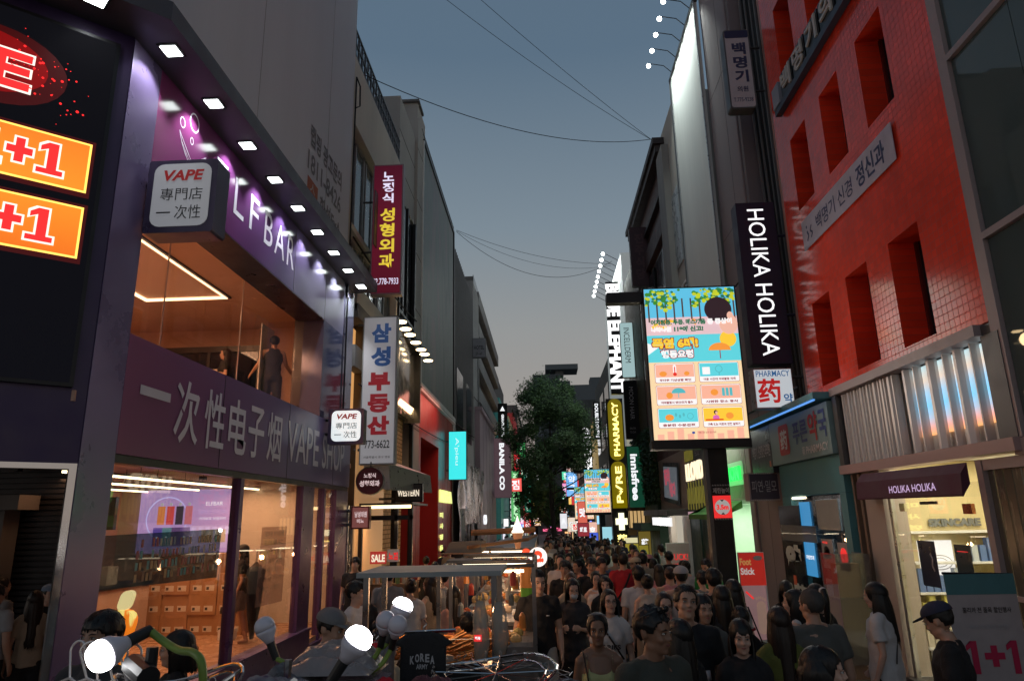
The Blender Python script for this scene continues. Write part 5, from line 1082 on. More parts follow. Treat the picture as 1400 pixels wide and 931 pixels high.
ll = thing('lloyd_front', 'black and yellow patterned shopfront lettered LLOYD', 'shop', (6, 23.3, 0)); part('fascia', M('ink_panel', (.02, .018, .03), .4), ll, (XR, 9, 21.5, 25.0, 2.25, 4.35))
f = Face((XR - .01, 0, 0), RIGHT, parent=ll); f.text('lit_lettering', EM('cream_glow', (1, .82, .55), 1.3), 'LLOYD', -24.7, 3.25, -22.1, 3.85, .01, .02, t=.05); f.text('small_lettering', m_greyprint, 'SEOUL', -23.2, 4.0, -22.5, 4.2, .01)
m_oy = M('ochre_pattern', (.36, .33, .05), .5, em=(.36, .33, .05), es=.35); rg = random.Random(8)
for k in range(16):
    a = -24.95 + k * .21; z = 2.30 + .2 * (k % 2); f.poly('ochre_pattern', m_oy, [(a, z), (a + .15, z), (a + .12 + .1 * rg.random(), z + .7), (a + .04, z + .75)], .004)
    if k < 7: f.poly('ochre_pattern', m_oy, [(a, 3.95), (a + .12, 3.9), (a + .16, 4.3), (a + .02, 4.32)], .004)
f.flush(); part('dark_door', M('bottle_green_dark', (.015, .05, .04), .5), ll, (XR + .02, XR + .1, 21.5, 25, -.5, 2.1), (XR - .06, XR, 23.1, 23.2, -.5, 2.2)); part('lit_shelf', EM('shelf_glow', (.7, .45, .5), .5), ll, (XR - .03, XR + .02, 21.6, 25, 2.02, 2.24), ); part('brass_post', M('brass', (.35, .28, .12), .3, .8), ll, (XR - .05, XR + .02, 22.0, 22.1, -.5, 2.1))
tl = thing('tilted_board_front', 'beige fascia with a tilted framed board over a bright shop', 'shop', (6, 27.5, 0)); part('fascia', M('warm_beige_panel', (.34, .29, .25), .6), tl, (XR, 9, 25.02, 30.8, 2.35, 4.4)); part('awning', m_steel_dk, tl, (XR - .75, XR, 25.1, 31, 2.12, 2.34))
f = Face((XR - .06, 0, 0), RIGHT, parent=tl)
f.poly('board_frame', m_black, [(-29.6, 2.7), (-26.2, 2.45), (-25.9, 4.0), (-29.3, 4.25)], .0); f.poly('board_face', M('board_blue_grey', (.16, .19, .22), .4, em=(.16, .19, .22), es=.4), [(-29.3, 2.85), (-26.45, 2.65), (-26.2, 3.85), (-29.1, 4.08)], .02)
f.text('board_lettering', EM('board_red', (.5, .08, .12), .7), '질러!', -29.0, 3.3, -27.7, 3.95, .03, .06); f.text('board_lettering', EM('board_red', (0, 0, 0)), '없다', -28.0, 2.8, -26.7, 3.35, .03, .06); f.flush()
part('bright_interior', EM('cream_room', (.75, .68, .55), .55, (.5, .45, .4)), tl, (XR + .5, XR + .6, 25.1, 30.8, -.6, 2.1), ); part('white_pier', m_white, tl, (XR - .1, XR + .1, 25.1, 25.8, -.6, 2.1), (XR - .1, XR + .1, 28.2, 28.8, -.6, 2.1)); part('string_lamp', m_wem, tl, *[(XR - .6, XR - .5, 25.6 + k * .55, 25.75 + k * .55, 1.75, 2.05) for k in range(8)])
light('POINT', (4.3, 27.5, 1.9), 30, (1, .85, .65), .06, parent=tl)
gp = thing('green_shop', 'dark green shopfront with awning past the tilted board', 'shop', (6, 33, 0)); part('wall', M('bottle_green', (0, 0, 0)), gp, (XR - .1, 9, 34.02, 38.5, -1, 5)); part('awning', M('bottle_green', (0, 0, 0)), gp, (XR - .9, XR - .13, 30.9, 33.9, 1.5, 1.8))
wl_ = thing('lit_window_front', 'warm lit shop window with wooden sign boxes past the innisfree sign', 'shop', (4.5, 36, 0))
part('window_box', EM('amber_window', (.75, .48, .2), .7), wl_, (4.1, 4.9, 35.2, 35.3, 1.55, 2.35)); part('window_bar', M('dark_timber', (.12, .07, .03), .6), wl_, *[(4.1 + k * .19, 4.14 + k * .19, 35.12, 35.19, 1.5, 2.4) for k in range(5)], (4.0, 5.0, 35.1, 35.19, 2.36, 2.5), (4.0, 5.0, 35.1, 35.19, 1.2, 1.5))
part('bright_pane', EM('cream_window', (.85, .78, .45), .8), wl_, (3.75, 4.55, 34.6, 34.7, -.6, 1.1)); part('blue_pane', EM('blue_window', (.35, .7, .8), .9), wl_, (3.3, 3.85, 42, 42.1, .0, 1.5))
t, f = box_sign('olive yellow pharmacy board with two white characters', 33.0, 4.20, 4.80, -.4, 1.45, .2, M('mustard_board', (.15, .11, .02), .5, em=(.15, .11, .02), es=.8), m_black, None)
f.text('sign_lettering', m_wem, '药', .14, 1.15, .46, 1.5, .012, .05); f.text('sign_lettering', m_wem, '약', .14, .55, .46, .88, .012, .06); f.flush()
for i, (x, z, s_) in enumerate(((3.35, .1, '할'), (3.85, .0, '인'))):
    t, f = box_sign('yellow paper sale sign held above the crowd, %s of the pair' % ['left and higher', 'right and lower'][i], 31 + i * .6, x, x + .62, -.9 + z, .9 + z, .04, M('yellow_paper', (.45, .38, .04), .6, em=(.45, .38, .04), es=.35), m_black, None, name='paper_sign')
    f.text('sign_lettering', m_blackprint, s_, .14, 1.1, .48, 1.5, .012, .06); f.text('sign_lettering', m_blackprint, 'SALE', .08, .7, .54, .95, .012, .05); f.flush()
t, f = box_sign('pale pink paper menu board reading YUCK with faint red print', 24.0, 3.95, 4.75, -.6, 1.25, .05, M('pale_pink_board', (.50, .40, .38), .6), m_white, None, name='menu_board')
f.text('board_lettering', m_redem, 'YUCK!', .12, 1.3, .7, 1.5, .012, .01); f.text('board_lettering', m_redem, 'WORLD', .12, 1.0, .7, 1.2, .012, .0); f.flush()
t, f = box_sign('small white catalogue rack beside the pharmacy board', 32.0, 4.9, 5.7, -.7, 1.3, .1, m_pw, m_black, None, name='catalogue_rack', cat='rack')
rg = random.Random(2)
for i in range(4):
    for j in range(5): f.rect('catalogue', pcs[rg.randrange(7)], .06 + i * .18, .15 + j * .36, .21 + i * .18, .45 + j * .36, .012)
f.flush()
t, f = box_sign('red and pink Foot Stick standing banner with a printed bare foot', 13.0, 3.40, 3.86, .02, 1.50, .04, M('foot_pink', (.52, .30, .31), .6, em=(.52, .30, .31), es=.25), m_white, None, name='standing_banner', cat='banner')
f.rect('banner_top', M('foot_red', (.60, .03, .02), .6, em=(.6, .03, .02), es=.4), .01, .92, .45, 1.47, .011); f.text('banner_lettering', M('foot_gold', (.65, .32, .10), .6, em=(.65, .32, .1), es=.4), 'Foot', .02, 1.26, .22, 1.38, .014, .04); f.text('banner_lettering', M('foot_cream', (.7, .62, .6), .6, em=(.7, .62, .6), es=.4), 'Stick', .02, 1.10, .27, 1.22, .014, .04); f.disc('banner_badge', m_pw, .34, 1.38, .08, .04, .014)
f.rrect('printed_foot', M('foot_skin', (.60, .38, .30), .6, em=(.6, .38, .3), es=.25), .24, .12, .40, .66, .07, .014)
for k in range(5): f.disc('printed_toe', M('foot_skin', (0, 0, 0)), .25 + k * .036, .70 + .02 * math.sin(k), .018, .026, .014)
f.line('red_arrow', m_redem, [(.08, .82), (.20, .70)], .03, .014); f.flush()
t, f = box_sign('black vertical DOUBLE LOVERS sign in the distance', 57.9, 4.25, 4.88, 8.3, 11.45, .3, m_blackmatt, m_black, 5.2)
f.text('sign_lettering', m_wem, 'DOUBLE LOVERS', .16, .15, .46, 3.0, .012, .04, rot=1); f.flush()
t, f = box_sign('farther second BLUE ELEPHANT blade sign, smaller in the distance', 71.2, 4.05, 4.9, 4.6, 11.05, .3, m_blackmatt, m_black, 5.2)
f.text('sign_lettering', EM('bright_letters', (1, 1, 1)), 'BLUE ELEPHANT', .02, .1, .84, 6.3, .012, .045, rot=1); f.flush()
slab_building('charcoal_building', 'charcoal block behind the yellow neon pharmacy sign', 50.2, 64, 13.5, m_conc_dk, XR, 1, (3, 3, m_winblack))
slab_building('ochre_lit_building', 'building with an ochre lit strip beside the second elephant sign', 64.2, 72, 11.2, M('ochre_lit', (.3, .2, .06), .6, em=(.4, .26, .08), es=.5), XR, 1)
slab_building('far_right_block', 'dark far block closing the right side of the street', 72.2, 150, 13, m_conc_dk, XR, 1, (10, 3, EM('office_lit', (0, 0, 0))))
fs_ = [(58, 2.6, 3.4, 1.5, 3.3, (.75, .15, .10), '맛'), (86, 3.2, 4.2, 3.4, 6.4, (.7, .05, .05), '육회'), (55, 3.0, 4.0, -.3, .9, (.08, .14, .75), '은행'), (64, 3.7, 4.6, 0.2, 1.6, (.85, .5, .4), '호'), (48, 2.1, 2.9, .8, 1.7, (.3, .03, .04), '화로'), (75, 2.3, 3.2, .5, 2.0, (.9, .75, .6), 'ON'), (66, 1.3, 2.0, 1.0, 2.4, (.85, .85, .9), 'A'), (44, 3.95, 4.5, .3, 1.0, (.15, .15, .17), 'F')]
for i, (y, x0, x1, z0, z1, c, tx) in enumerate(fs_):
    t, f = box_sign(['orange pink round cornered restaurant sign below the far screens', 'far red neon restaurant sign left of the far screens', 'small bright blue bank sign low on the right', 'peach lit sign low on the right', 'dark red grill sign under the far screens', 'cream lit ON sign in the distance', 'small white sign in the distance near the tree', 'small dark F sign under the neon cross'][i], y, x0, x1, z0, z1, .2, EM('night_face_%d' % i, c, .9), m_black, None, r=.1 if i in (0, 3) else 0)
    f.text('sign_lettering', m_wem, tx, (x1 - x0) * .2, (z1 - z0) * .3, (x1 - x0) * .8, (z1 - z0) * .7, .012, .05); f.flush()
# ================================================================== street furniture, stalls, tree, wires
def led_display(label, x0, y, z0, W=1.72, H=2.90, full=True):
    t = thing('street_display', label, 'screen', (x0 + W / 2, y, gz(y)), group='lit display screens on poles along the street')
    m = MB(); m.box(x0 - .03, x0 + W + .03, y, y + .30, z0 - .02, z0 + H + .03); m.bev(x0 - .05, x0 + W + .04, y - .02, y + .32, z0 - .17, z0 - .021, .03, 'z'); m.build('display_housing', m_black, t)
    m = MB(); m.bev(x0 - .72, x0 - .031, y + .05, y + .27, z0 + H - .23, z0 + H - .02, .03, 'y'); m.build('camera_arm', m_black, t)
    m = MB(); m.box(x0 + .97, x0 + 1.30, y + .06, y + .34, gz(y) - .1, z0 - .171); m.build('pole', m_blackmatt, t); part('pole_trim', m_steel_dk, t, (x0 + .90, x0 + .968, y + .08, y + .30, gz(y), z0 - .171))
    f = Face((x0, y, z0), FRONT, parent=t)
    S = .95
    E_ = lambda n, c, s=S: EM('screen_' + n, c, s)
    sky_ = E_('sky', (.12, .55, .80)); pink = E_('pink', (.80, .55, .58)); grn = E_('green', (.05, .26, .03)); lime = E_('lime', (.55, .62, .03)); trunk = E_('trunk', (.08, .05, .04)); cream = E_('cream', (.98, .72, .42)); aqua = E_('aqua', (.12, .68, .76)); wht = E_('white', (1, .98, .97)); redd = E_('red', (.80, .03, .02)); yel = E_('yellow', (1, .62, .05)); org = E_('orange', (.95, .33, .05)); dk = E_('dark', (.03, .015, .02)); skn = E_('skin', (.90, .50, .38)); mar = E_('maroon', (.30, .02, .04)); peach = E_('peach', (.98, .48, .34)); tealc = E_('teal', (.10, .50, .55)); dkg = E_('darkgreen', (.02, .16, .08))
    f.rect('screen_base', cream, .0, .0, W, H, .002, .004)
    f.rect('park_scene', sky_, 0, H * .80, W, H, .008); f.rect('park_scene#2', pink, 0, H * .68, W, H * .80, .008)
    rg = random.Random(21)
    for k in range(11):
        x = W * (.03 + .094 * k); f.rect('park_trunk', trunk, x, H * .77, x + .03, H * .93, .010)
    for k in range(300):
        x = W * rg.random(); z = H * (.84 + .15 * rg.random()); r_ = .018 + .035 * rg.random()
        if W * .36 < x < W * .52 and z < H * .97 or z < H * (.88 + .03 * math.sin(x * 12)): continue
        f.disc('park_foliage' + ('_light' if k % 3 == 0 else ''), lime if k % 3 == 0 else grn if k % 3 == 1 else dkg, min(max(x, r_), W - r_), min(z, H - r_), r_, r_ * .8, .012 if k % 3 else .014, 7)
    for k in range(26):
        x = W * (.02 + .5 * rg.random()); f.disc('flower_bed', org if k % 2 else yel, x + .03, H * (.72 + .06 * rg.random()), .05, .028, .016, 8)
    f.poly('park_path', pink, [(W * .1, H * .68), (W * .6, H * .68), (W * .48, H * .80), (W * .40, H * .80)], .018)
    # passer-by seen from behind at right edge of the scene
    f.disc('passer_neck', skn, W * .90, H * .745, W * .10, H * .07, .020, 18); f.disc('passer_hair', dk, W * .80, H * .845, W * .15, H * .085, .022, 24); f.disc('passer_ear', skn, W * .925, H * .80, W * .035, H * .028, .024, 14)
    f.rect('scene_border', aqua, 0, H * .50, W, H * .68, .010); f.poly('light_bubble', wht, [(0, H * .63), (W * .12, H * .60), (0, H * .55)], .012)
    if True:
        f.text('headline', dkg, '어지럼증, 두통, 메스꺼움', W * .05, H * .745, W * .65, H * .785, .030, .06); f.text('headline#2', wht, '등 증상이', W * .67, H * .745, W * .94, H * .785, .030, .06)
        f.text('headline#2', wht, '나타나면', W * .05, H * .70, W * .27, H * .738, .030, .06); f.text('headline', dkg, '119에 신고!', W * .30, H * .70, W * .62, H * .738, .030, .06)
        f.text('title_edge', mar, '폭염 6대!', W * .04, H * .585, W * .56, H * .665, .016, .13); f.text('title', yel, '폭염 6대!', W * .05, H * .590, W * .55, H * .660, .020, .06)
        f.text('title_edge', mar, '행동요령', W * .13, H * .520, W * .50, H * .585, .016, .11); f.text('title#2', wht, '행동요령', W * .14, H * .525, W * .49, H * .580, .020, .05)
    f.disc('title_sun', yel, W * .88, H * .645, W * .09, W * .09, .013, 20); f.disc('parasol', org, W * .78, H * .57, W * .12, H * .05, .016, 18, 0, 180); f.rect('parasol_stem', mar, W * .775, H * .515, W * .785, H * .57, .015)
    caps = ['무더위 기상상황 확인', '더운 시간대 야외활동 자제', '야외활동시 양산/모자 필수', '시원한 장소 휴식', '충분한 수분섭취', '가족 또는 이웃의 안전 살피기']
    for i in range(6):
        a = W * (.06 + .475 * (i % 2)); b = H * (.365 - .145 * (i // 2)); w = W * .425; h = H * .125
        f.rrect('card_edge', mar, a - .006, b - .006, a + w + .006, b + h + .006, .03, .010); f.rrect('card', wht, a, b, a + w, b + h, .03, .013)
        f.rect('card_picture', [peach, aqua, peach, peach, aqua, yel][i], a + .01, b + h * .28, a + w - .01, b + h * .96, .016)
        f.text('card_caption', mar, caps[i], a + w * .1, b + h * .06, a + w * .9, b + h * .20, .016, .04)
        cx, cz = a + w * .5, b + h * .60
        if i == 0:
            f.rrect('icon', wht, cx - .03, cz - .08, cx + .03, cz + .12, .028, .019); f.rect('icon_red', redd, cx - .01, cz - .06, cx + .01, cz + .08, .022); f.disc('icon_red', redd, cx, cz - .06, .035, d=.022); f.disc('icon_warm', org, a + w * .2, cz - .05, .07, .05, .018); f.disc('icon_warm', org, a + w * .8, cz - .05, .05, .04, .018)
        elif i == 1: f.ring('icon_teal', tealc, cx, cz + .02, .07, .07, .015, .019); f.rect('icon_teal', tealc, cx - .01, cz - .10, cx + .01, cz - .04, .019); f.rect('icon', wht, a + .06, cz - .08, a + .2, cz + .06, .018)
        elif i == 2: f.disc('icon_teal', tealc, cx + .04, cz, .13, .10, .019, 16, 0, 180); f.rect('icon_teal', tealc, cx + .03, cz - .09, cx + .045, cz, .02); f.disc('icon_warm', org, cx - .13, cz - .04, .06, .06, .018)
        elif i == 3:
            for k in range(3): f.rect('icon_teal', tealc, cx + .02 + k * .07, cz - .07, cx + .07 + k * .07, cz + .08, .019)
            f.disc('icon_warm', org, cx - .12, cz, .07, .06, .018)
        elif i == 4:
            for k in range(3): f.disc('icon_teal', tealc, cx - .04 + k * .07, cz + .02 - .03 * (k % 2), .022, .035, .019, 10)
            f.ring('icon_teal', tealc, cx + .22, cz - .01, .06, .06, .012, .019); f.disc('icon_warm', org, cx - .16, cz - .03, .08, .06, .018)
        else:
            f.disc('icon_person_hair', dk, cx - .13, cz + .05, .035, .04, .019); f.disc('icon_person_face', skn, cx - .12, cz + .04, .022, .028, .021); f.disc('icon_person_body', E_('magenta', (.75, .15, .5)), cx - .13, cz - .05, .06, .05, .020); f.disc('icon_warm', org, cx + .12, cz - .02, .07, .06, .018)
            f.rect('icon_red', redd, a + .04, cz - .10, a + w * .5, cz - .075, .022)
    for k in range(9): f.rect('skyline', peach, W * (.04 + .105 * k), .0, W * (.04 + .105 * k) + .12, .10 + .05 * (k * 7 % 3), .010)
    f.disc('agency_mark', EM('screen_navy', (.03, .08, .35), .9), W * .42, .12, .03, .022, .014); f.text('agency_name', mar, '행정안전부', W * .47, .10, W * .66, .14, .014)
    f.flush()
    return t
d1 = led_display('nearest and largest lit heat safety display, with a black pole marked 3.5m', 2.03, 12.76, 3.50)
f = Face((3.0, 12.815, gz(12.8)), FRONT, parent=d1)
f.rect('height_plate', m_redem, .005, 2.33, .325, 2.72, .003); f.disc('height_ring', m_plate_glow, .165, 2.52, .135, .135, .006); f.poly('ring_notch', m_blackprint, [(.13, 2.65), (.20, 2.65), (.165, 2.61)], .009); f.poly('ring_notch', m_blackprint, [(.13, 2.39), (.20, 2.39), (.165, 2.43)], .009)  # plate is no lamp; a glow is put into its colours
f.text('height_lettering', m_redem, '3.5m', .06, 2.475, .27, 2.565, .009, .06); f.text('height_caption', M('caption_grey', (.35, .35, .35), .6), '제한높이', .02, 2.76, .31, 2.86, .004, .03)
for k in range(11): f.poly('warning_stripe', M('caption_grey', (0, 0, 0)), [(.01 + k * .029, 2.30), (.022 + k * .029, 2.30), (.032 + k * .029, 2.325), (.02 + k * .029, 2.325)], .004); f.poly('warning_stripe', M('caption_grey', (0, 0, 0)), [(.01 + k * .029, 2.89), (.022 + k * .029, 2.89), (.032 + k * .029, 2.915), (.02 + k * .029, 2.915)], .004)
f.flush()
light('AREA', (2.9, 12.6, 4.9), 26, (1, .85, .75), 1.6, 2.8, rot=(R(-90), 0, 0), parent=d1, name='screen_light')
def place_display(y, pxl, zb, label, strong=True):
    s = copy_tree(d1)
    dx = pxl - 2.03; s.location = (d1.location.x + dx, y, zb - 3.50 + d1.location.z + 0)
    s['label'] = label
    for ch in list(s.children):
        if ch.name.split('.')[0] in ('height_plate', 'height_ring', 'ring_notch', 'height_lettering', 'height_caption', 'warning_stripe'): bpy.data.objects.remove(ch)
    return s
place_display(49.0, 2.78, 2.36, 'second lit heat safety display, standing in the middle distance right of the tree')
place_display(66.0, 2.75, 1.85, 'third lit heat safety display, partly hidden behind the second')
place_display(108.0, -2.5, .8, 'pale washed out lit display low in the distance left of the tree')

# ---- trees in the street
def leafy_tree(label, x, y, h, cr, trunk_h, n=16000, seed=1, ls=.10, sq=1.0):
    rg = random.Random(seed); t = thing('street_tree', label, 'tree', (x, y, gz(y)), group='trees standing in the street')
    m = MB(); base = Vector((x, y, gz(y))); m.tube([base, base + Vector((.05, 0, trunk_h * .5)), base + Vector((-.1, .1, trunk_h)), base + Vector((0, 0, h * .75))], [.22, .17, .14, .04], 10); tips = []
    for k in range(16):
        a = rg.random() * 6.28; z0 = trunk_h * .8 + (h - trunk_h) * .5 * rg.random(); L = cr * (.5 + .45 * rg.random())
        p0 = base + Vector((0, 0, z0)); p2 = p0 + Vector((math.cos(a) * L, math.sin(a) * L, L * (.3 + .6 * rg.random()))); m.tube([p0, (p0 + p2) / 2 + Vector((0, 0, -.1)), p2], [.07, .045, .02], 5); tips.append(p2)
    m.build('trunk', M('bark', (.05, .04, .03), .9, bump=.5, bscale=20, var=.2), t)
    m = MB(); cz = gz(y) + (h + trunk_h) / 2 + .4; hz = (h - trunk_h) / 2
    cl = []
    for _ in range(95):
        while True:
            v = Vector((rg.uniform(-1, 1), rg.uniform(-1, 1), rg.uniform(-1, 1)))
            if .35 < v.length < 1: break
        wob = 1 + .18 * noise.noise(v * 2.3 + Vector((seed, 0, 0)))
        w_ = (1.0 - .25 * max(0, v.z)) * wob
        cl.append((Vector((x + v.x * cr * w_ * .9, y + v.y * cr * w_ * .9, cz + v.z * hz * .9)), cr * rg.uniform(.14, .30)))
    for _ in range(n):
        c, r_ = cl[rg.randrange(len(cl))]
        d = Vector((rg.gauss(0, 1), rg.gauss(0, 1), rg.gauss(0, .8))); d = d.normalized() * r_ * (rg.random() ** .45)
        if rg.random() < .05: d *= 1.6
        p = c + d; v = Vector((rg.gauss(0, 1), rg.gauss(0, 1), rg.gauss(0, .6))).normalized(); u = v.orthogonal().normalized(); s = ls * rg.uniform(.6, 1.3)
        m.add([p - v * s, p - u * s * .5, p + v * s, p + u * s * .5], [(0, 1, 2, 3)])
    mt = M('tree_leaf', (.06, .115, .035), .6, var=.55, vscale=1.2); o = m.build('crown', mt, t); o['kind'] = 'stuff'
    return t
leafy_tree('big dark leafy street tree crowning against the sky at the end of the street', .52, 50, 13.1, 3.55, 4.4, 38000, 1, .095)
leafy_tree('lower dark tree beyond and left of the big tree', -1.3, 72, 9.5, 2.3, 2.2, 8000, 5, .15)
leafy_tree('thin tree low against the glow of the distant signs', .9, 95, 8.0, 3.2, 1.8, 6000, 9, .18)

# ---- distant tower and skyline
ft = thing('distant_hotel', 'pale slab tower with an antenna deck rising beyond the tree tops', 'building', (15, 330, 0))
m_far = M('hazy_blue_grey', (.12, .14, .15), .9, var=.1); 
part('tower_slab', m_far, ft, (-4, 9, 330, 345, -8, 69), (9, 14, 332, 345, -8, 66), (-4, 4, 326, 330, -8, 66)); part('roof_deck', m_far, ft, (2, 18, 330, 345, 71.5, 74)); part('deck_mast', m_far, ft, (7, 11, 334, 340, 68.9, 71.6)); part('right_wing', m_far, ft, (14.1, 38, 330, 345, -8, 63.5), (24, 30, 335, 345, 63.5, 68))
m = MB()
for k in range(14):
    for j in range(6): m.box(-3.4 + j * 2.1, -2.2 + j * 2.1, 329.6, 329.9, 50 + k * 1.4, 50.6 + k * 1.4)
m.build('window_row', M('far_window', (.05, .06, .065), .5), ft)
fb = thing('distant_block', 'low dark roof blocks behind the right hand signs', 'building', (22, 150, 0)); part('wall', M('far_dark_grey', (.09, .10, .10), .9), fb, (14, 30, 152, 170, -5, 31), (8, 14, 158, 170, -5, 28)); part('roof_edge', m_far, fb, (13.8, 30.2, 151.8, 170, 31.02, 31.6))
cl = thing('street_end_block', 'dark building closing the far end of the street behind the trees', 'building', (0, 190, 0)); part('wall', m_conc_dk, cl, (-12, 14, 190, 200, -4, 17)); rg = random.Random(6)
for k in range(34): part('lit_window', EM('far_glow_%d' % (k % 5), [(1, .5, .2), (.8, .85, 1), (1, .15, .3), (1, .8, .5), (.3, .5, 1)][k % 5], 1.2), cl, (lambda x, z: (x, x + .5 + rg.random(), 189.8, 189.9, z, z + .4 + .8 * rg.random()))(rg.uniform(-9, 11), rg.uniform(-2.5, 6)))
# far bright shop strips at street level on both sides
for i in range(16):
    y = 60 + i * 7; side = -1 if i % 2 else 1; x = -4.15 if side < 0 else 4.95; c = [(1, .65, .3), (.9, .9, 1), (1, .3, .25), (.9, 1, .8), (1, .8, .5)][i % 5]
    t = thing('lit_shopfront', 'glowing shopfront far down the %s side of the street' % ('left' if side < 0 else 'right'), 'shopfront', (x, y, gz(y)), group='lit shopfronts far down the %s side' % ('left' if side < 0 else 'right'))
    part('lit_window', EM('shop_glow_%d' % (i % 5), c, .9), t, (x, x - side * .05, y, y + 4.5, gz(y) + .3, gz(y) + 2.4)); part('lit_sign', EM('shop_sign_%d' % (i % 5), c[::-1], 1.3), t, (x - side * .06, x - side * .5, y + 2, y + 2.1, gz(y) + 2.5, gz(y) + 3.2)); part('frame', m_black, t, (x, x - side * .07, y - .2, y - .005, gz(y), gz(y) + 2.8))
rg = random.Random(44)
for i in range(14):
    y = 68 + i * 6.5; side = 1 if i % 5 else -1; x = (rg.uniform(2.2, 4.0) if side > 0 else rg.uniform(-4, -2.6)); z = rg.uniform(.4, 8.0); w_ = rg.uniform(.7, 1.3); hh = rg.uniform(.8, 3.6); c = [(.9, .12, .1), (.95, .9, .8), (.2, .5, .95), (1, .6, .15), (.1, .7, .4), (.9, .3, .6), (1, .95, .9)][i % 7]
    t, f = box_sign('%s lit sign on the %s, %s of the far stack' % (['red', 'cream', 'blue', 'amber', 'green', 'pink', 'white'][i % 7], 'right' if side > 0 else 'left', ['nearest', 'second', 'third', 'fourth', 'fifth', 'sixth', 'seventh', 'eighth', 'ninth', 'tenth', 'eleventh', 'twelfth', 'thirteenth', 'farthest'][i]), y, x, x + w_, z, z + hh, .3, EM('stack_face_%d' % (i % 7), c, 1.0), m_black, None)
    f.stack('sign_lettering', m_wem if i % 7 not in (1, 6) else m_redem, '약국' if hh > 2 else '점', w_ * .2, hh * .15, w_ * .8, hh * .85, .15, d=.012, bold=.03); f.flush()
# ---- wires
def wire(label, p0, p1, sag, r=.012, n=22):
    p0 = Vector(p0); p1 = Vector(p1); m = MB(); m.tube([p0.lerp(p1, k / n) - Vector((0, 0, sag * 4 * (k / n) * (1 - k / n))) for k in range(n + 1)], r, 5)
    o = m.build('overhead_wire', M('black_cable', (.012, .012, .014), .8), None); tag(o, label, 'wire', 'overhead wires between the roofs')
wire('lowest of the near overhead wires, sagging from the lattice railing to the brown eaves', (-4.25, 15.0, 13.1), (4.6, 24.2, 16.3), .75)
wire('upper overhead wire running out of the top of the picture towards the brown eaves', (-3.6, 19.5, 19.9), (4.62, 24.3, 16.3), .25, .009)
wire('overhead wire leaving the top edge right of the other one', (-2.4, 19.5, 19.9), (4.64, 24.4, 16.35), .15, .009)
wire('far upper overhead wire above the trees', (-4.8, 38, 18.85), (4.9, 44, 18.6), .55, .012)
wire('far lower overhead wire, most deeply sagging', (-4.8, 38, 18.75), (4.9, 43, 18.4), 1.9, .014)
wire('far middle overhead wire between the two sagging ones', (-4.8, 38, 18.8), (4.9, 43.5, 18.3), 1.0, .010)

for i, (xa, y0_, y1_, z_, r_) in enumerate(((-4.12, 14.2, 22.0, 8.35, .022), (-4.10, 22.0, 41.0, 6.55, .025), (-4.1, 15.0, 31.0, 5.15, .018), (4.9, 13.2, 25.0, 4.5, .022), (4.88, 24.6, 38.5, 5.6, .03), (4.85, 15.1, 30.0, 7.6, .018))):
    wire('thick cable bundle clipped along the %s facades, %s of its side' % ('left' if xa < 0 else 'right', ['highest', 'farther', 'lowest', 'lowest', 'farthest', 'highest'][i]), (xa, y0_, z_), (xa, y1_, z_ + .25), .14, r_)
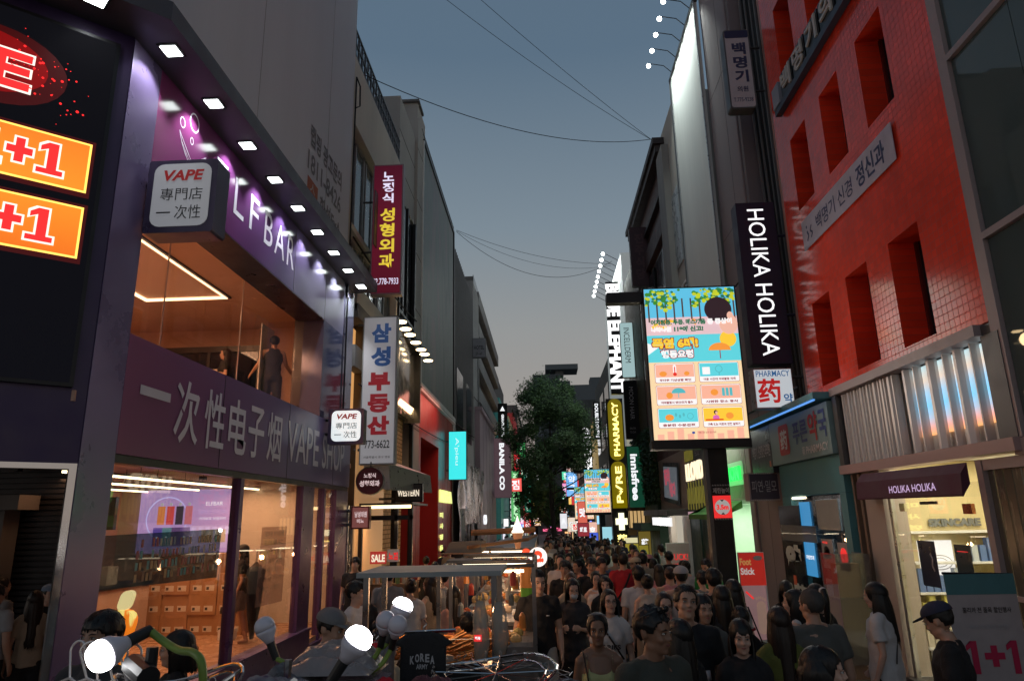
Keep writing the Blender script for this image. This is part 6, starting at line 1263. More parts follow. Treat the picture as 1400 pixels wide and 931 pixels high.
# ---- food stalls down the left half of the street
m_wood = M('orange_wood', (.35, .17, .07), .7, var=.2); m_stal = M('stall_steel', (.22, .22, .23), .35, .8, var=.2)  # orange brown wood for the poles on the stall roofs
foods = [M('food_%d' % i, c, .6, var=.2, vscale=30) for i, c in enumerate([(.50, .20, .05), (.45, .10, .03), (.55, .38, .16), (.30, .25, .08), (.6, .5, .4)])]
def stall(label, x0, x1, y0, y1, zr, warm=True, roofm=None, nfood=30, seed=1, tilt=0., strip=True, post=.02, ch=1.08):
    rg = random.Random(seed); t = thing('food_stall', label, 'stall', ((x0 + x1) / 2, (y0 + y1) / 2, gz(y0)), group='food stalls in the middle of the street')
    for x, y in ((x0, y0), (x1, y0), (x0, y1), (x1, y1)): part('post', m_stal, t, (x - post, x + post, y - post, y + post, gz(y) - .0, zr))
    if roofm is not None or seed > 6:
        m = MB(); m.prism([(x0 - .06, y0 - .08, zr), (x1 + .06, y0 - .08, zr), (x1 + .06, y1 + .08, zr + tilt), (x0 - .06, y1 + .08, zr + tilt)], [(x0 - .06, y0 - .08, zr + .035), (x1 + .06, y0 - .08, zr + .035), (x1 + .06, y1 + .08, zr + tilt + .035), (x0 - .06, y1 + .08, zr + tilt + .035)]); m.build('roof', roofm or m_stal, t)
    else:
        m = MB(); m.tube([(x0, y0, zr), (x1, y0, zr + tilt), (x1, y1, zr), (x0, y1, zr + tilt), (x0, y0, zr)], .018, 6); m.build('roof_frame', m_steel_dk, t)
        m = MB(); m.prism([(x0, y1 - .35, zr + .02), (x0 + .5, y1 - .35, zr + .02), (x0 + .45, y1, zr + .02), (x0, y1, zr + .02)], [(x0, y1 - .35, zr + .05), (x0 + .5, y1 - .35, zr + .04), (x0 + .45, y1, zr + .05), (x0, y1, zr + .05)]); m.build('roof_tarp', m_steel_dk, t)
    g0 = gz(y0)
    part('counter', m_stal, t, (x0, x1, y0 + .03, y1 - .03, g0 + .12, g0 + ch)); part('tray', m_alu, t, (x0 + .03, x1 - .03, y0 + .05, y1 - .05, g0 + ch + .002, g0 + ch + .04))
    if strip: part('strip_lamp', EM('stall_strip', (1, .82, .55), 5), t, (x0 + .1, x1 - .1, y0 + .04, y0 + .07, zr - .05, zr - .025))
    for i in range(nfood):
        m = MB(); x = rg.uniform(x0 + .06, x1 - .06); y = rg.uniform(y0 + .08, y1 - .1); h = .04 + .05 * rg.random(); m.ball((x, y, g0 + ch + .04 + h / 2), (.04 + .03 * rg.random(), .04, h / 2 + .02), 8, 5)
        if i < 28: m.build('food_item', foods[rg.randrange(5)], t)
    if warm: light('POINT', ((x0 + x1) / 2, (y0 + y1) / 2, zr - .25), 8 if y0 < 14 else 14, (1, .54, .26), .06, parent=t)
    return t
s1 = stall('nearest stall, a flat grey roof over trays of fried sticks', -1.36, -.40, 5.40, 6.0, 1.78, False, M('grey_awning_board', (.26, .29, .30), .45, .3), 8, 3, strip=False, ch=1.18)
m = MB(); rg = random.Random(12)
for i in range(110):
    c = Vector((rg.uniform(-1.2, -.42), rg.uniform(5.42, 5.95), gz(5.5) + 1.26 + .14 * rg.random())); a = rg.uniform(-.6, .9); d = Vector((math.cos(a), math.sin(a) * .5, rg.uniform(-.1, .45))).normalized() * rg.uniform(.08, .16)
    m.tube([c - d, c + d], [.007, .012], 5)
o = m.build('fried_sticks', foods[0], s1); o['kind'] = 'stuff'
part('sneeze_guard', GLASS('stall_glass', (.85, .85, .85), 1.0), s1, (-1.34, -.42, 5.38, 5.386, 1.10, 1.34))
for i, (x, z, h) in enumerate(((-.50, 1.40, .42), (-.36, 1.42, .36))):
    p = thing('plastic_bag', ['hanging clear plastic bag with a red label at the stall post', 'second clear plastic bag hanging right of the labelled one'][i], 'bag', (x, 5.36, z - h / 2)); m = MB(); m.tube([(x, 5.34, z + h / 2), (x, 5.34, z + h * .25), (x + .01, 5.34, z - h * .2), (x, 5.34, z - h / 2)], [(.030, .006), (.055, .025), (.060, .045), (.045, .04)], 12, side=(1, 0, 0)); m.smooth = True; m.tube([(x - .02, 5.34, z + h * .62), (x - .025, 5.34, z + h / 2)], [.004, .012], 6); m.tube([(x + .02, 5.34, z + h * .62), (x + .025, 5.34, z + h / 2)], [.004, .012], 6)
    m.build('bag_film', GLASS('plastic_film', (.75, .75, .72), .9, .45, (.45, .43, .38)), p)
    if i == 0: f = Face((x - .04, 5.28, z - .06), FRONT, parent=p); f.rect('bag_label', m_redem, 0, 0, .055, .045, .002); f.text('label_print', m_wem, '떡볶', .008, .012, .047, .034, .006, .03); f.flush()
light('POINT', (-.9, 5.7, 1.62), 7, (1, .55, .25), .05, parent=s1)
stall('second stall with a tilted rusty roof and hot steel trays', -1.10, -.14, 7.3, 8.2, 1.70, True, None, 28, 4, .02)
stall('third stall with a cardboard box lying on its roof', -1.15, -.16, 8.9, 10.2, 1.66, True, None, 28, 5)
stall('fourth stall under the glowing ice cream cone', -1.2, -.2, 10.7, 12.2, 1.66, True, None, 24, 6)
for i in range(9):
    y = 13.2 + i * 2.5
    stall('one of the farther warm lit stalls, %s down the row' % ['fifth', 'sixth', 'seventh', 'eighth', 'ninth', 'tenth', 'eleventh', 'twelfth', 'thirteenth'][i], -1.3 - .02 * i, -.3 - .02 * i, y, y + 1.7, 1.75 + gz(y) + .1, i < 6, None, 10, 7 + i)
CB = Vector((0, 0, -.06))
cbx = thing('cardboard_box', 'flattened cardboard box lying on the roof of the third stall', 'box', (-1.05, 9.2, 1.78)); m = MB(); m.prism([(-1.28, 8.95, 1.77), (-.82, 9.0, 1.77), (-.80, 9.5, 1.77), (-1.26, 9.5, 1.77)], [(-1.22, 8.97, 1.90), (-.83, 9.02, 1.92), (-.81, 9.5, 1.90), (-1.24, 9.5, 1.89)]); m.build('box_shell', M('grey_card', (.22, .18, .14), .9), cbx)
part('box_flap', m_card, cbx, (-1.35, -.75, 8.8, 8.97, 1.765, 1.772))
pl = thing('roof_pole', 'long wooden pole laid along the stall roofs', 'pole', (-.6, 9, 1.86)); m = MB(); m.tube([(-.98, 8.9, 1.84), (-.25, 9.6, 1.90), (-.15, 10.5, 1.93)], .022, 8); m.build('pole_body', m_wood, pl); 
m = MB(); m.tube([(-1.3, 12.4, 1.94), (-.2, 12.7, 1.97)], .05, 8); pl2 = m.build('roof_tube', m_wood); tag(pl2, 'rolled awning tube on the stall roofs behind the ice cream cone', 'pole')
ic = thing('ice_cream_cone', 'glowing giant soft ice cream cone on a stall roof', 'sign', (-.44, 11, 1.74)); m = MB(); c = Vector((-.44, 11, 0)); m.tube([c + Vector((0, 0, 1.72)), c + Vector((0, 0, 1.96))], [.035, .085], 14); m.build('cone', EM('cone_glow', (.55, .20, .08), .5), ic, True)
m = MB(); m.smooth = True
for k in range(4): m.tube([c + Vector((0, 0, 1.955 + k * .05)), c + Vector((0, 0, 1.975 + k * .05)), c + Vector((0, 0, 2.01 + k * .05))], [.088 - k * .021, .096 - k * .022, .07 - k * .019], 14)
m.tube([c + Vector((0, 0, 2.12)), c + Vector((0, 0, 2.21))], [.03, .004], 10); m.build('soft_ice_cream', EM('ice_glow', (1, .93, .75), 1.5), ic)
oc = thing('octopus_sign', 'round white sign with a red octopus mark among the stalls', 'sign', (-.14, 11.8, 1.3)); f = Face((-.30, 11.8, 1.38), FRONT, parent=oc); f.disc('sign_disc', EM('oct_white', (1, .92, .88), 1.1), .15, .17, .155, .155, .004, 28); f.disc('octopus_mark', EM('oct_red', (.85, .08, .03), 1), .15, .20, .075, .07, .010, 20)
for k in range(5): f.disc('octopus_mark', EM('oct_red', (0, 0, 0)), .08 + k * .036, .12, .022, .035, .012, 10)
f.disc('octopus_face', EM('oct_white', (0, 0, 0)), .15, .17, .035, .03, .014, 14); f.disc('red_side_mark', EM('oct_red', (0, 0, 0)), -.04, .25, .07, .06, .003, 16); f.flush(); part('sign_box', m_black, oc, (-.26, -.03, 11.81, 11.9, 1.0, 1.65))
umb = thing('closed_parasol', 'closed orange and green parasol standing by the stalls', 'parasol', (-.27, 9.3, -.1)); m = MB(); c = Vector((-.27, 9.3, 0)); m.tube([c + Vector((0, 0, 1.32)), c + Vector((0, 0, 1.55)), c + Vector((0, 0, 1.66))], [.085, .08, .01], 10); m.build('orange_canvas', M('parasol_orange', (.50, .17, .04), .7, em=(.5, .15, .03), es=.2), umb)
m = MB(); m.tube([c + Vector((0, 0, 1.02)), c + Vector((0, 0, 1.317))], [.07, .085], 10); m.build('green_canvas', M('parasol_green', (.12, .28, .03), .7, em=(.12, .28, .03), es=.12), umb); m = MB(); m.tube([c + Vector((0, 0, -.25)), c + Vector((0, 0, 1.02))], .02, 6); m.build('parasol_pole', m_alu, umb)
# hanging goods between stalls : small bright sachets and bottles
rg = random.Random(77)
for i in range(26):
    y = rg.uniform(6.9, 11.5); x = rg.uniform(-1.0, -.22); z = rg.uniform(1.15, 1.6); c = [(.5, .05, .03), (.5, .3, .08), (.45, .42, .38), (.1, .12, .13), (.55, .2, .04)][i % 5]
    m = MB(); m.tube([(x, y, z + .08), (x, y, z + .05), (x, y, z - .06)], [.01, .03, .035], 8); o = m.build('sauce_bottle', M('bottle_col_%d' % (i % 5), c, .35)); tag(o, 'small %s sauce bottle or sachet hanging among the stalls' % ['red', 'amber', 'cream', 'black', 'orange'][i % 5], 'bottle', '%s bottles among the stalls' % ['red', 'amber', 'cream', 'black', 'orange'][i % 5])

# ---- near clothes stall: lamps on green hoses, rails, hangers, folded clothes
m_bulbw = M('bulb_plastic', (.52, .50, .56), .35, var=0); m_bulbon = EM('bulb_lit', (1, 1, 1), 12.0); m_hose = M('green_hose', (.16, .24, .03), .45, var=.1); m_sock = M('black_socket', (.012, .012, .012), .5, var=0)
def bulb(label, p, ax, r, lit, hose):
    t = thing('light_bulb', label, 'light bulb', p, group='bulbs on green hoses over the clothes stall'); p = Vector(p); a = Vector(ax).normalized(); m = MB(); m.smooth = True
    prof = [(.05, 1.0), (.40, .95), (.68, .78), (.86, .45), (.92, .05)] if lit else [(-.3, .97), (.1, 1.0), (.5, .88), (.8, .62), (.98, .2), (1.0, .03)]
    m.tube([p + a * (r * q[0]) for q in prof], [r * q[1] for q in prof], 22, side=tuple(a.orthogonal())); m.build('diffuser', m_bulbon if lit else m_bulbw, t, True)
    m = MB(); m.tube([p - a * (r * .1 if lit else r * .3), p - a * r * .6, p - a * r * 1.25, p - a * r * 1.6], [r * .985, r * .93, r * .55, r * .45], 22, side=tuple(a.orthogonal())); m.build('bulb_body', m_bulbw, t, True)
    m = MB(); m.tube([p - a * r * 1.6, p - a * r * 3.3], [r * .42, r * .36], 14); m.build('socket', m_sock, t)
    if hose: m = MB(); q = p - a * r * 3.25; pts = [q] + [Vector(h) for h in hose]; 
    if hose:
        sm = []
        for i in range(len(pts) - 1):
            p0 = pts[max(i - 1, 0)]; p1 = pts[i]; p2 = pts[i + 1]; p3 = pts[min(i + 2, len(pts) - 1)]
            for k in range(6):
                u = k / 6; sm.append(.5 * ((2 * p1) + (-p0 + p2) * u + (2 * p0 - 5 * p1 + 4 * p2 - p3) * u * u + (-p0 + 3 * p1 - 3 * p2 + p3) * u ** 3))
        sm.append(pts[-1]); m.tube(sm, .0085, 8); m.build('hose', m_hose, t, True)
    return t
bulb('lit bulb at far left facing the camera, in front of a dark haired head', (-.925, 1.5, 1.94), (-.35, -.82, -.28), .033, True, [(-.84, 1.58, 1.950), (-.79, 1.55, 1.938), (-.745, 1.52, 1.938), (-.715, 1.5, 1.920), (-.708, 1.5, 1.86), (-.71, 1.5, 1.78)])
bulb('biggest lit bulb tilted up right in the middle of the clothes stall', (-.485, 1.85, 1.905), (.55, -.08, .80), .036, True, [(-.545, 1.88, 1.78), (-.60, 1.9, 1.70), (-.62, 1.9, 1.6)])
bulb('unlit white bulb standing alone left of the others on a long drooping hose', (-1.02, 2.6, 1.835), (-.38, -.1, .93), .036, False, [(-.95, 2.6, 1.72), (-.88, 2.6, 1.685), (-.80, 2.58, 1.70), (-.66, 2.55, 1.78), (-.62, 2.5, 1.82)])
bulb('lit bulb behind the pair of unlit ones', (-.555, 2.75, 1.875), (.35, .15, .9), .040, True, [(-.62, 2.72, 1.74), (-.70, 2.65, 1.70), (-.74, 2.6, 1.6)])
bulb('unlit bulb on the left of the close pair', (-.582, 2.60, 1.850), (.25, -.45, .85), .034, False, [(-.63, 2.62, 1.72), (-.70, 2.6, 1.68), (-.74, 2.55, 1.58)])
bulb('unlit bulb on the right of the close pair', (-.535, 2.58, 1.838), (.30, -.55, .8), .034, False, [(-.60, 2.6, 1.70), (-.68, 2.58, 1.655), (-.74, 2.5, 1.55)])
bulb('unlit bulb cut off by the bottom edge of the picture', (-.62, 1.75, 1.80), (.0, -.3, .95), .033, False, [(-.62, 1.8, 1.66)])
cs = thing('clothes_stall', 'clothes stall with chrome rails and folded garments at the bottom of the picture', 'stall', (-.7, 2.6, gz(2.6)))
m_cr = m_chrome
m = MB(); m.tube([(-.8, 1.46, 1.2), (-.8, 1.46, 1.96)], .012, 8); m.tube([(-.78, 1.42, 1.91), (-.86, 1.5, 1.92)], .022, 10); m.build('lamp_stand', m_black, cs)
m = MB()
ring = lambda cx, cy, cz, a, b, n=28, t0=0, t1=360: [(cx + a * math.cos(R(t0 + (t1 - t0) * k / n)), cy + b * math.sin(R(t0 + (t1 - t0) * k / n)), cz + .02 * math.sin(k * .5)) for k in range(n + 1)]
m.tube(ring(-.79, 1.56, 1.875, .13, .10), .004, 6); m.tube(ring(-.79, 1.56, 1.86, .115, .09), .003, 6); m.build('chrome_rail', m_cr, cs); m = MB(); m.tube(ring(-.24, 3.25, 1.55, .27, .34), .007, 6); m.tube(ring(-.24, 3.25, 1.53, .22, .29), .005, 6); m2 = MB(); m2.tube([(-.75, 3.3, 1.70), (-.42, 3.3, 1.71)], .008, 6); m2.build('chrome_rail', m_cr, cs); m.tube([(-.82, 2.3, 1.70), (-.66, 1.9, 1.80)], .010, 6); m.tube([(-.82, 2.3, 1.0), (-.82, 2.3, 1.78)], .012, 6); m.tube([(-.6, 3.35, 1.1), (-.6, 3.35, 1.70)], .012, 6)
for k in range(12): m.tube([(-.24, 3.25, 1.54), (-.24 + .27 * math.cos(k * .524), 3.25 + .34 * math.sin(k * .524), 1.55)], .0025, 4)
m.build('chrome_rail', m_cr, cs)
rail_x = [(-1.06 + .038 * k, 1.62 - .012 * k, 1.915) for k in range(5)] + [(-.745 + .011 * k, 1.50, 1.862 + .005 * k) for k in range(6)]
rg = random.Random(31)
for k in range(24): a = k * .262; rail_x.append((-.24 + .27 * math.cos(a), 3.25 + .34 * math.sin(a), 1.565))
hg = None
for i, (x, y, z) in enumerate(rail_x):
    if hg is None:
        m = MB(); pts = [(.018 * math.cos(R(a)), 0, .018 * math.sin(R(a)) + .0) for a in range(-40, 200, 20)][::-1]; pts = pts[::-1] + [(0.0, 0, -.045)]
        m.tube(pts, .0022, 5); m.tube([(0, 0, -.045), (-.17, 0, -.11), (.17, 0, -.11), (0, 0, -.045)], .0028, 5); hg = m.build('clothes_hanger', M('pearl_plastic', (.55, .50, .48), .25, .4, var=0)); o = hg
    else: o = hg.copy(); COL.objects.link(o)
    o.location = (x, y, z + (.012 if i < 5 else 0)); o.rotation_euler = (rg.uniform(-.2, .2), 0, rg.uniform(0, 3) if i >= 11 else rg.uniform(-.4, .4)); o.scale = (.5,) * 3 if i > 10 else (1.2,) * 3 if i < 5 else (.42,) * 3
    tag(o, ['white wire hanger hooked on the left rail near the lit bulb', 'chrome hanger bunched on the rail right of the left bulb', 'small wire hanger on the round chrome rail above the black clothes'][0 if i < 5 else 1 if i < 11 else 2], 'hanger', ['hangers on the left rail', 'bunched hangers', 'hangers on the round rail'][0 if i < 5 else 1 if i < 11 else 2])
def cloth_heap(name, label, cat, x0, x1, y0, y1, z, h, mat, seed=1, nx=52, ny=30, f=6.):
    m = MB(); m.smooth = True; sd = Vector((seed * 3.1, seed * 1.7, 0))
    for lay in (0, 1):
        for j in range(ny + 1):
            for i in range(nx + 1):
                u, v = i / nx, j / ny; e = (1 - abs(2 * u - 1) ** 3) * (1 - abs(2 * v - 1) ** 3); x = x0 + (x1 - x0) * u; y = y0 + (y1 - y0) * v
                d = noise.noise(Vector((x * f, y * f * 2.0, seed))) * .45 - abs(noise.noise(Vector((x * f * 2.2 + y * 9, y * f * 3, seed)))) * .55 + noise.noise(Vector((x * f * 6, y * f * 9, seed))) * .12 + .25 * (int(v * 3) / 2)
                m.v.append((x, y, z + (h * e * (.75 + d) if lay == 0 else -.02)))
    S = (nx + 1) * (ny + 1)
    for j in range(ny):
        for i in range(nx): k = j * (nx + 1) + i; m.f.append((k, k + 1, k + nx + 2, k + nx + 1)); m.f.append((S + k, S + k + nx + 1, S + k + nx + 2, S + k + 1)); m.mi += [0, 0]
    o = m.build(name, mat); tag(o, label, cat); return o
def PLAID(name, a, b, c):
    m = bpy.data.materials.new(name); m.use_nodes = True; nt = m.node_tree; N = nt.nodes; bs = N['Principled BSDF']; bs.inputs['Roughness'].default_value = .85
    tc = N.new('ShaderNodeTexCoord'); w1 = N.new('ShaderNodeTexWave'); w1.inputs['Scale'].default_value = 7; w2 = N.new('ShaderNodeTexWave'); w2.bands_direction = 'Y'; w2.inputs['Scale'].default_value = 5
    for w in (w1, w2): nt.links.new(tc.outputs['Object'], w.inputs[0])
    mx = N.new('ShaderNodeMix'); mx.data_type = 'RGBA'; mx.inputs[6].default_value = (*a, 1); mx.inputs[7].default_value = (*b, 1); nt.links.new(w1.outputs[1], mx.inputs[0])
    m2 = N.new('ShaderNodeMix'); m2.data_type = 'RGBA'; m2.inputs[7].default_value = (*c, 1); nt.links.new(mx.outputs[2], m2.inputs[6]); mt = N.new('ShaderNodeMath'); mt.operation = 'MULTIPLY'; mt.inputs[1].default_value = .6; nt.links.new(w2.outputs[1], mt.inputs[0]); nt.links.new(mt.outputs[0], m2.inputs[0]); nt.links.new(m2.outputs[2], bs.inputs[0]); return m
fab = lambda n, c: M(n, c, .9, bump=.4, bscale=120, var=.12, vscale=8)
cloth_heap('folded_clothes', 'grey garment wrapped in clear plastic, left on top of the stall', 'clothes', -.92, -.60, 2.45, 2.75, 1.70, .085, M('plastic_wrapped_grey', (.20, .17, .165), .3, var=.12, vscale=9, bump=.25, bscale=30), 1, f=4)
cloth_heap('folded_clothes', 'purple plaid shirt folded on the stall in front of the plastic wrapped one', 'clothes', -.98, -.70, 2.1, 2.4, 1.66, .09, PLAID('purple_plaid', (.20, .19, .20), (.06, .035, .09), (.25, .25, .26)), 2, f=7)
cloth_heap('folded_clothes', 'black and pale tie dyed shirt beside the plaid one', 'clothes', -.97, -.80, 2.42, 2.62, 1.68, .06, M('tie_dye', (.10, .10, .11), .9, var=.9, vscale=22), 3, f=12)
cloth_heap('folded_clothes', 'bright red shirt folded below the unlit bulbs', 'clothes', -.66, -.44, 2.35, 2.58, 1.60, .07, fab('red_cotton', (.50, .008, .02)), 4, f=8)
cloth_heap('folded_clothes', 'second bright red shirt to the right, cut by the bottom edge', 'clothes', -.46, -.30, 2.3, 2.5, 1.58, .07, fab('red_cotton', (0, 0, 0)), 5, f=8)
cloth_heap('folded_clothes', 'dark plum sweater folded under the KOREA ARMY shirt', 'clothes', -.56, -.36, 2.75, 2.95, 1.56, .06, fab('plum_knit', (.09, .03, .04)), 6, f=10)
cloth_heap('folded_clothes', 'black garments lying on the front edge of the stall', 'clothes', -1.05, -.60, 1.75, 2.1, 1.62, .08, fab('black_cotton', (.012, .012, .014)), 7, f=8)
cloth_heap('folded_clothes', 'lavender grey folded shirt beneath the plastic wrapped garment', 'clothes', -.90, -.58, 2.40, 2.72, 1.655, .05, fab('mauve_cotton', (.14, .11, .14)), 8, f=8)
part('stall_table', m_steel_dk, cs, (-1.1, -.64, 1.7, 2.8, 1.54, 1.60)); part('stall_table', m_steel_dk, cs, (-.638, -.25, 1.7, 2.6, 1.50, 1.56)); part('stall_board', M('maroon_board', (.14, .02, .03), .6), cs, (-.84, -.80, 1.75, 2.6, 1.60, 1.68)); part('stall_cloth', m_blackmatt, cs, (-1.1, -.25, 1.68, 1.69, .1, 1.55), (-1.11, -1.10, 1.7, 2.8, .1, 1.5), (-.25, -.24, 1.7, 2.6, .1, 1.5))
# hanging shirts
def hung_shirt(label, x, y, z, w, h, mat, yaw=0., seed=0, long=False):
    t = thing('hanging_shirt', label, 'shirt', (x, y, z)); m = MB(); m.smooth = True; pf = [(-.06, 0), (-.10, .005), (-.24, -.015), (-.50, -.085), (-.47, -.185), (-.37, -.165), (-.36, -h / w * .6), (-.37, -h / w)]
    out = [(a, b) for a, b in pf]; out = out + [(-a, b) for a, b in pf[::-1]]; n = 30
    rows = []; zs = [k / n for k in range(n + 1)]
    def half(zz):
        pts = pf
        for i in range(len(pts) - 1):
            if pts[i][1] >= zz >= pts[i + 1][1]:
                u = (pts[i][1] - zz) / max(pts[i][1] - pts[i + 1][1], 1e-6); return abs(pts[i][0] + (pts[i + 1][0] - pts[i][0]) * u)
        return .36
    ca, sa = math.cos(yaw), math.sin(yaw)
    for k in range(n + 1):
        zz = -h / w * (k / n) ** 1.0; hw = max(half(zz), .06) if zz > -.17 else .37; row = []
        if -.17 < zz <= -.015: hw = .24 + (zz + .015) / -.155 * .25
        for i in range(25):
            u = -1 + i / 12; d = .05 * math.sqrt(max(0, 1 - u * u)) * (1 if zz < -.05 else .6) + .018 * noise.noise(Vector((u * 3, zz * 2.5, seed + 5)))
            lx = u * hw * w; ly = -d * w; row.append((x + lx * ca - ly * sa, y + lx * sa + ly * ca, z + zz * w + .01 * noise.noise(Vector((u * 4, 0, seed)))))
        rows.append(row)
    for r_ in rows: m.v += r_
    for k in range(n):
        for i in range(24): q = k * 25 + i; m.f.append((q, q + 1, q + 26, q + 25)); m.mi.append(0)
    o = m.build('shirt_cloth', mat, t); sd = o.modifiers.new('thick', 'SOLIDIFY'); sd.thickness = .006
    m = MB(); m.tube([(x, y, z + .05), (x + .015, y, z + .035), (x, y, z + .02), (x, y, z - .0)], .0025, 5); m.tube([(x - w * .3, y, z - w * .06), (x, y, z + .005), (x + w * .3, y, z - w * .06)], .004, 5); m.build('hanger', m_chrome, t)
    return t
ks_ = hung_shirt('small black shirt printed KOREA ARMY hanging from the rail', -.565, 3.3, 1.705, .27, .44, fab('black_cotton', (0, 0, 0)), 0, 1)
f = Face((-.565 - .12, 3.3 - .030, 1.600), FRONT, parent=ks_); m_arm = M('silver_print', (.32, .32, .34), .5, var=0)
for i, c in enumerate('KOREA'):
    u = (i - 2) / 2; f.text('shirt_lettering', m_arm, c, .066 + i * .0225, -.012 - .010 * u * u, .085 + i * .0225, .022 - .010 * u * u, .003, .04)
f.text('shirt_lettering', m_arm, 'ARMY', .094, -.042, .146, -.022, .003, .03); f.flush()
for i, (x, y, a, mt, lb) in enumerate(((-.42, 3.6, .7, 'black_cotton', 'black garment hanging just right of the KOREA ARMY shirt'), (-.30, 3.0, 1.2, 'black_cotton', 'black shirt hanging at the left of the round rail'), (-.16, 2.85, 1.5, 'black_cotton', 'black shirt hanging at the front of the round rail'), (-.02, 3.0, 1.9, 'black_cotton', 'black shirt hanging at the right of the round rail'), (.08, 3.2, 2.3, 'mauve_cotton', 'patterned mauve garment at the far right of the round rail'), (-.22, 2.75, .2, 'black_cotton', 'black shirt nearest the camera on the round rail'))):
    hung_shirt(lb, x, y, 1.52, .26, .45, fab(mt, (0, 0, 0)), a, i + 2)
# red, white and violet garments bunched behind the bulbs
for i in range(9):
    c = ['white_cotton', 'red_cotton', 'grey_cotton', 'white_cotton', 'violet_cotton', 'red_cotton', 'red_cotton', 'white_cotton', 'grey_cotton'][i]
    fab('white_cotton', (.42, .40, .42)); fab('grey_cotton', (.16, .15, .16)); fab('violet_cotton', (.12, .04, .18))
    hung_shirt('%s sleeve of the bunch on the short rail, %s from the left' % (c.split('_')[0], ['first', 'second', 'third', 'fourth', 'fifth', 'sixth', 'seventh', 'eighth', 'ninth'][i]), -.93 + i * .025, 3.3 + .02 * (i % 2), 1.66, .22, .36, MATS[c], 1.45, i + 20)
# glowing popsicle
ps = thing('popsicle_sign', 'glowing orange and cream popsicle shaped sign behind the dark haired head', 'sign', (-2.57, 4.25, .3)); f = Face((-2.53, 4.2, 1.60), (1, 0, 0), (.26, 0, 1), parent=ps)
m_pop = M('popsicle_glow', (.9, .65, .2), .5, var=0); nt = m_pop.node_tree; b = nt.nodes['Principled BSDF']; tc = nt.nodes.new('ShaderNodeTexCoord'); mp = nt.nodes.new('ShaderNodeMapping'); mp.inputs['Rotation'].default_value = (0, R(35), 0); mp.inputs['Scale'].default_value = (9, 3, 2.6); nz = nt.nodes.new('ShaderNodeTexNoise'); nz.inputs['Scale'].default_value = 2.2; nz.inputs['Detail'].default_value = 3; rp = nt.nodes.new('ShaderNodeValToRGB'); e = rp.color_ramp.elements; e[0].position = .46; e[0].color = (.72, .17, .01, 1); e[1].position = .56; e[1].color = (.78, .60, .16, 1)
nt.links.new(tc.outputs['Object'], mp.inputs[0]); nt.links.new(mp.outputs[0], nz.inputs[0]); nt.links.new(nz.outputs[0], rp.inputs[0]); nt.links.new(rp.outputs[0], b.inputs['Emission Color']); nt.links.new(rp.outputs[0], b.inputs['Base Color']); b.inputs['Emission Strength'].default_value = 1.0
f.rrect('ice_body', m_pop, -.10, -.24, .10, .12, .08, -.02, .05); f.rrect('ice_stick', EM('stick_glow', (.75, .62, .28), .8), -.038, .115, .038, .23, .035, -.015, .035); f.flush()
m = MB(); m.tube([(-2.55, 4.25, -.1), (-2.62, 4.22, 1.42)], .015, 6); m.build('sign_pole', m_black, ps)
# ================================================================== people
def SKIN(name, c):
    if name in MATS: return MATS[name]
    m = M(name, c, .5, var=.07, vscale=25, spec=.4, bump=.06, bscale=250); b = m.node_tree.nodes['Principled BSDF']
    b.inputs['Subsurface Weight'].default_value = .12; b.inputs['Subsurface Radius'].default_value = (.02, .008, .004); b.inputs['Subsurface Scale'].default_value = .5
    return m
SK = {'fair': SKIN('skin_fair', (.50, .31, .235)), 'tan': SKIN('skin_tan', (.40, .235, .165)), 'brown': SKIN('skin_brown', (.235, .125, .080)), 'pale': SKIN('skin_pale', (.55, .37, .30))}
def HAIR(name, c, r=.42):
    m = M(name, c, r, var=.35, vscale=14, streak=True, bump=.5, bscale=60, spec=.35); return m
HR = {'black': HAIR('hair_black', (.009, .008, .008)), 'dark': HAIR('hair_dark_brown', (.018, .011, .009)), 'brown': HAIR('hair_brown', (.05, .025, .016)), 'grey': HAIR('hair_grey', (.045, .042, .04), .7), 'blond': HAIR('hair_blond', (.18, .10, .05))}
m_eyew = M('eye_white', (.50, .48, .45), .25, var=0); m_iris = M('iris_dark', (.012, .008, .006), .1, var=0); m_lip = M('lips', (.33, .11, .095), .45, var=.05); m_lipd = M('lips_brown', (.20, .075, .06), .45, var=.05); m_brow = M('eyebrow', (.015, .011, .01), .8, var=0)
CL = {}
def cloth(n, c=None):
    k = 'cloth_' + n
    if c is not None and k not in MATS: M(k, c, .88, bump=.5, bscale=140, var=.12, vscale=7)
    return MATS[k]
for n, c in dict(black=(.009, .009, .011), white=(.52, .50, .50), offwhite=(.42, .38, .33), red=(.36, .012, .022), yellow=(.46, .44, .20), olive=(.045, .048, .038), greyolive=(.085, .085, .078), cream=(.45, .38, .27), green=(.015, .22, .05), grey=(.16, .16, .165), lightgrey=(.30, .31, .33), navy=(.018, .022, .05), blue=(.16, .22, .32), pink=(.45, .20, .22), maroon=(.12, .015, .03), moss=(.10, .11, .02), denim=(.05, .07, .12), beige=(.33, .26, .19), peach=(.50, .26, .20), charcoal=(.03, .03, .033)).items(): cloth(n, c)
WS = bpy.data.scenes.new('workshop')
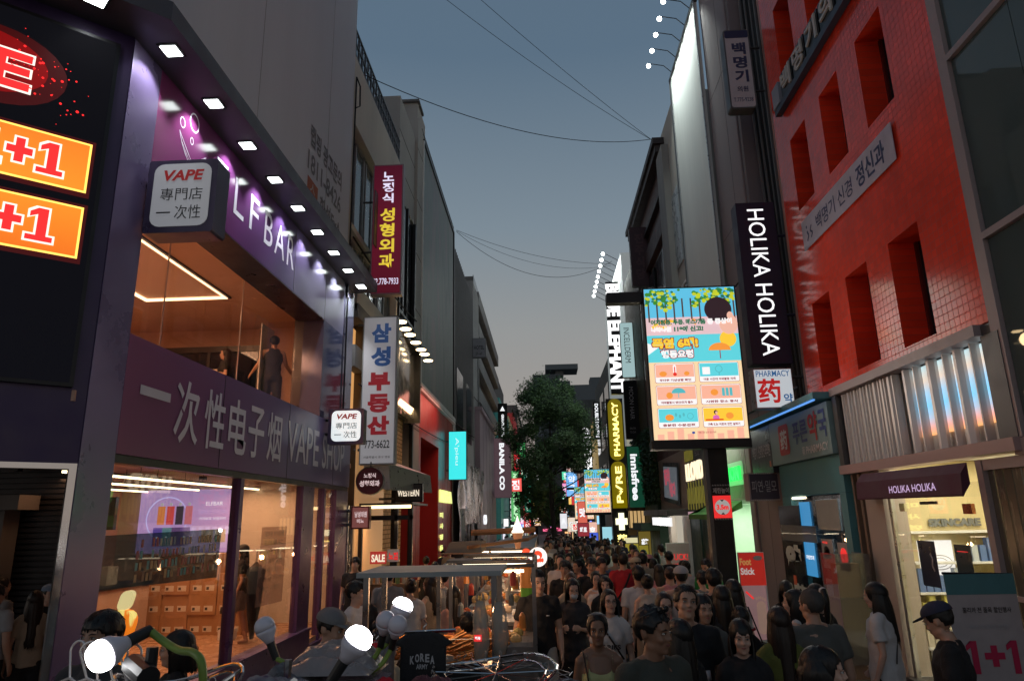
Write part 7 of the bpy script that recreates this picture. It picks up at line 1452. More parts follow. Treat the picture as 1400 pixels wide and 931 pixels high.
def remesh(mb, name, voxel, sm=4, disp=0., dscale=6., seed=0):
    me = bpy.data.meshes.new(name); me.from_pydata([tuple(v) for v in mb.v], [], mb.f); ob = bpy.data.objects.new(name, me); WS.collection.objects.link(ob)
    md = ob.modifiers.new('r', 'REMESH'); md.mode = 'VOXEL'; md.voxel_size = voxel
    if sm: s = ob.modifiers.new('s', 'SMOOTH'); s.iterations = sm; s.factor = .5
    
    with bpy.context.temp_override(scene=WS, view_layer=WS.view_layers[0]):
        dg = bpy.context.evaluated_depsgraph_get(); out = bpy.data.meshes.new_from_object(ob.evaluated_get(dg))
    bpy.data.objects.remove(ob); bpy.data.meshes.remove(me)
    if disp:
        for v in out.vertices:
            p = v.co; d = noise.noise(Vector((p.x * dscale + seed, p.y * dscale, p.z * dscale * 1.3))) + .5 * noise.noise(Vector((p.x * dscale * 2.3, p.y * dscale * 2.3 + seed, p.z * dscale * 2)))
            v.co = p + v.normal * disp * d
    out.polygons.foreach_set('use_smooth', [True] * len(out.polygons)); out.name = name
    return out
def rotpt(p, M3, piv): return M3 @ (Vector(p) - piv) + piv
PIV = Vector((0, .012, 1.475))
def head_prims(m, sex, T):
    """skull, jaw, nose, lips, ears, all turned with the head"""
    def ball(c, r, q=None):
        k = len(m.v); m.ball(c, r, 18, 12, q)
        for i in range(k, len(m.v)): m.v[i] = tuple(T(m.v[i]))
    w = 1.0 if sex == 'm' else .95
    ball((0, .012, 1.615), (.074 * w, .094, .090)); ball((0, -.030, 1.585), (.062 * w, .062, .075)); ball((0, -.040, 1.530), (.049 * w, .050, .056)); ball((0, -.074, 1.498), (.024 * w, .018, .017 if sex == 'm' else .014))
    for s in (-1, 1):
        ball((s * .043 * w, -.012, 1.520), (.015, .032, .024)) if sex == 'm' else None
        ball((s * .034, -.072, 1.562), (.022, .020, .022)); ball((s * .026, -.083, 1.612), (.027, .014, .010)); ball((s * .073 * w, .012, 1.580), (.008, .016, .026)); ball((s * .077 * w, .020, 1.590), (.006, .008, .014))
    ball((0, -.098, 1.580), (.0085, .013, .026)); ball((0, -.108, 1.566), (.0125, .013, .010)); ball((-.011, -.099, 1.563), (.008, .009, .007)); ball((.011, -.099, 1.563), (.008, .009, .007))
    ball((0, -.089, 1.541), (.020, .010, .0065)); ball((0, -.087, 1.530), (.017, .010, .007)); ball((0, -.060, 1.63), (.055 * w, .032, .045))
def arm_pts(side, pose, male):
    sx = (.168 if male else .143) * side; sh = Vector((sx, .0, 1.385 if male else 1.365))
    el, wr = pose if pose else ((.222, .035, 1.105), (.232, -.045, .875)) if male else ((.196, .035, 1.10), (.212, -.045, .88))
    return sh, Vector((el[0] * side, el[1], el[2])), Vector((wr[0] * side, wr[1], wr[2]))
def hand_prims(m, el, wr, side, curl=.5):
    d = (wr - el).normalized(); inward = Vector((-side, 0, 0)); inward = (inward - d * inward.dot(d)); inward = inward.normalized() if inward.length > .1 else d.orthogonal().normalized(); fwd = d.cross(inward).normalized()
    if fwd.y > 0: fwd = -fwd
    pc = wr + d * .09; m.tube([wr, wr + d * .03, wr + d * .065, pc], [(.021, .026), (.018, .034), (.015, .041), (.013, .038)], 10, side=tuple(inward))
    for i, (o, L) in enumerate(((.030, .070), (.010, .080), (-.010, .074), (-.029, .058))):
        b = pc + fwd * o - d * .008; c = b; pts = [b]; ang = 0
        for k in range(3): ang += curl * (.35 + .25 * k); c = c + (d * math.cos(ang) + inward * math.sin(ang)) * L * (.45, .32, .23)[k]; pts.append(c)
        m.tube(pts, [.0088, .0082, .0075, .006], 7)
    tb = wr + d * .025 + fwd * .028; m.tube([tb, tb + d * .028 + fwd * .022 + inward * .010, tb + d * .055 + fwd * .026 + inward * .022], [.012, .010, .008], 7)
_BODY = {}; _PART = {}
def person_meshes(key, sex='m', yaw=0, pitch=0, tilt=0, larm=None, rarm=None, voxel=.012, build=1., stride=.10, top='tee', legs='trousers', seed=0, bend=0.):
    if key in _BODY: return _BODY[key]
    male = sex == 'm'; Mh = (Euler((R(pitch), R(tilt), R(yaw)), 'XYZ')).to_matrix(); T = lambda p: rotpt(p, Mh, PIV)
    B = build; m = MB(); sw = 1.0 if male else .88
    tors = [(.93, .158, .112), (1.02, .142 if male else .125, .100), (1.12, .140 if male else .118, .098), (1.22, .156 if male else .132, .106), (1.30, .168 if male else .142, .108), (1.37, .150 if male else .130, .088), (1.415, .085, .064)]
    if not male: tors[0] = (.93, .165, .118)
    m.tube([(0, .008 if z > 1.3 else 0, z) for z, a, b in tors], [(a * B, b * B) for z, a, b in tors], 20, side=(1, 0, 0))
    nk = T((0, -.006, 1.51)); m.tube([(0, .020, 1.36), (0, .014, 1.43), tuple(nk)], [(.075, .06), (.056 if male else .045, .054 if male else .044), (.052 if male else .042, .052 if male else .043)], 14, side=(1, 0, 0))
    m.tube([(-.14 * sw, .012, 1.385), (-.06, .018, 1.425), (.06, .018, 1.425), (.14 * sw, .012, 1.385)], [.045, .045, .045, .045], 12)
    if not male:
        for s in (-1, 1): m.ball((s * .062, -.082, 1.255), (.052, .040, .050), 14, 9)
    arms = []
    for s, ps in ((-1, rarm), (1, larm)):
        sh, el, wr = arm_pts(s, ps, male); arms.append((s, sh, el, wr)); k = 1.0 if male else .82
        m.ball(sh, .053 * k * B, 14, 9); m.tube([sh, sh.lerp(el, .5), el], [.052 * k * B, .046 * k * B, .037 * k], 12); m.ball(el, .037 * k, 12, 8); m.tube([el, el.lerp(wr, .35), wr], [.038 * k, .037 * k, .024 * k], 12); hand_prims(m, el, wr, s)
    lg = []
    for s in (-1, 1):
        hp = Vector((s * .085, 0, .93)); kn = Vector((s * .095, -stride * s * .5 - .02, .50)); an = Vector((s * .10, -stride * s + .03, .085)); lg.append((hp, kn, an))
        m.tube([hp, hp.lerp(kn, .5), kn], [.088 * B, .070 * B, .053], 14); m.ball(kn, .053, 12, 8); m.tube([kn, kn.lerp(an, .35), an], [.052, .053, .034], 12); m.tube([an + Vector((0, .05, -.035)), an + Vector((0, -.03, -.045)), an + Vector((0, -.13, -.06))], [.036, .040, .028], 10)
    head_prims(m, sex, T)
    hk = (sex, yaw, pitch, tilt, str(larm), str(rarm), voxel, B)
    if hk in _PART: me = _PART[hk]
    else: me = _PART[hk] = remesh(m, 'body', voxel, 5 if voxel < .01 else 3)
    # eye sockets pressed into the face
    for s in (-1, 1) if ('pressed', hk) not in _PART else ():
        c = T((s * .031, -.098, 1.594)); nrm = Mh @ Vector((s * .15, -1, 0)).normalized()
        for v in me.vertices:
            d = (v.co - c).length
            if d < .024: v.co -= nrm * .0095 * (1 - (d / .024) ** 2)
    _PART['pressed', hk] = 1; cv = max(voxel * 1.15, .014); out = {'body': me}; bk = (sex, str(larm), str(rarm), B, max(voxel, .012)); lk = (sex, legs, voxel >= .02)
    # upper garment
    m = MB(); e = .013
    if top in ('tee', 'long', 'polo', 'loose'):
        lo = .86 if top != 'loose' else .80; g = .022 if top == 'loose' else .0
        tt = [(lo, .172 * B + g + (.0 if male else -.01), .128 * B + g), (.95, .168 * B + g, .124 * B + g)] + [(z, a * B + e + (.012 if z < 1.2 else 0) + g * .6, b * B + e + (.01 if z < 1.2 else 0) + g * .6) for z, a, b in tors[1:6]] + [(1.405, .098, .074)]
        m.tube([(0, .008 if z > 1.3 else 0, z) for z, a, b in tt], [(a, b) for z, a, b in tt], 22, side=(1, 0, 0)); m.tube([(-.145 * sw, .012, 1.385), (-.07, .016, 1.410), (.07, .016, 1.410), (.145 * sw, .012, 1.385)], [.056, .056, .056, .056], 12); m.tube([(0, -.018, 1.33), (0, -.004, 1.405), (0, .002, 1.432)], [(.10, .085), (.088, .078), (.074, .066)], 16, side=(1, 0, 0))
        if not male:
            for s in (-1, 1): m.ball((s * .062, -.084, 1.25), (.060, .048, .058), 14, 9)
        for s, sh, el, wr in arms:
            k = 1.0 if male else .88; L = .62 if top != 'long' else 1.0; hem = sh.lerp(el, L)
            m.ball(sh, (.064 + g * .4) * k * B, 14, 9); m.tube([sh, sh.lerp(hem, .5), hem], [(.064 + g * .4) * k * B, (.062 + g * .5) * k * B, (.060 + g * .7) * k * B], 14)
            if top == 'long': m.tube([el, wr], [.052 * k, .036 * k], 12); m.ball(el, .052 * k)
        if top == 'polo': nk2 = Vector((0, .014, 1.43)); m.tube([(0, .018, 1.40), (0, .012, 1.455)], [(.078, .070), (.070, .064)], 16, side=(1, 0, 0))
    elif top == 'camisole':
        tt = [(.88, .168, .125), (1.02, .140, .112), (1.12, .132, .110), (1.22, .146, .120), (1.30, .140, .112)]
        m.tube([(0, -.003, z) for z, a, b in tt], [(a, b) for z, a, b in tt], 22, side=(1, 0, 0))
        for s in (-1, 1): m.ball((s * .062, -.086, 1.252), (.060, .046, .056), 14, 9)
        for s in (-1, 1): m.tube([(s * .080, -.118, 1.29), (s * .098, -.082, 1.365), (s * .105, -.02, 1.432), (s * .100, .06, 1.40), (s * .08, .11, 1.30)], .0075, 8)
    elif top == 'sleeveless':
        tt = [(.86, .170, .128)] + [(z, a * B + e, b * B + e) for z, a, b in tors[1:6]] + [(1.405, .095, .072)]
        m.tube([(0, .008 if z > 1.3 else 0, z) for z, a, b in tt], [(a, b) for z, a, b in tt], 22, side=(1, 0, 0)); m.tube([(-.115, .012, 1.395), (-.06, .018, 1.420), (.06, .018, 1.420), (.115, .012, 1.395)], [.048, .052, .052, .048], 12)
    tk = ('top', top) + bk
    if tk not in _PART: _PART[tk] = remesh(m, 'shirt', cv, 3, .010, 9., seed)
    out['top'] = _PART[tk]
    m = MB()
    if legs == 'skirt': m.tube([(0, 0, .98), (0, 0, .85), (0, 0, .62), (0, 0, .40)], [(.150, .118), (.185, .145), (.23, .18), (.27, .22)], 22, side=(1, 0, 0))
    else:
        wd = .030 if legs == 'wide' else .014; m.tube([(0, 0, .955), (0, 0, .88), (0, 0, .82)], [(.145 * B, .104 * B), (.165 * B, .118 * B), (.160 * B, .115 * B)], 18, side=(1, 0, 0))
        for hp, kn, an in lg:
            cut = an if legs != 'shorts' else kn + Vector((0, 0, .06)); m.tube([hp, hp.lerp(kn, .5), kn] if legs != 'shorts' else [hp, hp.lerp(cut, .6), cut], [.098 * B, .080 + wd, .064 + wd], 14)
            if legs != 'shorts': m.ball(kn, .064 + wd, 12, 8); m.tube([kn, an + Vector((0, 0, .01))], [.064 + wd, .054 + wd], 14)
    if lk not in _PART: _PART[lk] = remesh(m, 'trousers', max(cv, .018), 3, .007, 8., seed + 3)
    out['legs'] = _PART[lk]
    out['Mh'] = Mh; _BODY[key] = out
    return out
_HAIR = {}
def hair_mesh(style, Mh, seed=0, key=None):
    kk = (style, key, seed)
    if kk in _HAIR: return _HAIR[kk]
    T = lambda p: rotpt(p, Mh, PIV); m = MB(); m.smooth = True; nu, nv = 56, 34; cx, cy, cz = 0, .014, 1.620
    short = style in ('short', 'crop', 'tousled', 'mushroom'); rx, ry, rz = (.083, .108, .103) if short else (.084, .108, .102)
    if style == 'crop': rx, ry, rz = .079, .100, .094
    if style == 'mushroom': rx, ry, rz = .092, .112, .104
    line_f = {'short': 1.655, 'crop': 1.662, 'tousled': 1.650, 'mushroom': 1.630, 'bangs': 1.618, 'bob': 1.640, 'parted': 1.668, 'ponytail': 1.672, 'bun': 1.668}.get(style, 1.660)
    for j in range(nv + 1):
        t = math.pi * (.0 + .80 * j / nv)
        for i in range(nu):
            a = 2 * math.pi * i / nu; dx, dy, dz = math.sin(t) * math.cos(a), math.sin(t) * math.sin(a), math.cos(t); p = Vector((cx + rx * dx, cy + ry * dy, cz + rz * dz))
            nz = noise.noise(Vector((dx * 3 + seed, dy * 3, dz * 3))); st = noise.noise(Vector((a * 7, dz * 1.2, seed + 3.3)))
            g = 1 + (.045 * nz + .035 * st + .02 * noise.noise(Vector((dx * 11, dy * 11, dz * 9 + seed))) if short else .020 * st + .012 * noise.noise(Vector((a * 16, dz, seed))))
            if style == 'tousled': g += .16 * max(0, noise.noise(Vector((dx * 5, dy * 5, dz * 4 + seed)))) * (1 if dz > 0 else .3)
            # hairline : front face opening, around the ears, nape
            front = max(0., -dy); side = abs(dx)
            low = line_f if dy < -.62 else (1.588 if dy < -.12 else 1.606 if dy < .28 else 1.528) if short else 1.50
            if -.80 <= dy < -.55: low = line_f + (dy + .80) / .25 * ((1.588 if short else 1.56) - line_f)
            low += .012 * noise.noise(Vector((a * 9, seed, 0))) + .008 * noise.noise(Vector((a * 23, seed, 5)))
            if p.z < low: g *= .80 if dy < .1 else .86
            q = Vector((cx + rx * dx * g, cy + ry * dy * g, cz + rz * dz * g))
            m.v.append(tuple(T(q)))
    for j in range(nv):
        for i in range(nu): m.f.append((j * nu + i, (j + 1) * nu + i, (j + 1) * nu + (i + 1) % nu, j * nu + (i + 1) % nu)); m.mi.append(0)
    rs = random.Random(seed * 7 + len(style))
    def strand(p, d, w, L):
        side = d.cross(Vector((rs.uniform(-1, 1), rs.uniform(-1, 1), .2))).normalized() * w; k = len(m.v)
        m.v += [tuple(p - side), tuple(p + side), tuple(p + d * L * .6 + side * .6), tuple(p + d * L)]; m.f.append((k, k + 1, k + 2, k + 3)); m.mi.append(0)
    if style not in ('crop',):
        for _ in range(420 if short else 260):
            t = math.acos(rs.uniform(-.25, 1)); a = rs.uniform(0, 6.283); dx, dy, dz = math.sin(t) * math.cos(a), math.sin(t) * math.sin(a), math.cos(t)
            p = Vector((rx * dx * .98, cy + ry * dy * .98, cz + rz * dz * .98)); lowp = line_f if dy < -.5 else 1.60
            if p.z < lowp + .006: continue
            nrm = Vector((dx / rx, dy / ry, dz / rz)).normalized(); dn = Vector((nrm.x * .6 + rs.gauss(0, .25), nrm.y * .6 + rs.gauss(0, .25), -.9)) ; dn = (dn - nrm * dn.dot(nrm) * .86).normalized()
            if short and dz > .5: dn = (dn + nrm * rs.uniform(.1, .6) + Vector((0, -.5, 0))).normalized()
            q0 = T(p); strand(Vector(q0), (Mh @ dn), .0022, rs.uniform(.016, .036))
    def curtain(zb, wid=1., dep=1., flare=0.):
        """hair falling behind and beside the face, open at the front"""
        n = 34; rows = 12; k0 = len(m.v)
        for r_ in range(rows + 1):
            u = r_ / rows; z = 1.655 + (zb - 1.655) * u
            for i in range(n + 1):
                e0 = -4 - 26 * min(1, u * 2.2); a = R(e0 + (180 - 2 * e0) * i / n); st = noise.noise(Vector((i * .9, u * 1.1, seed + 7))); fr = noise.noise(Vector((i * 2.7, u * .7, seed)))
                bell = .076 + .010 * min(1, u * 4) + .010 * math.sin(min(1, u * 1.5) * 3.14) + flare * u; ra = bell * wid * (1 + .06 * st + .03 * fr) * (1 - .18 * max(0, u - .7) / .3); rb = (.088 + .018 * min(1, u * 3) + .006 * u) * dep * (1 + .06 * st)
                p = Vector((ra * math.cos(a), .014 + rb * math.sin(a) + .014 * u, z + (.045 * st + .03 * fr) * u))
                f = max(0., 1 - u * 1.5); hp = T(p); m.v.append(tuple(hp * f + (p + (hp - p) * .45) * (1 - f)))
        for r_ in range(rows):
            for i in range(n): q = k0 + r_ * (n + 1) + i; m.f.append((q, q + 1, q + n + 2, q + n + 1)); m.mi.append(0)
        # inner layer
        k1 = len(m.v)
        for r_ in range(rows + 1):
            for i in range(n + 1):
                v = Vector(m.v[k0 + r_ * (n + 1) + i]); c = Vector((0, .03, v.z)); m.v.append(tuple(c + (v - c) * .82))
        for r_ in range(rows):
            for i in range(n): q = k1 + r_ * (n + 1) + i; m.f.append((q, q + n + 1, q + n + 2, q + 1)); m.mi.append(0)
        for i in range(n): q = k0 + rows * (n + 1) + i; w_ = k1 + rows * (n + 1) + i; m.f.append((q, q + 1, w_ + 1, w_)); m.mi.append(0)
        for i in (0, n):
            for r_ in range(rows): q = k0 + r_ * (n + 1) + i; w_ = k1 + r_ * (n + 1) + i; m.f.append((q, w_, w_ + n + 1, q + n + 1)); m.mi.append(0)
    ends = {'long': 1.22, 'parted': 1.18, 'bangs': 1.22, 'verylong': 1.10, 'shoulder': 1.38, 'bob': 1.48}
    if style in ends:
        for _ in range(150):
            a = R(rs.uniform(-25, 205)); z = ends[style] + rs.uniform(-.01, .12); strand(Vector((.088 * math.cos(a), .028 + .112 * math.sin(a), z)), Vector((rs.gauss(0, .12), rs.gauss(0, .12), -1)).normalized(), .003, rs.uniform(.05, .11))
    if style in ('long', 'parted', 'bangs'): curtain(1.20 if style != 'parted' else 1.16)
    if style == 'verylong': curtain(1.08, 1.05)
    if style == 'shoulder': curtain(1.36, 1.04, 1.0, .01)
    if style == 'bob': curtain(1.46, 1.10, 1.05, .012)
    if style in ('ponytail', 'highpony'):
        z0 = 1.66 if style == 'ponytail' else 1.70; pts = [(0, .10, z0), (0, .155, z0 + .005), (0, .175, z0 - .10), (.01, .15, z0 - .25), (.015, .12, z0 - .38)]; m.tube([tuple(T(p)) for p in pts[:3]] + pts[3:], [.026, .034, .036, .028, .008], 12)
    if style == 'bun': m.ball(tuple(T((0, .115, 1.665))), (.045, .04, .042), 12, 8); m.ball(tuple(T((.02, .10, 1.70))), (.03, .03, .022), 10, 6)
    me = bpy.data.meshes.new('hair'); me.from_pydata(m.v, [], m.f); me.polygons.foreach_set('use_smooth', [True] * len(m.f)); me.update(); _HAIR[kk] = me
    return me
_FACE = {}
def face_parts(Mh, key, sex):
    if key in _FACE: return _FACE[key]
    T = lambda p: rotpt(p, Mh, PIV); out = []
    def mk(name, mb, mat):
        me = bpy.data.meshes.new(name); mb.v = [tuple(T(v)) for v in mb.v]; me.from_pydata(mb.v, [], mb.f); me.polygons.foreach_set('use_smooth', [True] * len(mb.f)); me.update(); out.append((name, me, mat))
    for s in (-1, 1):
        mb = MB(); mb.ball((s * .031, -.0865, 1.5945), (.0125, .009, .0062), 14, 8); mk('eye', mb, m_eyew)
        mb = MB(); mb.ball((s * .031, -.0930, 1.5945), (.0052, .004, .0055), 10, 7); mk('iris', mb, m_iris)
        mb = MB(); mb.tube([(s * .017, -.0955, 1.5965), (s * .030, -.0985, 1.6015), (s * .045, -.0895, 1.5975)], [.0013, .0017, .0012], 6); mk('eyelid_line', mb, m_brow)
        mb = MB(); mb.tube([(s * .014, -.0985, 1.6115), (s * .032, -.1000, 1.6175), (s * .050, -.0880, 1.6125)], [.0022, .0034 if sex == 'm' else .0024, .0012], 6); mk('eyebrow', mb, m_brow)
    mb = MB(); mb.tube([(-.019, -.0905, 1.5365), (-.007, -.0985, 1.5395), (0, -.0992, 1.5380), (.007, -.0985, 1.5395), (.019, -.0905, 1.5365)], [.0012, .0034, .0030, .0034, .0012], 7); mb.tube([(-.016, -.0900, 1.5345), (0, -.0985, 1.5315), (.016, -.0900, 1.5345)], [.0014, .0048, .0014], 7); mk('lips', mb, m_lip)
    _FACE[key] = out
    return out
def add_mesh(me, name, mat, parent):
    if not me.materials: me.materials.append(mat)
    o = bpy.data.objects.new(name, me); COL.objects.link(o); o.parent = parent
    if me.materials[0] != mat: o.material_slots[0].link = 'OBJECT'; o.material_slots[0].material = mat
    return o
def y_for(px, py, h):
    """street distance at which a head top of height h is seen at this height of view"""
    y = 6.
    for _ in range(40):
        z = gz(y) + h; d = None
        r = dX * (px - 700) + Vector((0, 0, 0))
        v = Vector(((px - 700), -(py - 465.5), -939.3)); w = Vector((dX.dot(v), dY.dot(v), dZ.dot(v))); t = (z - 2.2) / w.z; y = .5 * y + .5 * max(.5, min(w.y * t, 200))
    return w.x * t, w.y * t
def person(label, px, py, h=1.65, face=0, sex='m', hair='short', hcol='black', skin='fair', top='tee', tcol='black', legs='trousers', lcol='black', yaw=0, pitch=0, tilt=0, larm=None, rarm=None, detail=1, group='people walking in the street', build=1., at=None, seed=0, variant=None):
    """face: which way the body looks, degrees; 0 towards the camera, 180 away from it, positive turns to the left of the picture"""
    if at: x, y = at[:2]
    else: x, y = y_for(px, py, h)
    z = at[2] if at and len(at) > 2 else gz(y)
    s = h / 1.712
    vox = {0: .022, 1: .012, 2: .0078}[detail]
    if variant or detail < 2: seed = 0
    key = variant or (sex, yaw, pitch, tilt, str(larm), str(rarm), detail, build, top, legs)
    P = person_meshes(key, sex, yaw, pitch, tilt, larm, rarm, vox, build, .12, top, legs, seed)
    Mh = P['Mh']
    b = add_mesh(P['body'], 'person', SK[skin], None); b.location = (x, y, z); b.rotation_euler = (0, 0, R(-face)); b.scale = (s, s, s); tag(b, label, 'person', group)
    add_mesh(P['top'], 'shirt', cloth(tcol), b); add_mesh(P['legs'], 'trousers' if legs != 'skirt' else 'skirt', cloth(lcol), b)
    if hair: add_mesh(hair_mesh(hair, Mh, seed, (yaw, pitch, tilt)), 'hair', HR[hcol], b)
    if detail >= 1:
        for n, me, mt in face_parts(Mh, (yaw, pitch, tilt, sex), sex): add_mesh(me, n, mt if not (n == 'lips' and skin == 'brown') else m_lipd, b)
    b['_mh'] = 1; del b['_mh']
    return b, Mh
def extra(name, mb, mat, par, Mh=None):
    """a worn piece in the person's own upright coordinates, turned with the head when Mh is given"""
    vs = [tuple(rotpt(v, Mh, PIV)) if Mh else v for v in mb.v]; me = bpy.data.meshes.new(name); me.from_pydata(vs, [], mb.f); me.polygons.foreach_set('use_smooth', [True] * len(mb.f)); me.update(); return add_mesh(me, name, mat, par)
def strap(par, side, w=.016, mat=None, thick=.135, back=False):
    m = MB(); s = side; yy = .13
    m.tube([(s * .12, .0, 1.445), (s * .095, -.085, 1.40), (s * .02, -.135, 1.26), (-s * .10, -.145, 1.06), (-s * .185, -.03, .92), (-s * .13, .11, 1.02), (0, .137, 1.22), (s * .08, .105, 1.38), (s * .12, .0, 1.445)], [(w, .004)] * 9, 8); return extra('bag_strap', m, mat or cloth('black'), par)
def shoulder_bag(par, side, mat, w=.15, h=.2, z=.86, label=None):
    m = MB(); c = Vector((side * .245, .05, z)); m.bev(c.x - .05, c.x + .05, c.y - w / 2, c.y + w / 2, z - h / 2, z + h / 2, .02, 'z'); m.tube([(c.x, c.y - w * .3, z + h / 2), (side * .16, -.03, 1.43), (side * .16, .04, 1.43), (c.x, c.y + w * .3, z + h / 2)], .008, 6); return extra('shoulder_bag', m, mat, par)
def glasses(par, Mh, mat=None):
    m = MB()
    for s in (-1, 1):
        pts = [(s * .031 + .021 * math.cos(R(a)), -.106 + .004 * abs(math.cos(R(a))), 1.592 + .018 * math.sin(R(a))) for a in range(0, 361, 30)]; m.tube(pts, .0014, 5, caps=False); m.tube([(s * .052, -.100, 1.596), (s * .078, .0, 1.598)], .0013, 5)
    m.tube([(-.010, -.108, 1.596), (.010, -.108, 1.596)], .0013, 5); return extra('glasses', m, mat or m_steel_dk, par, Mh)
def cap(par, Mh, mat, fwd=True):
    m = MB(); m.smooth = True; nu, nv = 24, 8
    for j in range(nv + 1):
        t = math.pi * .5 * j / nv * 1.06
        for i in range(nu): a = 2 * math.pi * i / nu; m.v.append((.092 * math.sin(t) * math.cos(a), .012 + .114 * math.sin(t) * math.sin(a), 1.645 + .080 * math.cos(t)))
    for j in range(nv):
        for i in range(nu): m.f.append((j * nu + i, (j + 1) * nu + i, (j + 1) * nu + (i + 1) % nu, j * nu + (i + 1) % nu)); m.mi.append(0)
    o = extra('cap', m, mat, par, Mh); m = MB(); pts = [(.078 * math.cos(R(a)), -.075 + .105 * math.sin(R(a)) * 1.0, 1.640 - .012 * abs(math.sin(R(a)))) for a in range(180, 361, 15)]
    m.prism([(x, y, z) for x, y, z in pts], [(x, y, z + .006) for x, y, z in pts]); m2 = extra('cap_peak', m, mat, par, Mh); return o
# foreground and middle people, one by one: (head centre and head top as seen, standing height)
phone_arm = ((.20, .02, 1.12), (.10, -.22, 1.18)); bag_arm = ((.24, .03, 1.10), (.26, -.02, .86))
G = 'people walking in the street'
p, Mh = person('man in a black T-shirt and loose off-white trousers walking beside the stalls', 735, 779, 1.76, -4, 'm', 'short', 'black', 'fair', 'tee', 'black', 'wide', 'offwhite', yaw=10, pitch=6, detail=2, rarm=((.245, .04, 1.10), (.26, -.06, .87)), seed=1)
m = MB(); m.tube([(.075, -.122, 1.26), (.105, -.118, 1.262)], [.006, .004], 5); extra('chest_logo', m, m_whitepl, p)
bg = thing('paper_bag', 'crumpled white paper bag held by the man in the black T-shirt', 'bag', tuple(p.location + Vector((-.27, -.06, .70)))); m = MB(); c = p.location + Vector((-.28, -.12, .62)); m.tube([c + Vector((.0, .0, .20)), c + Vector((0, 0, .13)), c, c + Vector((.03, 0, -.10))], [(.015, .012), (.05, .03), (.075, .045), (.06, .04)], 12, side=(1, 0, 0)); m.build('bag_paper', M('paper_white', (.42, .38, .33), .8, bump=.8, bscale=30), bg, True)
p, Mh = person('long haired woman in dark clothes wearing a white face mask', 782, 791, 1.64, 8, 'f', 'verylong', 'black', 'fair', 'loose', 'charcoal', 'skirt', 'black', yaw=16, pitch=8, detail=2, rarm=phone_arm, larm=phone_arm, seed=2)
m = MB(); m.ball((0, -.078, 1.537), (.047, .034, .036), 16, 10); extra('face_mask', m, M('mask_white', (.50, .50, .52), .8), p, Mh)
p, Mh = person('young woman in a pale yellow strappy top with a black shoulder strap', 816, 838, 1.60, 0, 'f', 'ponytail', 'black', 'brown', 'camisole', 'yellow', 'trousers', 'denim', yaw=-4, pitch=0, detail=2, seed=3)
m = MB(); m.tube([(-.125, .03, 1.435), (-.115, -.07, 1.395), (-.095, -.135, 1.25), (-.06, -.15, 1.05), (.02, -.14, .90)], [(.015, .004)] * 5, 8); extra('bag_strap', m, cloth('black'), p)
for s in (-1, 1):
    m = MB(); m.ball((s * .079, -.012, 1.548), (.004, .004, .009), 8, 6); extra('earring', m, m_alu, p, Mh)
m = MB(); m.tube([(-.07, -.04, 1.700), (-.03, -.062, 1.716), (.03, -.062, 1.716), (.07, -.04, 1.700)], .005, 6); extra('headband', m, M('grey_band', (.2, .2, .22), .4), p, Mh)
p, Mh = person('woman with glasses and very long black hair in a white printed T-shirt', 832, 806, 1.62, 6, 'f', 'verylong', 'black', 'fair', 'tee', 'white', 'trousers', 'denim', yaw=14, pitch=-6, detail=2, seed=4)
glasses(p, Mh); m = MB(); m.tube([(-.12, -.02, 1.44), (-.07, -.115, 1.36), (.02, -.152, 1.24), (.12, -.135, 1.08)], [(.014, .004)] * 4, 8); extra('bag_strap', m, cloth('black'), p)
me_t = text_mesh_data('ARIES', .04); m = MB(); w_ = me_t[3] - me_t[2]; m.add([(((v.x - me_t[2]) / w_ - .5) * .19, -.157, 1.175 + v.y * .055) for v in me_t[0]], me_t[1]); extra('shirt_lettering', m, m_blackprint, p)
p, Mh = person('man in a dark olive shirt looking right with sunglasses on his head', 888, 830, 1.76, -28, 'm', 'tousled', 'black', 'brown', 'tee', 'olive', 'trousers', 'black', yaw=22, pitch=4, detail=2, seed=5, build=1.04)
m = MB()
for s in (-1, 1): m.ball((s * .030, -.066, 1.712), (.026, .008, .018), 12, 8)
m.tube([(-.06, -.055, 1.71), (-.086, .0, 1.68), (-.088, .05, 1.65)], .003, 6); m.tube([(.06, -.055, 1.71), (.086, .0, 1.68), (.088, .05, 1.65)], .003, 6); extra('sunglasses', m, M('sunglass_lens', (.01, .01, .012), .05), p, Mh)
person('long dark haired person turned away just behind the man in the olive shirt', 926, 846, 1.60, 150, 'f', 'verylong', 'black', 'tan', 'tee', 'black', 'trousers', 'black', detail=1, seed=6)
p, Mh = person('young man in a black T-shirt gazing upward just right of centre', 934, 800, 1.78, 4, 'm', 'short', 'black', 'tan', 'tee', 'black', 'trousers', 'charcoal', yaw=8, pitch=-10, tilt=6, detail=2, seed=7)
m = MB(); m.tube([(.10, -.118, 1.18), (.11, -.125, 1.12)], [.022, .018], 7); extra('chest_print', m, m_greyprint, p)
p, Mh = person('woman with round glasses and tied dark hair peering between two men', 907, 810, 1.62, 5, 'f', 'bun', 'dark', 'fair', 'tee', 'black', 'trousers', 'black', yaw=8, detail=2, seed=8); glasses(p, Mh)
p, Mh = person('person with chin length hair in a loose grey shirt behind the upward gazing man', 959, 812, 1.66, -5, 'f', 'bob', 'black', 'tan', 'loose', 'greyolive', 'trousers', 'charcoal', yaw=6, detail=1, larm=phone_arm, seed=9)
p, Mh = person('dark haired woman seen from behind carrying a cream tote bag', 985, 800, 1.66, 172, 'f', 'long', 'black', 'fair', 'tee', 'black', 'trousers', 'black', detail=1, seed=10)
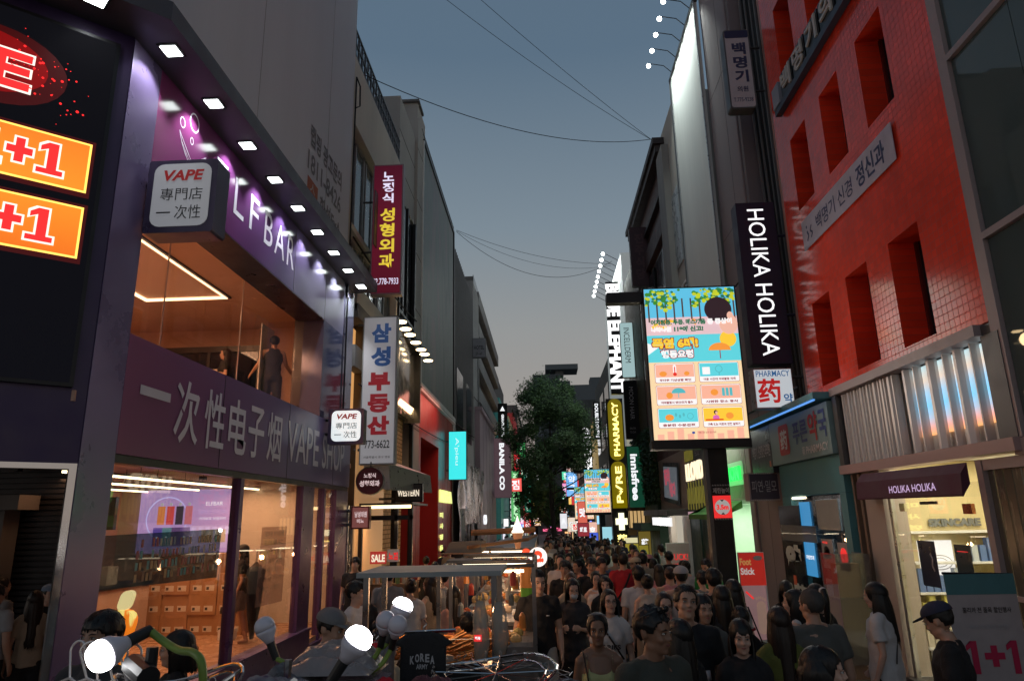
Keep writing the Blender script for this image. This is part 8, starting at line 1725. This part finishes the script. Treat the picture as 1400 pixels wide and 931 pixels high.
m = MB(); m.bev(-.30, -.24, -.08, .22, .80, 1.16, .02, 'z'); m.tube([(-.26, 0, 1.16), (-.17, .0, 1.44), (-.17, .04, 1.44), (-.26, .14, 1.16)], .012, 6); extra('tote_bag', m, cloth('cream'), p)
p, Mh = person('woman with bangs and long black hair in a black dress facing the camera', 1011, 846, 1.58, -2, 'f', 'bangs', 'black', 'fair', 'tee', 'black', 'skirt', 'black', yaw=-8, pitch=4, detail=2, seed=11)
p, Mh = person('woman in a white ringer T-shirt with red trim by the black pole', 1000, 792, 1.66, 150, 'f', 'shoulder', 'black', 'fair', 'tee', 'white', 'trousers', 'denim', yaw=-14, detail=1, seed=12)
for s in (-1, 1):
    sh, el, wr = arm_pts(s, None, False); a = sh.lerp(el, .58); b = sh.lerp(el, .66); m = MB(); m.tube([a, b], [.060, .060], 14); extra('red_cuff', m, cloth('red'), p)
m = MB(); m.tube([(.12, .03, 1.44), (.06, .12, 1.33), (-.05, .14, 1.12), (-.14, .10, .98)], [.010] * 4, 6); extra('red_strap', m, cloth('red'), p); shoulder_bag(p, -1, cloth('black'), .2, .26, .95)
person('short dark haired head just in front of the woman in the ringer T-shirt', 1010, 829, 1.50, 165, 'f', 'short', 'black', 'fair', 'tee', 'black', 'trousers', 'black', detail=1, seed=13)
p, Mh = person('woman with long smooth brown black hair and a moss green top, seen from behind', 1062, 829, 1.62, 178, 'f', 'verylong', 'dark', 'fair', 'tee', 'moss', 'trousers', 'black', detail=1, seed=14)
person('young woman in a sleeveless white top, black hair, turned left beside the olive shirted man', 1084, 806, 1.62, 120, 'f', 'shoulder', 'black', 'fair', 'sleeveless', 'white', 'trousers', 'black', detail=1, seed=15)
person('older man with short grey hair in a grey olive polo shirt, seen from behind', 1107, 804, 1.72, 172, 'm', 'crop', 'grey', 'tan', 'polo', 'greyolive', 'trousers', 'charcoal', yaw=10, detail=2, build=1.12, seed=16)
p, Mh = person('woman whose long dark ponytail is tied with a white scrunchie', 1113, 798, 1.64, 160, 'f', 'ponytail', 'black', 'fair', 'tee', 'black', 'trousers', 'black', yaw=-10, detail=1, seed=17); m = MB(); m.tube([(.0, .13, 1.66), (0, .15, 1.655)], [.038, .038], 12); extra('scrunchie', m, cloth('white'), p, Mh)
person('woman with bangs looking at her phone in front of the pharmacy door', 1073, 793, 1.60, 12, 'f', 'bangs', 'black', 'fair', 'tee', 'black', 'trousers', 'black', yaw=6, pitch=16, larm=phone_arm, rarm=phone_arm, detail=1, seed=18)
p, Mh = person('dark haired woman at the very bottom right of centre, her face turned right', 1122, 884, 1.60, -75, 'f', 'bob', 'black', 'fair', 'tee', 'black', 'trousers', 'black', detail=2, seed=19)
p, Mh = person('woman with long straight black hair in a white T-shirt walking past the shop pillar', 1196, 796, 1.66, 128, 'f', 'long', 'black', 'fair', 'loose', 'white', 'trousers', 'black', yaw=-6, pitch=6, detail=2, rarm=((.20, .08, 1.11), (.16, -.12, .93)), seed=20)
m = MB(); m.tube([(-.10, .0, 1.44), (.0, .13, 1.25), (.12, .12, 1.02)], [.005] * 3, 6); extra('thin_strap', m, cloth('black'), p)
p, Mh = person('man in a black polo and dark cap looking down before the 1+1 banner', 1288, 822, 1.66, 118, 'm', 'crop', 'black', 'tan', 'polo', 'black', 'trousers', 'black', yaw=-24, pitch=22, detail=2, build=1.08, rarm=((.22, -.06, 1.12), (.12, -.26, 1.02)), larm=((.22, -.02, 1.11), (.10, -.24, 1.0)), seed=21); cap(p, Mh, cloth('navy'))
# behind the first rows
def q(*a, **k): k.setdefault('detail', 1); return person(*a, **k)
p, Mh = q('tall man in a red football shirt with a black cross strap, seen from behind', 851, 755, 1.80, 178, 'm', 'short', 'black', 'tan', 'tee', 'red', 'trousers', 'black', seed=22); strap(p, -1)
p, Mh = q('man in a white T-shirt with a black cross strap right of the red shirt', 872, 773, 1.72, 172, 'm', 'short', 'black', 'tan', 'tee', 'white', 'trousers', 'black', seed=23); strap(p, -1)
q('woman in a cream sleeveless top with her hair clipped up, seen from behind', 884, 785, 1.62, 175, 'f', 'bun', 'black', 'fair', 'sleeveless', 'offwhite', 'trousers', 'beige', seed=24)
q('long haired woman seen from behind walking next to the woman with the clipped up hair', 900, 771, 1.62, 176, 'f', 'long', 'black', 'fair', 'sleeveless', 'pink', 'trousers', 'black', seed=25)
p, Mh = q('person in a pale grey cap and grey vest seen from behind', 930, 774, 1.72, 176, 'm', 'crop', 'black', 'tan', 'sleeveless', 'lightgrey', 'trousers', 'charcoal', seed=26); cap(p, Mh, cloth('lightgrey'))
q('shop worker in a green T-shirt near the black pole', 966, 763, 1.70, 40, 'm', 'short', 'black', 'tan', 'tee', 'green', 'trousers', 'black', yaw=0, pitch=18, seed=27)
q('woman in a cream dress looking down beside the pink menu board', 935, 765, 1.60, 50, 'f', 'shoulder', 'black', 'fair', 'tee', 'cream', 'skirt', 'cream', pitch=20, seed=28)
q('dark haired man in black seen from behind against the black pole', 974, 777, 1.74, 174, 'm', 'mushroom', 'black', 'tan', 'tee', 'black', 'trousers', 'black', seed=29)
q('person with a grey top and tousled black hair left of the black pole', 959, 780, 1.62, 170, 'f', 'tousled', 'black', 'fair', 'tee', 'grey', 'trousers', 'black', seed=30)
q('man in a black T-shirt facing the camera in the middle of the crowd', 808, 762, 1.76, 0, 'm', 'mushroom', 'black', 'tan', 'tee', 'black', 'trousers', 'black', seed=31)
q('man in a light blue shirt turned sideways behind the black T-shirt man', 826, 757, 1.76, 140, 'm', 'short', 'black', 'fair', 'tee', 'blue', 'trousers', 'black', seed=32)
q('smiling woman with tied hair in a white top beside the bobbed woman', 814, 781, 1.60, -5, 'f', 'bun', 'black', 'fair', 'sleeveless', 'white', 'trousers', 'black', seed=33)
q('woman with a dark bob behind the woman with glasses', 827, 787, 1.60, 4, 'f', 'bob', 'black', 'fair', 'tee', 'black', 'trousers', 'black', seed=34)
q('brown haired woman just behind the masked woman', 780, 783, 1.64, -10, 'f', 'long', 'brown', 'fair', 'tee', 'beige', 'trousers', 'black', seed=35)
q('man with a mushroom haircut in black lit orange by the stalls', 772, 766, 1.74, 10, 'm', 'mushroom', 'black', 'tan', 'tee', 'black', 'trousers', 'black', seed=36)
q('short haired person in a pink shirt lit by the stalls', 790, 765, 1.66, 60, 'f', 'short', 'black', 'tan', 'tee', 'peach', 'trousers', 'black', seed=37)
q('wavy haired man behind the mushroom haircut man', 767, 754, 1.76, 6, 'm', 'tousled', 'black', 'tan', 'tee', 'charcoal', 'trousers', 'black', seed=38)
q('woman with long hair standing by the octopus sign', 747, 760, 1.60, 20, 'f', 'long', 'black', 'tan', 'tee', 'charcoal', 'trousers', 'black', seed=39)
q('dark haired person beside the orange and green parasol', 734, 765, 1.62, 80, 'f', 'bob', 'black', 'tan', 'tee', 'white', 'trousers', 'black', seed=40)
q('man in a maroon shirt facing the pharmacy board', 879, 751, 1.72, 30, 'm', 'crop', 'black', 'tan', 'tee', 'maroon', 'trousers', 'black', seed=41)
p, Mh = q('person in a cream cap in front of the yellow sale signs', 868, 762, 1.66, 60, 'm', 'crop', 'black', 'tan', 'tee', 'white', 'trousers', 'black', seed=42); cap(p, Mh, cloth('cream'))
p, Mh = q('person in a dusty red cap seen from behind', 887, 758, 1.64, 180, 'f', 'crop', 'black', 'fair', 'tee', 'beige', 'trousers', 'black', seed=43); cap(p, Mh, cloth('pink'))
q('person in a beige shirt near the yellow sale signs, seen from behind', 841, 757, 1.68, 180, 'm', 'short', 'dark', 'tan', 'tee', 'beige', 'trousers', 'black', seed=44)
q('dark haired woman right of the red shirt, seen from behind', 893, 763, 1.60, 180, 'f', 'shoulder', 'black', 'fair', 'tee', 'lightgrey', 'trousers', 'black', seed=45)
q('man with a brown neck and pale shirt left of the grey cap, seen from behind', 915, 774, 1.66, 180, 'm', 'crop', 'dark', 'tan', 'sleeveless', 'pink', 'trousers', 'black', seed=46)
# around the stalls and the left
p, Mh = q('man in a black T-shirt and dark cap bending to the right beside the clothes stall', 497, 791, 1.70, -75, 'm', 'crop', 'black', 'tan', 'tee', 'black', 'trousers', 'beige', pitch=14, seed=47, detail=1, at=(-1.52, 5.0)); cap(p, Mh, cloth('grey'))
q('man in a white T-shirt looking right at the dark doorway', 489, 775, 1.70, -80, 'm', 'mushroom', 'black', 'fair', 'tee', 'white', 'trousers', 'black', seed=48, at=(-2.05, 7.7))
q('stall keeper with clipped up black hair and a cream top bending over the trays', 551, 792, 1.62, -60, 'f', 'bun', 'black', 'fair', 'tee', 'cream', 'trousers', 'black', pitch=24, larm=((.20, -.06, 1.12), (.16, -.26, 1.0)), rarm=((.2, -.06, 1.12), (.16, -.26, 1.0)), seed=49, at=(-1.12, 4.85))
q('dark haired child leaning beside the stall keeper', 567, 812, 1.42, -90, 'f', 'bob', 'black', 'fair', 'tee', 'offwhite', 'trousers', 'black', pitch=24, seed=50, at=(-.98, 5.15))
q('stall vendor in black seen from behind between the plastic bags', 645, 812, 1.50, 175, 'm', 'short', 'black', 'tan', 'tee', 'black', 'trousers', 'black', seed=51, at=(-.72, 6.5))
q('woman in a peach top and black trousers seen from behind beyond the nearest stall', 617, 793, 1.58, 150, 'f', 'long', 'black', 'fair', 'tee', 'peach', 'trousers', 'black', seed=52, at=(-1.10, 8.4, -.15))
q('woman holding a phone near the lit street bar', 517, 785, 1.58, -30, 'f', 'shoulder', 'black', 'fair', 'tee', 'black', 'trousers', 'black', larm=phone_arm, rarm=phone_arm, seed=53, at=(-2.3, 9.0))
q('man with bowed head in front of the lit street bar', 539, 766, 1.70, 175, 'm', 'short', 'black', 'tan', 'tee', 'grey', 'trousers', 'black', seed=54, at=(-2.3, 10.4))
q('person in a white top seen from behind at the lit street bar', 560, 786, 1.62, 160, 'f', 'bun', 'dark', 'fair', 'tee', 'white', 'skirt', 'grey', seed=55, at=(-1.75, 9.2))
q('woman with bare arms standing between the stalls at left', 580, 788, 1.60, 120, 'f', 'long', 'dark', 'fair', 'sleeveless', 'beige', 'shorts', 'black', seed=56, at=(-1.62, 9.9))
q('person in a pale shirt at the food trays of the second stall', 600, 796, 1.62, 100, 'm', 'short', 'black', 'fair', 'tee', 'lightgrey', 'trousers', 'black', seed=57, at=(-1.62, 11.0))
q('dark haired man whose face is hidden behind the lit bulb at far left', 142, 836, 1.80, 10, 'm', 'mushroom', 'black', 'tan', 'tee', 'charcoal', 'trousers', 'black', seed=58, detail=1)
p, Mh = q('woman with glasses and a dark bob facing left in front of the shop window', 244, 862, 1.60, 70, 'f', 'bob', 'black', 'fair', 'tee', 'black', 'trousers', 'black', yaw=0, seed=59); glasses(p, Mh)
q('man in a grey T-shirt at the left edge of the picture, seen from behind', 10, 788, 1.72, 178, 'm', 'short', 'black', 'tan', 'tee', 'lightgrey', 'trousers', 'black', seed=60, at=(-6.2, 7.9))  # this figure and the next three stand in for reflected people
q('woman with long dark hair and a beige T-shirt at the chrome door frame', 52, 800, 1.62, 140, 'f', 'verylong', 'dark', 'tan', 'tee', 'beige', 'trousers', 'black', seed=61, at=(-5.95, 8.2))
q('man with short hair in a dim grey shirt behind the one at the left edge', 14, 762, 1.74, 200, 'm', 'crop', 'black', 'tan', 'tee', 'grey', 'trousers', 'black', seed=62, at=(-7.0, 9.0))
p, Mh = q('person in a pale blue cap deep inside the side passage', 76, 775, 1.64, -60, 'm', 'crop', 'black', 'fair', 'tee', 'black', 'trousers', 'black', seed=63, at=(-6.35, 9.0)); cap(p, Mh, cloth('blue'))
# inside the vape shop
q('woman with long dark hair standing inside the upper window', 300, 468, 1.60, 60, 'f', 'long', 'dark', 'tan', 'tee', 'black', 'trousers', 'black', seed=64, at=(-6.2, 12.9, 3.92), larm=phone_arm, rarm=phone_arm, group='people inside the vape shop')
q('person in a black top with arms out at the right of the upper window', 366, 460, 1.70, 150, 'm', 'mushroom', 'black', 'tan', 'sleeveless', 'black', 'trousers', 'black', seed=65, at=(-5.15, 12.7, 3.98), rarm=((.26, -.08, 1.16), (.42, -.22, 1.0)), larm=((.26, -.08, 1.16), (.36, -.22, 1.0)), group='people inside the vape shop')
q('person in patterned shorts and a black top walking inside the lower shop window', 350, 750, 1.64, 70, 'f', 'long', 'black', 'tan', 'tee', 'black', 'shorts', 'grey', seed=66, at=(-5.35, 12.4, .18), group='people inside the vape shop')
# ---- the crowd filling the street beyond, from a few shared bodies
rg = random.Random(5); used = []
vars_ = [('va', 'm', 'tee', 'trousers'), ('vb', 'f', 'tee', 'trousers'), ('vc', 'f', 'sleeveless', 'skirt'), ('vd', 'm', 'polo', 'trousers'), ('ve', 'f', 'loose', 'trousers'), ('vf', 'm', 'loose', 'shorts')]
cols_ = ['black', 'black', 'white', 'white', 'charcoal', 'grey', 'beige', 'navy', 'lightgrey', 'black', 'maroon', 'peach', 'white', 'black', 'offwhite']
n = 0; tries = 0
while n < 150 and tries < 4000:
    tries += 1; y = 12.5 + 62 * rg.random() ** 1.55; x = rg.uniform(-.05, 2.9 if y < 30 else 3.6) if rg.random() < .8 else rg.uniform(-3.6, -1.7)
    if any((x - a) ** 2 + ((y - b) * .7) ** 2 < .20 for a, b in used): continue
    if y < 14.5 and abs(x - 3.15) < .5: continue
    used.append((x, y)); v = vars_[n % 6]; fem = v[1] == 'f'; h = rg.uniform(1.55, 1.66) if fem else rg.uniform(1.66, 1.80); away = rg.random() < .55; tc = cols_[rg.randrange(15)]; hs = rg.choice(['long', 'shoulder', 'bob', 'ponytail', 'bun']) if fem else rg.choice(['short', 'crop', 'mushroom']); hc = rg.choice(['black', 'black', 'dark', 'black', 'brown'])
    lb = 'far %s, %s %s hair, %s top, walking %s, %s, %s' % ('woman' if fem else 'man', {'long': 'long', 'shoulder': 'shoulder-length', 'bob': 'bobbed', 'ponytail': 'tied back', 'bun': 'put up', 'crop': 'cropped', 'mushroom': 'rounded'}.get(hs, 'short'), 'brown' if hc == 'brown' else 'dark', {'lightgrey': 'pale grey', 'offwhite': 'off-white'}.get(tc, tc), 'away' if away else 'closer', 'left of the stalls' if x < -.5 else 'street middle' if x < 1.6 else 'right side', 'front rows' if y < 18 else 'middle rows' if y < 30 else 'back rows' if y < 48 else 'farthest rows')
    person(lb, 0, 0, h, (180 if away else 0) + rg.uniform(-25, 25), v[1], hs, hc, rg.choice(['fair', 'tan', 'fair']), v[2], tc, v[3], rg.choice(['black', 'charcoal', 'denim', 'beige', 'navy']), at=(x, y), detail=0, variant=v[0], group='distant crowd down the street'); n += 1
bpy.data.scenes.remove(WS)
